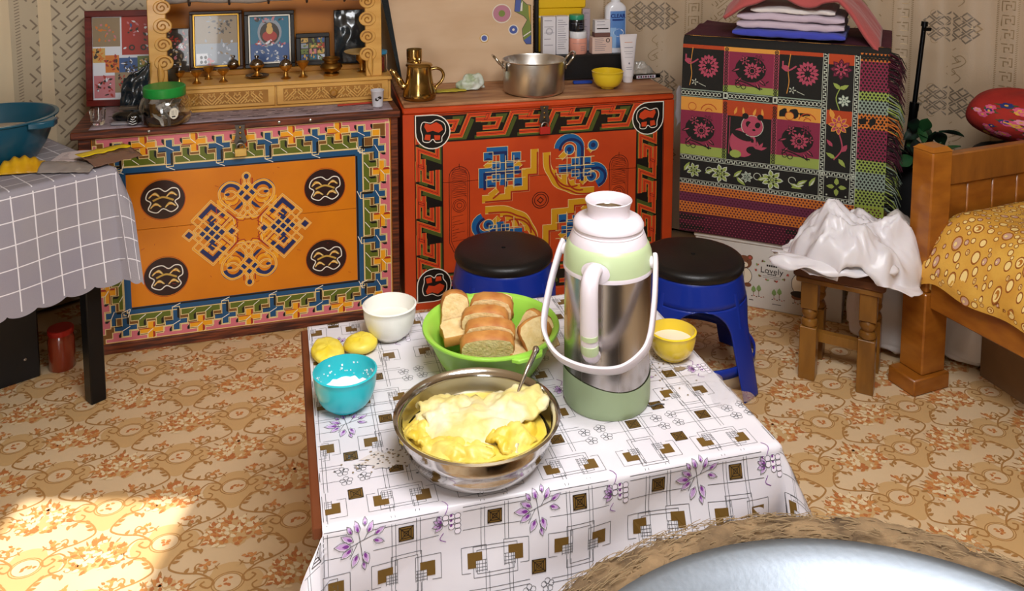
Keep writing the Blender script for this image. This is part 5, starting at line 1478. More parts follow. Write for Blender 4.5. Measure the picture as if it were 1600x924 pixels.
# ---- behind the bed
M_blackc = mat('black_cloth', '#0d0c0d', .9, bump=.2, bscale=60)
def lump(f_name, label, cat, loc, sx, sy, sz, m, rz=0, seed=1, amp=.12, rx=0, ry=0, group=None, e=1.0):
    mb = MB()
    def f(u, v):
        a = 2 * pi * u; b = pi * v
        d = Vector((sin(b) ** e * cos(a), sin(b) ** e * sin(a), -cos(b)))
        k = 1 + amp * noise.noise(d * 1.7 + Vector((seed, 0, 0))) + amp * .4 * noise.noise(d * 4 + Vector((seed, 3, 0)))
        return (d.x * k * sx, d.y * k * sy, d.z * k * sz)
    mb.grid(f, 48, 28, closed_u=True)
    return tag(mb.build(f_name, m, smooth=180, loc=loc, rot=(R(rx), R(ry), R(rz))), label, cat, group)
lump('black_bag', 'large black bag behind the headboard under the red cushion', 'bag', (1.76, 2.95, .30), .26, .18, .30, M_blackc, 20, 2, .08, e=.7)
lump('black_cloth', 'black bundle between the blanket pile and the bed post', 'bag', (1.42, 2.93, .29), .1, .08, .29, M_blackc, 0, 5, .1, e=.7)
M_gdk = mat('dark_green_cloth', '#12301c', .6, col2='#0a0d0c', scale=14, bump=.4, bscale=25, lo=.45, hi=.6)
gl = thing('green_cloth', 'dark green leafy bundle beside the blanket fringe', 'cloth', (1.40, 2.86, .50), 0)
for k in range(34):
    a = rng.uniform(0, 360); b = rng.uniform(-60, 70); L = rng.uniform(.05, .1)
    M_ = T(rng.uniform(-.05, .05), rng.uniform(-.07, .02), .1 + rng.uniform(-.07, .07), rx=rng.uniform(-50, 50), ry=-b, rz=a)
    mb = MB(); mb.grid(lambda u, v: (L * v, .022 * sin(pi * v) * (u - .5) * 2, .006 * ((u - .5) * 2) ** 2 - .02 * v * v), 4, 8, M_)
    mb.build('leaf', M_gdk if k % 3 else mat('leaf_green', '#1f4a26', .5), gl, smooth=180)
M_cush = mat('cushion_red', '#a3261c', .85, col2='#8f1d1a', scale=6, bump=.3, bscale=120)
cu = thing('cushion', 'round red cushion with a flower print at the right edge', 'cushion', (1.80, 2.90, .695), 14)
def cmap(u, v, h):
    a = u * 2 * pi; b = pi * (v - .5); k = 1 + .06 * nz(cos(a) * 2, sin(a) * 2, b)
    return (.255 * cos(b) ** .7 * cos(a) * k * (1 + h * 4), .16 * cos(b) ** .7 * sin(a) * k * (1 + h * 4), .092 * sin(b) * k * (1 + h * 4))
mb = MB(); mb.grid(lambda u, v: cmap(u, v, 0), 56, 28, closed_u=True); mb.build('cushion_cover', M_cush, cu, smooth=180, rot=(0, R(9), 0))
p = PR(); r = random.Random(2)
F_pk = mat('petal_pink', '#d4567e', .8); F_yl = mat('petal_yellow', '#d9a43a', .8); F_bl = mat('petal_navy', '#26306b', .8); F_gn = mat('leaf_olive', '#3c4f2a', .8); F_rs = mat('petal_rose', '#e08aa0', .8)
for k in range(80):
    u, v = r.uniform(.5, 1.0), r.uniform(.26, .66); s_ = r.uniform(.012, .026); c = r.choice((0, 0, 1, 2, 4, 0))
    for q in range(3): an = r.uniform(0, 360); p.leaf(u, v, s_ * 1.6, s_ * .9, an, 3, 2)
    for q in range(6): p.ell(u + s_ * .5 * cos(R(60 * q)), v + s_ * .9 * sin(R(60 * q)), s_ * .36, s_ * .6, c, 3, 8)
    p.ell(u, v, s_ * .26, s_ * .42, 1 if c != 1 else 0, 4, 8)
o = p.build('flower_print', [F_pk, F_yl, F_bl, F_gn, F_rs], cmap, cu); o.rotation_euler = (0, R(9), 0); o['kind'] = 'stuff'
# black pole leaning on the curtain
po = thing('black_pole', 'slim black metal pole leaning on the curtain behind the bed', 'pole', (1.425, 3.11, 0), 0)
a = Vector((0, 0, 0)); b = Vector((.085, .02, 1.0))
q = lambda t: tuple(a + (b - a) * t)
M_gun = mat('black_metal', '#1a1a1c', .3, metal=.8)
MB().tube([q(0), q(.3), q(.62), q(.68)], [.018, .018, .0155, .0155], 14).build('lower_tube', M_gun, po, smooth=50)
MB().tube([q(.68), q(.99)], .0085, 12).build('upper_tube', M_gun, po, smooth=50)
MB().tube([q(.67), q(.70)], .017, 14).build('collar', M_gun, po, smooth=50)
MB().tube([q(.982), q(1.0)], .012, 12).build('tip', M_gun, po, smooth=50)
MB().box(-.004, -.012, -.006, .022, .0, .006, Matrix.Translation(q(.972))).build('front_lug', M_gun, po, smooth=0)
# ================================================================ runner on the left chest and the carved altar
M_runner = mat('runner_cloth', '#9a8a92', .8, col2='#8a7a80', scale=10, bump=.3, bscale=200)
M_run_d = mat('runner_dark', '#4a3c3c', .8); M_run_l = mat('runner_pale', '#b9a8ac', .8)
rn = thing('chest_runner', 'lilac grey woven runner spread on the orange chest', 'runner', (-1.34, 2.604, .732), 16.45)
MB().grid(lambda u, v: (.03 + .945 * u, .004 + .37 * v, .0008 + .0006 * nz(u * 20, v * 9, 1)), 40, 12).build('cloth', M_runner, rn, smooth=180, solid=.001)
p = PR(); r = random.Random(3)
for k in range(420):
    x, y = r.uniform(.05, .95), r.uniform(.012, .36); L = r.choice((.012, .02, .03))
    p.rect(x, y, x + L, y + .006, r.choice((0, 1, 1)), 1)
p.build('woven_dashes', [M_run_d, M_run_l], lambda u, v, h: (u, v, .0018 + h), rn)['kind'] = 'stuff'

M_alt = mat('altar_pine', '#d6a658', .42, col2='#c59144', scale=4, stretch=(1, 3, 6), bump=.06, coat=.2)
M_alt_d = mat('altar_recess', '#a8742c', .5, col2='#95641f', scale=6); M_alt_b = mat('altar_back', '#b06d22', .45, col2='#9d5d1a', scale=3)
AL = (-1.2, 2.793, .734)
al = thing('altar_cabinet', 'carved honey-coloured altar cabinet with two patterned drawers on the orange chest', 'altar', AL, 14.84)
MB().box(0, .012, .006, .80, .24, .086).build('base', M_alt, al, bevel=.002)
MB().box(-.004, .0, .078, .804, .24, .09, b=.002).build('base_top', M_alt, al)
MB().box(-.004, .0, 0, .804, .24, .008, b=.002).build('plinth', M_alt, al)
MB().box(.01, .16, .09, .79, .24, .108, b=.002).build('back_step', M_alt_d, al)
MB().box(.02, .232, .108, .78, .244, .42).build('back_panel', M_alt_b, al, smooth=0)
for d0, d1 in ((.01, .404), (.41, .79)):
    dr = MB().box(d0, .002, .010, d1, .012, .077, b=.002).build('drawer', M_alt, al)
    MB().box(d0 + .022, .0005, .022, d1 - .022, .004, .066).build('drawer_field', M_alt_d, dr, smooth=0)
    mb = MB(); x = d0 + .026; e = .0105
    # raised slanted meander
    k = 0
    while x < d1 - .066:
        for P in ([(0, 0), (.036, .036)], [(.011, 0), (.038, .027), (.029, .036)], [(.024, .001), (.031, .008), (.022, .017)], [(.001, .012), (.012, .023), (.004, .034)], [(.0, .025), (.008, .035)], [(.033, .003), (.041, .011)]):
            if k % 2: P = [(.04 - a, b) for a, b in P]
            for (a0, b0), (a1, b1) in zip(P[:-1], P[1:]):
                dx, dz = a1 - a0, b1 - b0; L = sqrt(dx * dx + dz * dz); an = math.degrees(atan2(dz, dx))
                mb.box(-.0017, -.0035, -.0019, L + .0017, .001, .0019, T(x + a0, .001, .0255 + b0, ry=-an))
        x += .041; k += 1
    mb.build('carved_fret', M_alt, dr, smooth=0)
    xc = d0 + .085 if d0 < .1 else (d0 + d1) / 2 + .0
    MB().lathe([(.008, 0), (.007, .004), (.013, .009), (.0135, .013), (.009, .018), (0, .019)], 20, T(xc, .0, .044, 90)).build('knob', M_alt_d, dr)
for sx, x in ((1, .006), (-1, .715)):
    pil = MB().box(x, .02, .09, x + .056, .05, .44, b=.002).build('pillar', M_alt if sx > 0 else M_alt, al)
    # cloud scrolls carved along the inner edge
    for k in range(5):
        zc = .17 + .062 * k; xc = x + (.058 if sx > 0 else -.004); rr = .026 - .002 * (k % 2)
        ou = MB(); ou.prism([(rr * cos(a * pi / 10) * 1.15, rr * sin(a * pi / 10)) for a in range(20)], -.012, .0, T(xc - sx * .012, .016, zc, 90)); ou.build('cloud_scroll', M_alt, pil, bevel=.003)
        sp_ = [(xc - sx * .012 + sx * (rr * .85 * (1 - t / 26)) * cos(t * .42), .0145 - .0, zc + (rr * .85 * (1 - t / 26)) * sin(t * .42)) for t in range(24)]
        MB().tube(sp_, .0022, 6).build('spiral_ridge', M_alt_d, pil)
    lf = MB(); lf.grid(lambda u, v: (x + (.03 if sx > 0 else .02) + sx * .02 * sin(pi * v) * (u - .2), .018 - .006 * sin(pi * u), .09 + .085 * v), 6, 10); lf.build('carved_leaf', M_alt, pil, smooth=180, solid=.003)
# rolled scarf tied along the top of the niche
M_scarf = mat('grey_scarf', '#9c938c', .7, bump=.2, bscale=60)
sc = thing('rolled_scarf', 'grey rolled scarf tied across the top of the altar niche', 'scarf', AL, 14.84)
MB().tube([(.055 + .67 * t / 20, .10 + .004 * sin(t), .372 + .004 * sin(t * .6)) for t in range(21)], [.016 + .002 * sin(t * 1.7) for t in range(21)], 12).build('roll', M_scarf, sc, smooth=60)
for t in range(5): MB().tube([(.13 + .13 * t, .10 + .0215 * cos(a * pi / 6), .372 + .0215 * sin(a * pi / 6)) for a in range(12)], .004, 6, closed=True).build('tie', mat('tie_dark', '#3b2b22', .7), sc)

# ---- pictures standing in the altar
def al_pt(x, y, z): 
    c, s = cos(R(14.84)), sin(R(14.84)); return (AL[0] + x * c - y * s, AL[1] + x * s + y * c, AL[2] + z)
def pic_frame(name, label, x0, x1, z0, z1, y, fw, fm, inner=None, lean=6, rz=14.84, base=None, gl=True):
    t = thing(name, label, 'picture', base if base else al_pt((x0 + x1) / 2, y, z0), rz, 'pictures on the orange chest', rx=-lean)
    w, h = x1 - x0, z1 - z0
    for (a0, b0, a1, b1) in ((-w / 2, 0, w / 2, fw), (-w / 2, h - fw, w / 2, h), (-w / 2, fw, -w / 2 + fw, h - fw), (w / 2 - fw, fw, w / 2, h - fw)):
        MB().box(a0, -.008, b0, a1, .01, b1, b=.002).build('frame_side', fm, t)
    if inner:
        k = fw
        for (a0, b0, a1, b1) in ((-w / 2 + k, k, w / 2 - k, k + .006), (-w / 2 + k, h - k - .006, w / 2 - k, h - k), (-w / 2 + k, k, -w / 2 + k + .006, h - k), (w / 2 - k - .006, k, w / 2 - k, h - k)):
            MB().box(a0, -.006, b0, a1, .004, b1, b=.001).build('inner_slip', inner, t)
    MB().box(-w / 2 + fw * .5, .002, fw * .5, w / 2 - fw * .5, .008, h - fw * .5).build('backing', mat('picture_paper', '#cfc6b4', .5), t, smooth=0)
    return t, w, h
M_goldf = mat('frame_gold', '#b58a35', .3, metal=.7); M_blkf = mat('frame_black', '#17120f', .35); M_redf = mat('frame_redwood', '#6f1d14', .35, col2='#521008', scale=6, stretch=(1, 1, 8), coat=.3); M_silv = mat('frame_slip', '#c9c4b8', .35, metal=.4)
I_ = lambda n, c: mat('picture_' + n, c, .3, coat=.5)
IC = [I_('tan', '#8f7d62'), I_('grey', '#8d95a0'), I_('dark', '#3b332c'), I_('pink', '#c07a80'), I_('navy', '#3e5a8c'), I_('white', '#d6dae2'), I_('teal', '#2f6c86'), I_('red', '#a33a30'), I_('orange', '#cc7a35'), I_('sand', '#c9a25a'), I_('green', '#6a7a3e'), I_('pale', '#bfc6d2')]
def pict(t, p): p.build('picture_print', IC, lambda u, v, h: (u, .0018 - h, v), t)['kind'] = 'stuff'
def scribble(p, x, z, w, h, cols, n, seed, l=2):
    r = random.Random(seed)
    for k in range(n):
        a, b = x + r.uniform(-w, w) / 2, z + r.uniform(-h, h) / 2
        p.leaf(a, b, r.uniform(.006, .018), r.uniform(.004, .009), r.uniform(0, 360), r.choice(cols), l + k % 3)
t, w, h = pic_frame('picture_frame', 'dark wooden frame with gold slip and old sketch in the altar', .118, .296, .108, .318, .178, .011, mat('frame_walnut', '#33190e', .4), M_goldf)
p = PR(); p.rect(-w / 2 + .016, .016, w / 2 - .016, h - .016, 0, 1); p.rect(-w / 2 + .016, .016, w / 2 - .016, h * .45, 1, 2)
p.rect(-w / 2 + .02, .02, -.03, .06, 5, 3)
for k in range(4): p.ell(-.052 + .014 * (k % 2), .03 + .016 * (k // 2), .005, .006, 2, 4)
scribble(p, .01, h * .74, .08, .05, (2, 2, 0, 1), 36, 1, 3); scribble(p, .01, h * .3, .09, .08, (11, 1, 0), 40, 2, 3); scribble(p, -.02, .03, .03, .03, (3,), 8, 4, 4); pict(t, p)
t, w, h = pic_frame('picture_frame', 'black frame with blue deity print in the altar', .302, .476, .108, .312, .18, .014, M_blkf, M_silv)
p = PR(); p.rect(-w / 2 + .018, .018, w / 2 - .018, h - .018, 11, 1); p.rect(-w / 2 + .018, .018, w / 2 - .018, h * .42, 4, 2); p.rect(-w / 2 + .018, h * .42, w / 2 - .018, h - .018, 6, 2)
p.ell(0, h * .62, .042, .05, 1, 3, 20); p.ell(0, h * .6, .034, .04, 2, 4, 20); p.ell(0, h * .55, .026, .02, 7, 5); p.ell(0, h * .66, .012, .015, 9, 6); p.ell(0, h * .74, .009, .01, 9, 6)
scribble(p, 0, h * .86, .11, .03, (2, 6, 3), 30, 5, 4); scribble(p, 0, h * .25, .1, .07, (5, 4, 11, 1), 46, 6, 4); scribble(p, 0, h * .43, .1, .02, (5, 3, 7), 20, 7, 5); pict(t, p)
t, w, h = pic_frame('picture_frame', 'small black frame with a grid of little prints in the altar', .48, .60, .108, .225, .185, .016, M_blkf)
p = PR(); p.rect(-w / 2 + .015, .015, w / 2 - .015, h - .015, 2, 1)
for i in range(3):
    for j in range(4): p.rect(-.042 + .029 * i, .02 + .021 * j, -.042 + .029 * i + .025, .02 + .021 * j + .018, (4, 10, 1, 9, 6, 3, 10, 2, 11, 9, 7, 4)[i * 4 + j], 2); scribble(p, -.03 + .029 * i, .029 + .021 * j, .016, .012, (2, 10, 9), 5, i * 7 + j, 3)
pict(t, p)
t, w, h = pic_frame('picture_frame', 'small unframed group photograph behind the tin in the altar', .034, .118, .108, .262, .17, .003, mat('photo_edge', '#5d4a42', .4))
p = PR(); p.rect(-w / 2 + .003, .003, w / 2 - .003, h - .003, 2, 1); scribble(p, 0, h * .75, .07, .05, (7, 2, 3, 0), 30, 9, 2); scribble(p, 0, h * .35, .07, .09, (9, 5, 0, 2, 3), 50, 10, 2); pict(t, p)
# big red frame with snapshots, leaning on the curtain
t, w, h = pic_frame('picture_frame', 'dark red frame with a collage of snapshots left of the altar', 0, .245, 0, .33, 0, .022, M_redf, base=(-1.34, 2.93, .735), rz=9, lean=5)
p = PR(); p.rect(-w / 2 + .02, .02, w / 2 - .02, h - .02, 5, 1)
sn = [(-.1, .205, -.01, .305, 0, (8, 3, 0)), (-.005, .175, .098, .308, 7, (7, 2, 5, 3, 4)), (-.1, .15, -.06, .20, 9, (8, 2)), (-.06, .115, -.015, .175, 8, (2, 7, 8)), (-.015, .105, .05, .165, 4, (5, 2, 4)), (.045, .1, .098, .17, 10, (9, 2, 5)), (-.098, .028, -.03, .105, 3, (2, 7, 5)), (-.03, .045, .03, .115, 0, (7, 9, 2)), (.03, .03, .06, .06, 4, (5,))]
for k, (a0, b0, a1, b1, c, cs) in enumerate(sn):
    p.rect(a0, b0, a1, b1, c, 2 + k % 2); scribble(p, (a0 + a1) / 2, (b0 + b1) / 2, (a1 - a0) * .7, (b1 - b0) * .7, cs, 26, k + 20, 4)
for a in (.028, .066): p.ring(a, .2, .008, .005, 2, 8)
pict(t, p)
# dark wrapped package
M_bagd = mat('dark_wrap', '#15181b', .22, col2='#22303a', scale=8, coat=.6, bump=.5, bscale=30)
mb = MB(); mb.grid(lambda u, v: (.066 * (u * 2 - 1) * (1 - .12 * max(0, v - .8) * 5 * .3), -.012 - .02 * sin(pi * u) * sin(pi * min(1, v * 1.02)) + .006 * nz(u * 5, v * 5, 3), .195 * v), 24, 24)
mb.grid(lambda u, v: (.066 * (1 - u * 2), .014 + .01 * sin(pi * u), .195 * v), 8, 8)
tag(mb.build('wrapped_package', M_bagd, smooth=180, loc=al_pt(.684, .19, .109), rot=(R(-4), 0, R(14.84))), 'dark plastic-wrapped package at the right of the altar niche', 'package')

# ---- brass offering vessels on the altar
def brass(label, x, y, prof, m=M_brass, parts=(), z=.0905, cat='cup', name='offering_cup'):
    t = thing(name, label, cat, al_pt(x, y, z), 14.84, 'brass vessels on the altar')
    MB().lathe(prof, 28, cap=False).build('vessel', m, t, smooth=45)
    for nme, pr, mm in parts: MB().lathe(pr, 28, cap=False).build(nme, mm, t, smooth=45)
    return t
cup = lambda k, hh: [(0, 0), (.014 * k, 0), (.0145 * k, .002), (.009 * k, .006), (.0045 * k, .012), (.0045 * k, .018 * hh), (.008 * k, .021 * hh), (.015 * k, .028 * hh), (.0195 * k, .036 * hh), (.0205 * k, .0365 * hh), (.018 * k, .035 * hh), (.012 * k, .028 * hh), (0, .025 * hh)]
for k, (x, y, q, lb) in enumerate(((.094, .05, 1.0, 'small brass stem cup just right of the tin'), (.15, .045, 1.05, 'second small brass stem cup from the tin'), (.183, .11, .95, 'brass stem cup behind the row, below the gold slip frame'), (.235, .052, 1.05, 'fourth brass stem cup in the row on the altar'))):
    brass(lb, x, y, cup(q, 1.15), M_brass)
lidp = lambda z, k: [(.021 * k, z), (.0215 * k, z + .002), (.018 * k, z + .01), (.01 * k, z + .018), (.004 * k, z + .02), (.004 * k, z + .023), (.007 * k, z + .026), (.0065 * k, z + .032), (0, z + .034)]
gl_ = mat('smoky_metal', '#8a8178', .18, metal=1.0)
brass('lidded brass lamp on a dark saucer below the black frame', .345, .095, [(0, .008), (.02, .008), (.01, .014), (.007, .022), (.013, .03), (.024, .04), (.025, .046), (0, .046)], M_brass, (('saucer', [(0, 0), (.022, 0), (.04, .007), (.0405, .009), (.03, .0065), (0, .004)], M_brass_d), ('lid', lidp(.046, 1.15), gl_)), name='butter_lamp', cat='lamp')
brass('small lidded brass bowl standing at the foot of the black frame', .262, .185, [(0, 0), (.014, 0), (.022, .008), (.024, .016), (0, .016)], M_brass_d, (('lid', lidp(.016, 1.0), gl_),), z=.1085, name='lidded_bowl', cat='bowl')
brass('tall lidded brass stem cup in the middle of the altar', .442, .055, [(0, 0), (.017, 0), (.018, .002), (.008, .008), (.006, .024), (.013, .03), (.021, .04), (.022, .048), (0, .048)], M_brass, (('lid', lidp(.048, 1.0), gl_),), name='lidded_cup')
brass('plain brass stem cup next to the incense pot', .50, .065, [(a, b * 1.25) for a, b in cup(1.1, 1.2)], M_brass)
brass('round brass incense pot on the altar', .598, .075, [(0, 0), (.024, 0), (.026, .004), (.02, .01), (.034, .02), (.039, .03), (.034, .041), (.024, .046), (.025, .052), (.031, .056), (.032, .062), (.028, .062), (.02, .05), (0, .045)], M_brass_d, (('foot_ring', [(.0255, .0), (.027, .002), (.027, .006), (.0245, .008)], M_brass),), name='incense_pot', cat='pot')
brass('brass offering stand with a wide flat plate at the right of the altar', .708, .105, [(0, 0), (.018, 0), (.019, .003), (.009, .008), (.008, .03), (.012, .036), (.02, .045), (.021, .066), (0, .066)], M_brass, (('plate', [(0, .066), (.05, .070), (.062, .074), (.063, .076), (.05, .0735), (0, .070)], mat('bone_plate', '#c2a263', .4)),), name='offering_stand', cat='stand')
M_tin = mat('old_tin', '#5f5648', .35, metal=.8, col2='#3e382f', scale=14, rvar=.1)
t = thing('metal_tin', 'dark metal tin with a loose lid on the left end of the altar', 'tin', al_pt(.062, .055, .0905), 0)
MB().lathe([(0, 0), (.029, 0), (.03, .002), (.03, .052), (0, .052)], 28, cap=False).build('tin_body', M_tin, t, smooth=40); MB().lathe([(.03, .05), (.032, .05), (.032, .058), (.03, .06), (0, .06)], 28, cap=False).build('lid', M_tin, t, smooth=40)
M_glass = mat('clear_glass', '#ffffff', .03, trans=1.0, ior=1.45); M_bluel = mat('blue_lid', '#2f7fa6', .4); M_redin = mat('red_contents', '#8f1f1c', .5)
def jar(name, label, loc, r, h, lidm, fillm, fh, lidh=.014, rz=0, shape=None, fillr=.92):
    t = thing(name, label, 'jar', loc, rz)
    O = shape if shape else [(r * .9, 0), (r, .004), (r, h * .85), (r * .86, h * .95), (r * .86, h)]
    I = [(a - .002, max(b, .003)) for a, b in O][::-1]
    MB().lathe([(0, 0)] + O + I + [(0, .003)], 36, cap=False).build('glass', M_glass, t, smooth=50)
    if fillm: MB().lathe([(0, .004), (r * fillr * .9, .004), (r * fillr, .01), (r * fillr, fh), (0, fh)], 28, cap=False).build('contents', fillm, t, smooth=40)
    k = O[-1][0] + .003
    MB().lathe([(k, h - lidh * .55), (k + .001, h - lidh * .5), (k + .001, h + lidh * .4), (k - .002, h + lidh * .5), (0, h + lidh * .5)], 36, cap=False).build('lid', lidm, t, smooth=40)
    return t
jar('glass_jar', 'small glass jar with blue lid and red contents at the altar right end', al_pt(.772, .085, .0915), .025, .072, M_bluel, M_redin, .055, .012, fillr=.6)
# ---- things on the chest in front of the altar
M_glid = mat('green_lid', '#1f8f3a', .35); M_grayin = mat('wrapped_sweets', '#8f8a85', .5, col2='#c9c4bd', scale=25, bump=.5, bscale=40)
gj = jar('glass_jar', 'wide clear plastic jar with a green screw lid in front of the altar', (-1.108, 2.706, .7345), .077, .105, M_glid, None, 0, .03, shape=[(.062, 0), (.074, .006), (.08, .03), (.079, .06), (.07, .085), (.061, .094), (.060, .105)])
for k in range(16):
    a = rng.uniform(0, 2 * pi); q = rng.uniform(0, .048); M_ = T(q * cos(a), q * sin(a), .012 + .0048 * k, rx=rng.uniform(-50, 50), ry=rng.uniform(-50, 50), rz=rng.uniform(0, 180))
    mb = MB(); L = rng.uniform(.014, .022); mb.grid(lambda u, v: (L * (u * 2 - 1), L * .8 * (v * 2 - 1), .006 * nz(u * 4, v * 4, k)), 6, 6, M_); mb.build('paper_scrap', (M_grayin, mat('scrap_white', '#d5d2cd', .6), mat('scrap_tan', '#a08a6a', .6))[k % 3], gj, smooth=180, solid=.002)
lb_ = PR(); lb_.ell(0, 0, .014, .018, 0, 1, 14); lb_.rect(-.007, -.012, .004, -.008, 1, 2)
for k in range(4): lb_.stroke([(-.008, .008 - .004 * k), (.008, .008 - .004 * k)], .001, 1, 2)
lb_.build('paper_label', [mat('label_pale', '#ddd8c8', .5), C_dk], lambda u, v, h: ((.0806 + h) * cos(R(-50) + u / .08), (.0806 + h) * sin(R(-50) + u / .08), .045 + v), gj)
t = thing('shot_glass', 'small cut-glass tumbler on the left corner of the orange chest', 'glass', (-1.312, 2.68, .7345), 0)
n = 10; mb = MB(); mb.lathe([(0, 0), (.016, 0), (.019, .004), (.02, .01), (.024, .05), (.0215, .05), (.0175, .012), (0, .011)], 30, cap=False); mb.build('glass', M_glass, t, smooth=40)
for k in range(n): a = 2 * pi * k / n; MB().tube([(.0202 * cos(a), .0202 * sin(a), .012), (.0226 * cos(a + .15), .0226 * sin(a + .15), .03), (.0243 * cos(a), .0243 * sin(a), .046)], .0014, 5).build('cut_ridge', M_glass, t)
M_blk = mat('gloss_black', '#0c0c0d', .18, coat=.6)
t = thing('black_object', 'glossy black rounded gadget with ribbed knob on the orange chest', 'gadget', (-1.222, 2.70, .7345), 10)
MB().grid(lambda u, v: (.055 * sin(pi * v) ** .6 * cos(2 * pi * u), .026 * sin(pi * v) ** .6 * sin(2 * pi * u) + .014, .019 - .019 * cos(pi * v)), 30, 14, closed_u=True).build('shell', M_blk, t, smooth=180)
kb = MB().lathe([(0, 0), (.018, 0), (.021, .006), (.02, .02), (.012, .03), (0, .032)], 24, T(.024, -.022, .022, 90), cap=False).build('knob', M_blk, t, smooth=50)
for k in range(4): MB().tube([(.024 - .012 + .003 * k, -.055, .012 + .007 * k), (.024, -.0555, .008 + .007 * k), (.024 + .012 - .003 * k, -.055, .012 + .007 * k)], .0012, 5).build('white_stripe', mat('white_paint', '#dcdcdc', .4), kb)
MB().box(-.05, -.03, .0, .05, -.004, .008, b=.003).build('tray', mat('grey_tray', '#8d8a90', .4), t)
# dark foil bag and box behind it
t = thing('foil_bag', 'crumpled dark foil bag behind the green-lidded jar', 'bag', (-1.245, 2.80, .7345), 12)
mb = MB(); mb.grid(lambda u, v: ((-.045 + .09 * u) * (1 - .1 * v) + .012 * v * v * 1.2, -.02 - .012 * sin(pi * u) + .012 * nz(u * 4, v * 5, 6), (.13 + .045 * u) * v + .008 * nz(u * 6, v * 6, 1)), 24, 26); mb.build('foil', M_bagd, t, smooth=180, solid=.006)
MB().box(-.036, -.062, 0, .018, -.034, .042, b=.002).build('small_box', mat('clear_box', '#554a40', .2, coat=.5), t)
MB().lathe([(0, 0), (.016, 0), (.016, .003), (0, .003)], 24, T(-.01, -.063, .018, 90)).build('gold_disc', M_brass, t)
# paper cup and pencil
t = thing('paper_cup', 'white paper cup with a dark logo in front of the right drawer', 'cup', (-.464, 2.925, .7345), 16)
MB().lathe([(0, .001), (.017, .001), (.017, 0), (.0175, 0), (.0225, .054), (.0238, .055), (.0235, .057), (.0215, .0565), (.0168, .004), (0, .004)], 32, cap=False).build('cup_wall', mat('paper_cup', '#cfcdd4', .55), t, smooth=50)
p = PR(); p.poly(smooth_path([(-.011, -.006), (-.009, .002), (-.002, .004), (.002, .008), (.008, .007), (.012, .004), (.010, -.003), (.004, -.002), (-.002, -.009)], 3, True), 0, 1)
p.build('dark_logo', [C_dk], lambda u, v, h: ((.0207 + .09 * v + h) * sin(u / .0205), -(.0207 + .09 * v + h) * cos(u / .0205), .03 + v), t)
t = thing('red_pencil', 'thin red pencil lying on the runner before the altar', 'pencil', (-.60, 2.915, .7385), 21)
MB().tube([(0, 0, 0), (.13, 0, 0)], .0035, 6, sy=1).build('shaft', mat('pencil_red', '#b03a2a', .4), t, smooth=30); MB().tube([(.13, 0, 0), (.145, 0, 0)], [.0035, .0006], 6).build('tip', C_dk, t, smooth=30)

# ================================================================ on the right chest
M_gold = mat('gilt_steel', '#c2a468', .16, metal=1.0, col2='#a5854a', scale=5)
ck = 'on the vermilion chest'
t = thing('coffee_pot', 'shiny brass coffee pot with a long curved spout on the vermilion chest', 'pot', (-.327, 3.0, .742), 13)
MB().lathe([(0, 0), (.05, 0), (.056, .004), (.059, .014), (.057, .03), (.05, .055), (.045, .085), (.043, .112), (.044, .12), (.040, .121), (.039, .112), (.04, .085), (0, .08)], 48, cap=False).build('pot_body', M_gold, t, smooth=45)
lid = MB().lathe([(.046, .119), (.048, .121), (.044, .127), (.03, .131), (.0, .134)], 40, cap=False).build('lid', M_gold, t, smooth=45)
MB().lathe([(0, .132), (.004, .133), (.004, .137), (.008, .141), (.006, .146), (0, .147)], 16, cap=False).build('lid_knob', M_gold, lid)
MB().tube(smooth_path([(-.045, 0, .045), (-.06, 0, .052), (-.075, 0, .078), (-.092, 0, .102), (-.104, 0, .108)], 6), [.014] * 6 + [.012] * 6 + [.0085] * 6 + [.006] * 6 + [.0055], 14).build('spout', M_gold, t, smooth=60)
MB().tube(smooth_path([(.040, 0, .105), (.06, 0, .108), (.078, 0, .1), (.086, 0, .082), (.078, 0, .06), (.062, 0, .045), (.054, 0, .028)], 6), .0055, 10, sy=1.6).build('handle', M_gold, t, smooth=60)
t = thing('gilt_tumbler', 'gold rimmed tumbler standing behind the brass coffee pot', 'glass', (-.352, 3.07, .742), 0)
MB().lathe([(0, 0), (.024, 0), (.026, .003), (.0275, .165), (.0255, .165), (.0245, .006), (0, .005)], 32, cap=False).build('tumbler_wall', mat('amber_glass', '#9c7a45', .15, metal=.6), t, smooth=45); MB().lathe([(.0277, .13), (.0279, .163), (.0277, .166)], 32, cap=False).build('gold_rim', M_gold, t, smooth=45)
crumple('plastic_packet', 'crumpled clear green plastic packet beside the coffee pot', 'packet', (-.153, 3.155, .742), .047, .03, .05, 4.4, mat('green_film', '#b9c9a4', .25, col2='#e8ece4', scale=25, trans=.25), rz=15, amp=.3)
mb = MB(); mb.grid(lambda u, v: (.055 * (u * 2 - 1), .02 * (v * 2 - 1), .004 + .005 * nz(u * 4, v * 3, 1)), 12, 6)
tag(mb.build('yellow_packet', mat('packet_yellow', '#b8a82a', .4), smooth=180, solid=.003, loc=(-.225, 3.115, .743), rot=(0, 0, R(12))), 'flat yellow packet lying behind the coffee pot handle', 'packet')
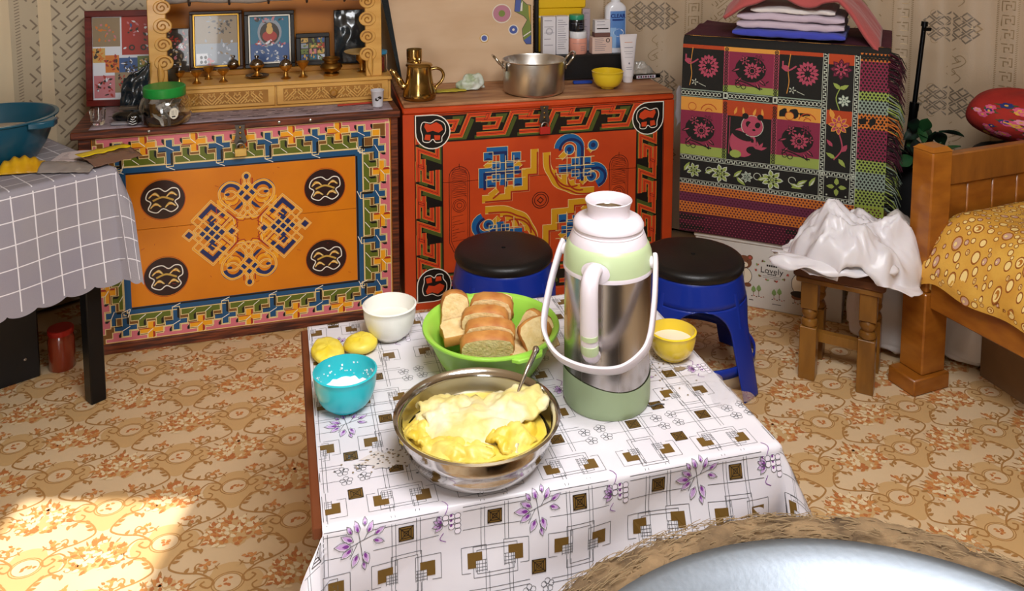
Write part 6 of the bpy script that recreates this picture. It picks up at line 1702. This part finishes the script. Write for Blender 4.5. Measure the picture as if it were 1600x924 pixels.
# aluminium pot
M_alu = mat('aluminium', '#d2cfca', .3, metal=1.0, rvar=.06, scale=6, stretch=(1, 1, 30), aniso=.5)
t = thing('aluminium_pot', 'aluminium cooking pot with two riveted handles on the vermilion chest', 'pot', (.08, 3.112, .742), 13)
MB().lathe([(0, 0), (.098, 0), (.107, .005), (.111, .014), (.1125, .118), (.116, .120), (.1165, .122), (.112, .123), (.1095, .118), (.108, .016), (.098, .006), (0, .005)], 64, cap=False).build('pot_body', M_alu, t, smooth=45)
for s in (-1, 1):
    M_ = T(rz=0 if s > 0 else 180)
    P = [(.112, -.026, .1), (.122, -.028, .104), (.14, -.028, .126), (.15, -.02, .138), (.154, 0, .142), (.15, .02, .138), (.14, .028, .126), (.122, .028, .104), (.112, .026, .1)]
    hd = MB().tube(smooth_path(P, 5), .0042, 8, M_).build('handle', M_chrome, t, smooth=60)
    for y in (-.026, .026): MB().box(.1105, y - .007, .085, .1155, y + .007, .115, M_, b=.002).build('bracket', M_chrome, hd)
mb = MB(); mb.box(-.005, -.012, .10, .03, .012, .104, T(-.055, -.085, 0.012, ry=20), b=.002); mb.build('ladle_end', M_brass_d, t)
bowl('yellow_bowl', 'small yellow bowl on the vermilion chest below the shampoo bottle', 'bowl', (.357, 3.175, .742), .026, .059, .064, M_yelb, .003, .001)
# leaning painted board
M_ply = mat('plywood', '#d6b896', .55, col2='#c5a27e', scale=3, stretch=(1, 1, 3.5), bump=.1, lo=.3, hi=.75)
bo = thing('painted_board', 'plywood board with painted circles leaning behind the aluminium pot', 'board', (-.405, 3.235, .742), 10.5, rx=-4)
MB().add([(-.01, 0, 0), (.495, 0, 0), (.50, 0, .42), (-.075, 0, .42), (-.01, .012, 0), (.495, .012, 0), (.50, .012, .42), (-.075, .012, .42)], [(0, 1, 2, 3), (7, 6, 5, 4), (0, 4, 5, 1), (1, 5, 6, 2), (2, 6, 7, 3), (3, 7, 4, 0)]).build('board', M_ply, bo, smooth=0)
MB().add([(-.018, -.002, 0), (-.01, -.002, 0), (-.075, -.002, .42), (-.105, -.002, .42), (-.018, .014, 0), (-.01, .014, 0), (-.075, .014, .42), (-.105, .014, .42)], [(0, 1, 2, 3), (7, 6, 5, 4), (0, 4, 5, 1), (1, 5, 6, 2), (2, 6, 7, 3), (3, 7, 4, 0)]).build('dark_edge', mat('felt_edge', '#23282a', .9, bump=.5, bscale=120), bo, smooth=0)
D_ = [mat('decal_pink', '#b5788a', .5), mat('decal_green', '#74843a', .5), mat('decal_blue', '#4a5a9c', .5), mat('decal_white', '#ddd6cc', .5), mat('decal_ochre', '#c79a3e', .5), mat('decal_outline', '#4a4034', .5)]
p = PR()
p.ell(.375, .262, .034, .032, 0, 1, 28); p.ring(.375, .262, .036, .003, 3, 1, 28); p.ell(.375, .262, .013, .013, 1, 2, 18)
p.ell(.42, .198, .02, .02, 3, 1, 22); p.ell(.42, .198, .016, .016, 2, 2, 22); p.ell(.42, .198, .005, .005, 3, 3, 12)
p.ell(.305, .168, .018, .018, 4, 1, 22); p.ell(.305, .168, .015, .015, 3, 2, 22); p.ell(.305, .168, .0105, .0105, 2, 3, 18)
wing = [(.425, .27), (.43, .32), (.445, .345), (.456, .33), (.458, .31), (.475, .295), (.49, .292), (.49, .14), (.47, .14), (.46, .155), (.456, .18), (.455, .2), (.475, .235), (.462, .25), (.44, .262)]
p.poly(wing, 1, 1); p.poly([(.425, .27), (.43, .32), (.445, .345), (.456, .33), (.45, .30), (.446, .266)], 2, 2); p.poly([(.448, .27), (.452, .30), (.458, .31), (.456, .27)], 3, 3); p.poly([(.46, .155), (.47, .14), (.49, .14), (.49, .175)], 2, 2); p.stroke([(.458, .17), (.49, .19)], .004, 3, 3)
p.poly([(.48, .292), (.49, .29), (.49, .21), (.482, .25)], 4, 2); p.stroke(wing, .002, 5, 4, True)
p.build('painted_decals', D_, lambda u, v, h: (u, -.0003 - h, v), bo)
# black case with cosmetics
cs = thing('black_case', 'black case standing at the back of the vermilion chest', 'case', (.105, 3.29, .742), 10)
MB().box(0, 0, 0, .35, .11, .098, b=.004).build('case_body', M_blackp, cs)
MB().box(.0, .086, .098, .016, .108, .42, b=.003).build('case_back', M_blackp, cs)
# blue edge and white strip in front of the case
tag(MB().box(0, 0, 0, .075, .02, .012, b=.003).build('blue_packet', mat('packet_blue', '#1b3f9a', .4), loc=(.235, 3.235, .742), rot=(0, 0, R(10))), 'flat blue packet between the pot and the yellow bowl', 'packet')
CZ = .8405
def cpt(x, y): c, s = cos(R(10)), sin(R(10)); return (.105 + x * c - y * s, 3.29 + x * s + y * c, CZ)
M_wbox = mat('carton_white', '#d8d5da', .45); M_txt = mat('print_slate', '#6d6a78', .5)
def pack(name, label, x, y, w, d, h, m, rz=10, lines=0, cat='box', z=None, extra=None):
    q = cpt(x, y); t = thing(name, label, cat, (q[0], q[1], z if z else q[2]), rz, 'cosmetics on the black case')
    MB().box(0, 0, 0, w, d, h, b=.0015).build('carton', m, t, smooth=0)
    p = PR(); r = random.Random(int(x * 999))
    for k in range(lines): p.stroke([(w * .12, h * (.9 - .8 * k / max(1, lines))), (w * r.uniform(.5, .88), h * (.9 - .8 * k / max(1, lines)))], .0018, 0, 1)
    if extra: extra(p, w, h)
    if p.p: p.build('printed_text', [M_txt, C_dk, mat('print_peach', '#c98a6a', .5)], front, t)
    return t
def seal(p, w, h): p.ring(w * .5, h * .62, .013, .0014, 0, 1); p.ring(w * .5, h * .62, .010, .001, 0, 1)
pack('cosmetic_box', 'tall white cosmetics box with a round seal, leftmost on the black case', .018, .02, .052, .04, .15, M_wbox, lines=5, extra=seal)
pack('cosmetic_box', 'tall white cosmetics box with fine print, second from the left on the black case', .073, .024, .05, .04, .15, M_wbox, lines=14)
def cjar(label, x, y, r_, h, m, lm, lh, z=None, txt=0):
    q = cpt(x, y); t = thing('cosmetic_jar', label, 'jar', (q[0], q[1], z if z else q[2]), 10, 'cosmetics on the black case')
    MB().lathe([(0, 0), (r_ * .94, 0), (r_, .004), (r_, h - .006), (r_ * .92, h), (0, h)], 36, cap=False).build('jar_body', m, t, smooth=40)
    MB().lathe([(0, h), (r_ * .94, h), (r_ * .96, h + .002), (r_ * .96, h + lh - .002), (r_ * .92, h + lh), (0, h + lh)], 36, cap=False).build('lid', lm, t, smooth=40)
    if txt:
        p = PR(); p.maxseg = .006
        p.stroke([(-.03, h * .7), (.03, h * .7)], .001, 0, 1)
        for k in range(3): p.stroke([(.002, h * (.5 - .12 * k)), (.022, h * (.5 - .12 * k))], .0015, 0, 1)
        p.build('printed_text', [M_txt], lambda u, v, hh: ((r_ + .0003 + hh) * sin(u / r_), -(r_ + .0003 + hh) * cos(u / r_), v), t)
    return t
cjar('pink cosmetics jar with a white lid', .165, .045, .035, .062, mat('jar_pink', '#dc9a86', .3), mat('lid_white', '#dfe0e4', .35), .026, txt=1)
cjar('black cosmetics jar with a green lid on top of the pink jar', .16, .05, .031, .045, mat('jar_navy', '#16181f', .2, coat=.5), mat('lid_jade', '#2f8f6b', .35), .018, z=CZ + .0895, txt=1)
pack('cosmetic_box', 'pale pink square cosmetics box with fine print', .214, .008, .082, .04, .066, mat('carton_pink', '#d9bdb0', .45), lines=7, rz=14, extra=lambda p, w, h: p.ring(w * .78, h * .8, .007, .003, 1, 1))
cjar('gold-lidded cream jar behind the pale pink box', .25, .08, .026, .065, mat('jar_cream', '#cdbb9a', .3), mat('lid_gold', '#c9b48a', .35), .014)
pack('cosmetic_box', 'small white and brown box on top of the pale pink box', .222, .008, .064, .038, .016, mat('carton_brown2', '#6d4a44', .45), z=CZ + .067, rz=10)
pack('cosmetic_box', 'white label box stacked over the small brown box', .224, .009, .062, .037, .05, M_wbox, z=CZ + .0835, rz=10, lines=3, extra=lambda p, w, h: p.rect(w * .12, h * .3, w * .88, h * .38, 1, 1))
pack('cosmetic_box', 'tall grey box with a pale stripe behind the stacked boxes', .195, .085, .03, .024, .17, mat('carton_grey', '#a89aa2', .45), rz=10, lines=5)
# shampoo bottle
q = cpt(.318, .05)
t = thing('shampoo_bottle', 'large white shampoo bottle with a blue label reading CLEAR', 'bottle', q, 10)
def bot(u, v):
    a = 2 * pi * u; z = .2 * v; kx = .043; ky = .026
    if v > .86: s_ = 1 - .55 * ((v - .86) / .14) ** 2; kx *= s_; ky *= (1 - .3 * ((v - .86) / .14) ** 2)
    if v < .04: kx *= .95; ky *= .95
    ca_, sa_ = cos(a), sin(a)
    return (kx * abs(ca_) ** .75 * (1 if ca_ > 0 else -1), ky * abs(sa_) ** .75 * (1 if sa_ > 0 else -1), z)
M_shw = mat('shampoo_white', '#dfe1ea', .3, coat=.3)
mb = MB(); mb.grid(bot, 48, 24, closed_u=True); mb.build('bottle_body', M_shw, t, smooth=60)
MB().lathe([(.0, .199), (.0195, .199), (.0185, .203), (.018, .25), (0, .252)], 28, cap=False).build('cap', M_shw, t, smooth=40)
p = PR(); p.maxseg = .008
p.rect(-.028, .02, .034, .166, 0, 1); p.stroke([(-.02, .131), (.028, .131)], .006, 1, 2); p.ell(.006, .08, .022, .016, 2, 2, 18); p.ell(.006, .08, .018, .012, 0, 3, 18); p.rect(-.028, .02, -.004, .1, 3, 2)
p.build('blue_label', [mat('label_blue', '#5b86c4', .3), mat('label_navy', '#1c2f73', .3), mat('label_white', '#dfe6f2', .3), mat('label_sky', '#8fb4dc', .3)], lambda u, v, h: (u, -.0275 * max(.01, 1 - abs(u / .044) ** 2.67) ** .375 - h - .0003, v), t)
text_mesh('lettering', 'CLEAR', .021, mat('label_navy', '#1c2f73', .3), t, (.003, -.0283, .14), bold=.0006, sx=.95)
# cream tube standing in front on its cap
t = thing('cream_tube', 'white cream tube standing on its cap in front of the shampoo bottle', 'tube', (.447, 3.285, .742), 12)
def tub(u, v):
    a = 2 * pi * u; z = .024 + .155 * v; kx = .022 + .0125 * v; ky = .020 * (1 - v) + .0015
    return (kx * cos(a), ky * sin(a), z)
M_tube = mat('tube_white', '#dcd6d8', .35)
mb = MB(); mb.grid(tub, 36, 16, closed_u=True); mb.build('tube_body', M_tube, t, smooth=60); MB().lathe([(0, 0), (.0185, 0), (.0205, .024), (0, .025)], 28, cap=False).build('cap', M_tube, t, smooth=40); MB().box(-.0345, -.0018, .178, .0345, .0018, .186).build('crimp', M_tube, t, smooth=0)
p = PR(); p.maxseg = .006
for k, (z, w, c) in enumerate(((.155, .016, 1), (.135, .017, 0), (.12, .018, 0), (.112, .014, 0), (.098, .017, 0), (.06, .012, 0), (.052, .012, 0))): p.stroke([(-w, z), (w, z)], .0022 if k < 2 else .0012, c, 1)
p.ell(0, .075, .003, .004, 0, 1, 8)
p.build('printed_text', [M_txt, mat('print_peach', '#c98a6a', .5)], lambda u, v, h: (u, -(.020 * (1 - (v - .024) / .155) + .0018) * sqrt(max(.02, 1 - (u / (.022 + .0125 * (v - .024) / .155)) ** 2)) - h - .0002, v), t)
# black toothpaste box / cable beside the tube
t = thing('toothpaste_tube', 'black and white printed tube lying at the right corner of the vermilion chest', 'tube', (.475, 3.32, .742), 14)
MB().box(0, 0, 0, .1, .022, .02, b=.005).build('tube_body', M_blk, t); MB().lathe([(.009, 0), (.009, .014), (0, .014)], 16, T(.099, .011, .010, 0, 90, 0)).build('cap', M_blk, t)
p = PR(); p.rect(.012, .004, .092, .016, 0, 1)
for k in range(7): p.rect(.018 + .01 * k, .006, .025 + .01 * k, .014, 1 if k % 2 else 2, 2)
p.build('printed_text', [mat('print_white', '#cfcad0', .4), C_dk, mat('print_plum', '#7a4a5e', .4)], front, t)
crumple('plastic_wrap', 'crumpled clear plastic wrap behind the toothpaste tube', 'wrap', (.51, 3.375, .742), .05, .03, .05, 6.6, mat('clear_wrap', '#cfc6ba', .15, trans=.5), amp=.35)
# yellow plastic crate behind
t = thing('yellow_crate', 'bright yellow plastic box behind the cosmetics', 'box', (.105, 3.408, .742), 10)
M_yp = mat('yellow_plastic', '#e0b512', .4)
MB().box(0, 0, 0, .19, .07, .27, b=.004).build('crate_body', M_yp, t); MB().box(-.004, -.004, .232, .194, .074, .24, b=.002).build('pale_rib', mat('rib_pale', '#e9d9b0', .4), t); MB().box(-.003, -.003, .27, .193, .073, .32, b=.003).build('crate_lid', M_yp, t)
# narrow white wrapping hanging at the right end of the chest
mb = MB(); mb.grid(lambda u, v: (.03 * u + .012 * nz(v * 4, u, 2), -.006 - .006 * sin(pi * u), -.14 * v + .02 * sin(pi * u)), 8, 16)
tag(mb.build('white_cloth', mat('white_rag', '#b5aeb0', .8), smooth=180, solid=.003, loc=(.612, 3.17, .735), rot=(0, 0, R(13.5))), 'strip of white cloth hanging at the right end of the vermilion chest', 'cloth')

# ================================================================ left table with checked cloth
LT = thing('side_table', 'table with black metal legs under the grey checked cloth', 'table', (-1.133, 2.371, 0), -40.5)
M_blkm = mat('black_leg', '#121214', .35, metal=.3)
MB().box(-.62, -.95, .672, -.004, -.004, .695, b=.003).build('tabletop', mat('table_board', '#5c4636', .5), LT)
for x in (-.58, -.055):
    for y in (-.91, -.05): MB().box(x - .022, y - .022, 0, x + .022, y + .022, .672, b=.003).build('leg', M_blkm, LT)
LZ = .696
def cl2(u, v, h):
    ou, ov = max(0, u), max(0, v); x, y, z = min(0, u), min(0, v), LZ; nx = ny = 0; n_ = 1
    if ou > 0 and ov > 0:
        rr = sqrt(ou * ou + ov * ov); a = atan2(ov, ou); o_, d_ = hang(rr, .012); fl = .24 * max(0, rr - .02)
        x += (o_ + fl) * cos(a) * (1 + .5 * sin(2 * a)); y += (o_ + fl) * sin(a) * (1 + .5 * sin(2 * a)); z -= d_ * .97; nx, ny, n_ = cos(a), sin(a), .25
    elif ou > 0:
        o_, d_ = hang(ou, .012); k = min(1, d_ / .15); x += o_ + .08 * max(0, d_ - .012) + k * (.010 * sin(v * 16) + .008 * nz(v * 6, d_ * 4, 2)) + k * .1 * max(0, .3 + v) ** 2; z -= d_; nx, n_ = 1, .05 if ou > .015 else 1
    elif ov > 0:
        o_, d_ = hang(ov, .012); y += o_ + .06 * max(0, d_ - .012); z -= d_; ny, n_ = 1, .05 if ov > .015 else 1
    else: z += .0008 * nz(u * 8, v * 8, 1)
    L = sqrt(nx * nx + ny * ny + n_ * n_)
    return (x + nx / L * h, y + ny / L * h, z + n_ / L * h)
M_chk = mat('check_grey', '#908b97', .7, bump=.25, bscale=350, col2='#989399', scale=6)
M_chw = mat('check_white', '#e3e0e6', .7)
ct = thing('checked_cloth', 'grey tablecloth with white check lines and scalloped hem on the side table', 'tablecloth', (-1.133, 2.371, 0), -40.5)
HG = .335
def hem(t): return .012 * abs(sin(pi * t / .075)) ** .6
mb = MB()
def cl2g(a, b):
    u = -.62 + (.62 + HG) * a; v = -.95 + (.95 + .09) * b
    if a > .999: pass
    u2 = u
    if u > 0: u2 = u * (1 + (hem(v) - .012) / HG)
    return cl2(u2, v, 0)
mb.grid(cl2g, 90, 240); mb.build('cloth', M_chk, ct, smooth=180)
p = PR(); p.maxseg = .015
S_ = .078
for k in range(-11, 7): p.stroke([(k * .06 + .025, -.94), (k * .06 + .025, .085)], .0030, 0, 1)
for k in range(-17, 2): p.stroke([(-.61, k * .055 + .01), (HG - .014, k * .055 + .01)], .0034, 0, 2)
p.clip(lambda a, b: a < HG - .012 and b < .088)
p.build('check_lines', [M_chw], cl2, ct)
# teal basin
M_tealp = mat('petrol_plastic', '#0b4a60', .3, coat=.2)
t = thing('petrol_basin', 'dark petrol blue plastic basin on the side table', 'basin', (-1.49, 2.43, LZ + .001), -20)
MB().lathe([(0, 0), (.10, 0), (.106, .004), (.13, .04), (.15, .09), (.160, .122), (.168, .126), (.168, .13), (.158, .131), (.153, .124), (.143, .09), (.124, .04), (.10, .008), (0, .007)], 60, cap=False).build('basin_body', M_tealp, t, smooth=45)
MB().prism([(.155, -.05), (.185, -.032), (.2, 0), (.185, .032), (.155, .05)], .108, .128, T(rz=8)).build('grip_lip', M_tealp, t, bevel=.004)
disc(.135, .075).build('whey', mat('whey_tan', '#bfa98c', .3), t, smooth=180)
# packets on the cloth
M_nety = mat('packet_gold', '#d3a312', .35, col2='#b98508', scale=18, bump=.5, bscale=40, coat=.3)
t = thing('yellow_packet', 'yellow snack packet in clear wrap beside the petrol basin', 'packet', (-1.335, 2.335, LZ + .002), 8)
mb = MB(); mb.grid(lambda u, v: (-.085 + .13 * u, .05 * (v * 2 - 1) * (1 - .3 * u), .003 + .034 * sin(pi * v) * sin(pi * min(1, u * 1.05)) ** .5 + .004 * sin(u * 30 + v * 9) * sin(pi * v)), 40, 18); mb.build('packet_film', M_nety, t, smooth=180, solid=.002)
mb = MB(); mb.grid(lambda u, v: (.03 + .14 * u, .045 * (v * 2 - 1) * (1 + .2 * u), .003 + .018 * sin(pi * v) * (1 - .8 * u) + .003 * nz(u * 8, v * 8, 2)), 24, 12); mb.build('clear_tail', mat('grey_film', '#a59a94', .2, trans=.3), t, smooth=180, solid=.001)
t = thing('paper_slip', 'white printed paper slip on the side table', 'paper', (-1.255, 2.45, LZ + .002), 5)
mb = MB(); mb.grid(lambda u, v: (.07 * (u * 2 - 1), .045 * (v * 2 - 1), .002 + .006 * sin(pi * u) * v), 10, 8); mb.build('paper', mat('paper_pinkish', '#d5c6c6', .6), t, smooth=180)
p = PR()
for k in range(6): p.stroke([(-.05, -.03 + .012 * k), (.055 - .01 * (k % 3), -.03 + .012 * k)], .0025, 0, 1)
p.build('printed_text', [mat('print_greyred', '#8a6f74', .6)], lambda u, v, h: (u, v, .0025 + .006 * sin(pi * (u / .14 + .5)) * (v / .09 + .5) + h), t)
t = thing('snack_wrapper', 'clear wrapper with a bright yellow band hanging over the side table corner', 'wrapper', (-1.165, 2.43, LZ + .002), -38)
mb = MB(); mb.grid(lambda u, v: (-.06 + .12 * u, .07 * (v * 2 - 1), .006 + .012 * sin(pi * u) + .004 * nz(u * 5, v * 6, 1)), 16, 20); mb.build('clear_film', mat('brown_film', '#8d6a58', .2, trans=.35), t, smooth=180, solid=.001)
mb = MB(); mb.grid(lambda u, v: (-.05 + .045 * u, .072 * (v * 2 - 1), .0225 + .004 * nz(u * 3, v * 6, 1)), 4, 20); mb.build('yellow_band', mat('band_yellow', '#e0c015', .4), t, smooth=180, solid=.001)
# picture of tomatoes on the curtain edge
t = thing('tomato_poster', 'poster of red tomatoes on the curtain at the left edge', 'poster', (-1.76, 2.60, .80), 42)
MB().box(-.09, 0, 0, .09, .004, .21).build('sheet', mat('poster_paper', '#d8d2b8', .5), t, smooth=0)
p = PR(); r = random.Random(6)
for k in range(12): x, z = r.uniform(-.07, .08), r.uniform(.02, .16); p.ell(x, z, .022, .02, 0, 1 + k % 3, 18); p.ell(x - .006, z + .006, .006, .004, 2, 4, 8); p.leaf(x, z + .018, .014, .006, 60, 1, 5); p.leaf(x, z + .018, .014, .006, 130, 1, 5)
for k in range(20): p.leaf(r.uniform(-.07, .08), r.uniform(.15, .2), .025, .012, r.uniform(0, 360), 1, 2)
p.build('printed_tomatoes', [mat('tomato_red', '#b3261c', .5), mat('tomato_leaf', '#3f7030', .5), mat('tomato_shine', '#e8b8a0', .5)], front, t)['kind'] = 'stuff'
# black cabinet and red-lidded jar under the side table
t = thing('black_box', 'black storage box under the side table', 'box', (-1.95, 2.02, 0), 42.5)
MB().box(.1, 0, 0, .70, .2, .42, b=.004).build('box_body', mat('black_laminate', '#0d0d10', .35), t); MB().lathe([(0, 0), (.005, 0), (.004, .003), (0, .004)], 12, T(.66, -.0, .07, 90)).build('screw', M_steel, t)
M_sauce = mat('red_sauce', '#7f2d17', .2, coat=.6); M_rlid = mat('red_lid', '#a3221a', .35, metal=.3)
t = thing('sauce_jar', 'jar of dark red sauce with red lid on the floor under the side table', 'jar', (-1.395, 2.545, 0), 0)
MB().lathe([(0, 0), (.034, 0), (.038, .004), (.0385, .095), (.035, .108), (.033, .114), (0, .114)], 36, cap=False).build('jar_body', M_sauce, t, smooth=45); MB().lathe([(0, .114), (.036, .112), (.037, .114), (.037, .128), (.035, .130), (0, .130)], 36, cap=False).build('lid', M_rlid, t, smooth=40)

# ================================================================ stove with wide pan in the foreground
SX, SY, PZ = .372, .634, .62
sv = thing('stove', 'round iron stove carrying the wide pan in the foreground', 'stove', (SX, SY, 0), 0)
M_iron = mat('iron', '#2a2624', .55, metal=.7, col2='#3d332c', scale=10)
MB().lathe([(0, .06), (.30, .06), (.33, .10), (.34, .50), (.325, .53), (.30, .53), (0, .52)], 48, cap=False).build('stove_body', M_iron, sv, smooth=45)
for k in range(3): a = R(30 + 120 * k); MB().box(-.02, -.02, 0, .02, .02, .08, T(.27 * cos(a), .27 * sin(a), 0)).build('leg', M_iron, sv, smooth=0)
M_pan = mat('pan_aluminium', '#757b82', .42, metal=1.0, rvar=.08, scale=7, bump=.04, bscale=120)
pn = thing('wide_pan', 'large shallow aluminium pan on the stove in the foreground', 'pan', (SX, SY, 0), 0)
MB().lathe([(0, .545), (.2, .548), (.30, .57), (.365, .605), (.388, .622), (.398, .624), (.401, .622), (.402, .625), (.399, .629), (.386, .628), (.362, .612), (.30, .58), (.2, .558), (0, .555)], 120, cap=False).build('pan_body', M_pan, pn, smooth=40)
M_feltr = mat('felt_rope', '#55432f', .95, col2='#82694b', scale=22, stretch=(1, 1, 3), bump=.8, bscale=70)
fr = thing('felt_ring', 'shaggy brown felt ring packed round the rim of the wide pan', 'felt', (SX, SY, 0), 0)
mb = MB()
def fr_f(u, v):
    a = 2 * pi * u; b = 2 * pi * v; d = Vector((cos(a), sin(a), 0))
    k = 1 + .34 * nz(cos(a) * 6, sin(a) * 6, cos(b) * 1.5 + 3) + .22 * nz(cos(a) * 22, sin(a) * 22, 2 * cos(b)) + .1 * nz(cos(a) * 60, sin(a) * 60, 4 * sin(b))
    r_ = .428 + .03 * cos(b) * k + .008 * nz(cos(a) * 3, sin(a) * 3, 5); z = .598 + .03 * sin(b) * k
    return (d.x * r_, d.y * r_, z)
mb.grid(fr_f, 300, 18, closed_u=True); mb.build('felt_roll', M_feltr, fr, smooth=180)
mb = MB()
for i in range(1300):
    a = rng.uniform(R(10), R(170)); b = rng.uniform(-.3, 2.6)
    r_ = .428 + .032 * cos(b); z = .598 + .031 * sin(b); L = rng.uniform(.008, .024); t_ = rng.uniform(-1, 1)
    q0 = (r_ * cos(a), r_ * sin(a), z); da = L * t_ / r_ * 2.2
    r2 = r_ + L * .15 * cos(b); z2 = z + L * .15 * sin(b) + rng.uniform(-.004, .004)
    mb.tube([q0, ((r_ + r2) / 2 * cos(a + da * .6), (r_ + r2) / 2 * sin(a + da * .6), (z + z2) / 2 + .002), (r2 * cos(a + da), r2 * sin(a + da), z2)], [.0006, .0005, .0003], 3, cap=False)
tag(mb.build('felt_fibres', mat('felt_fibre', '#8a7354', .9), fr, smooth=60), kind='stuff')
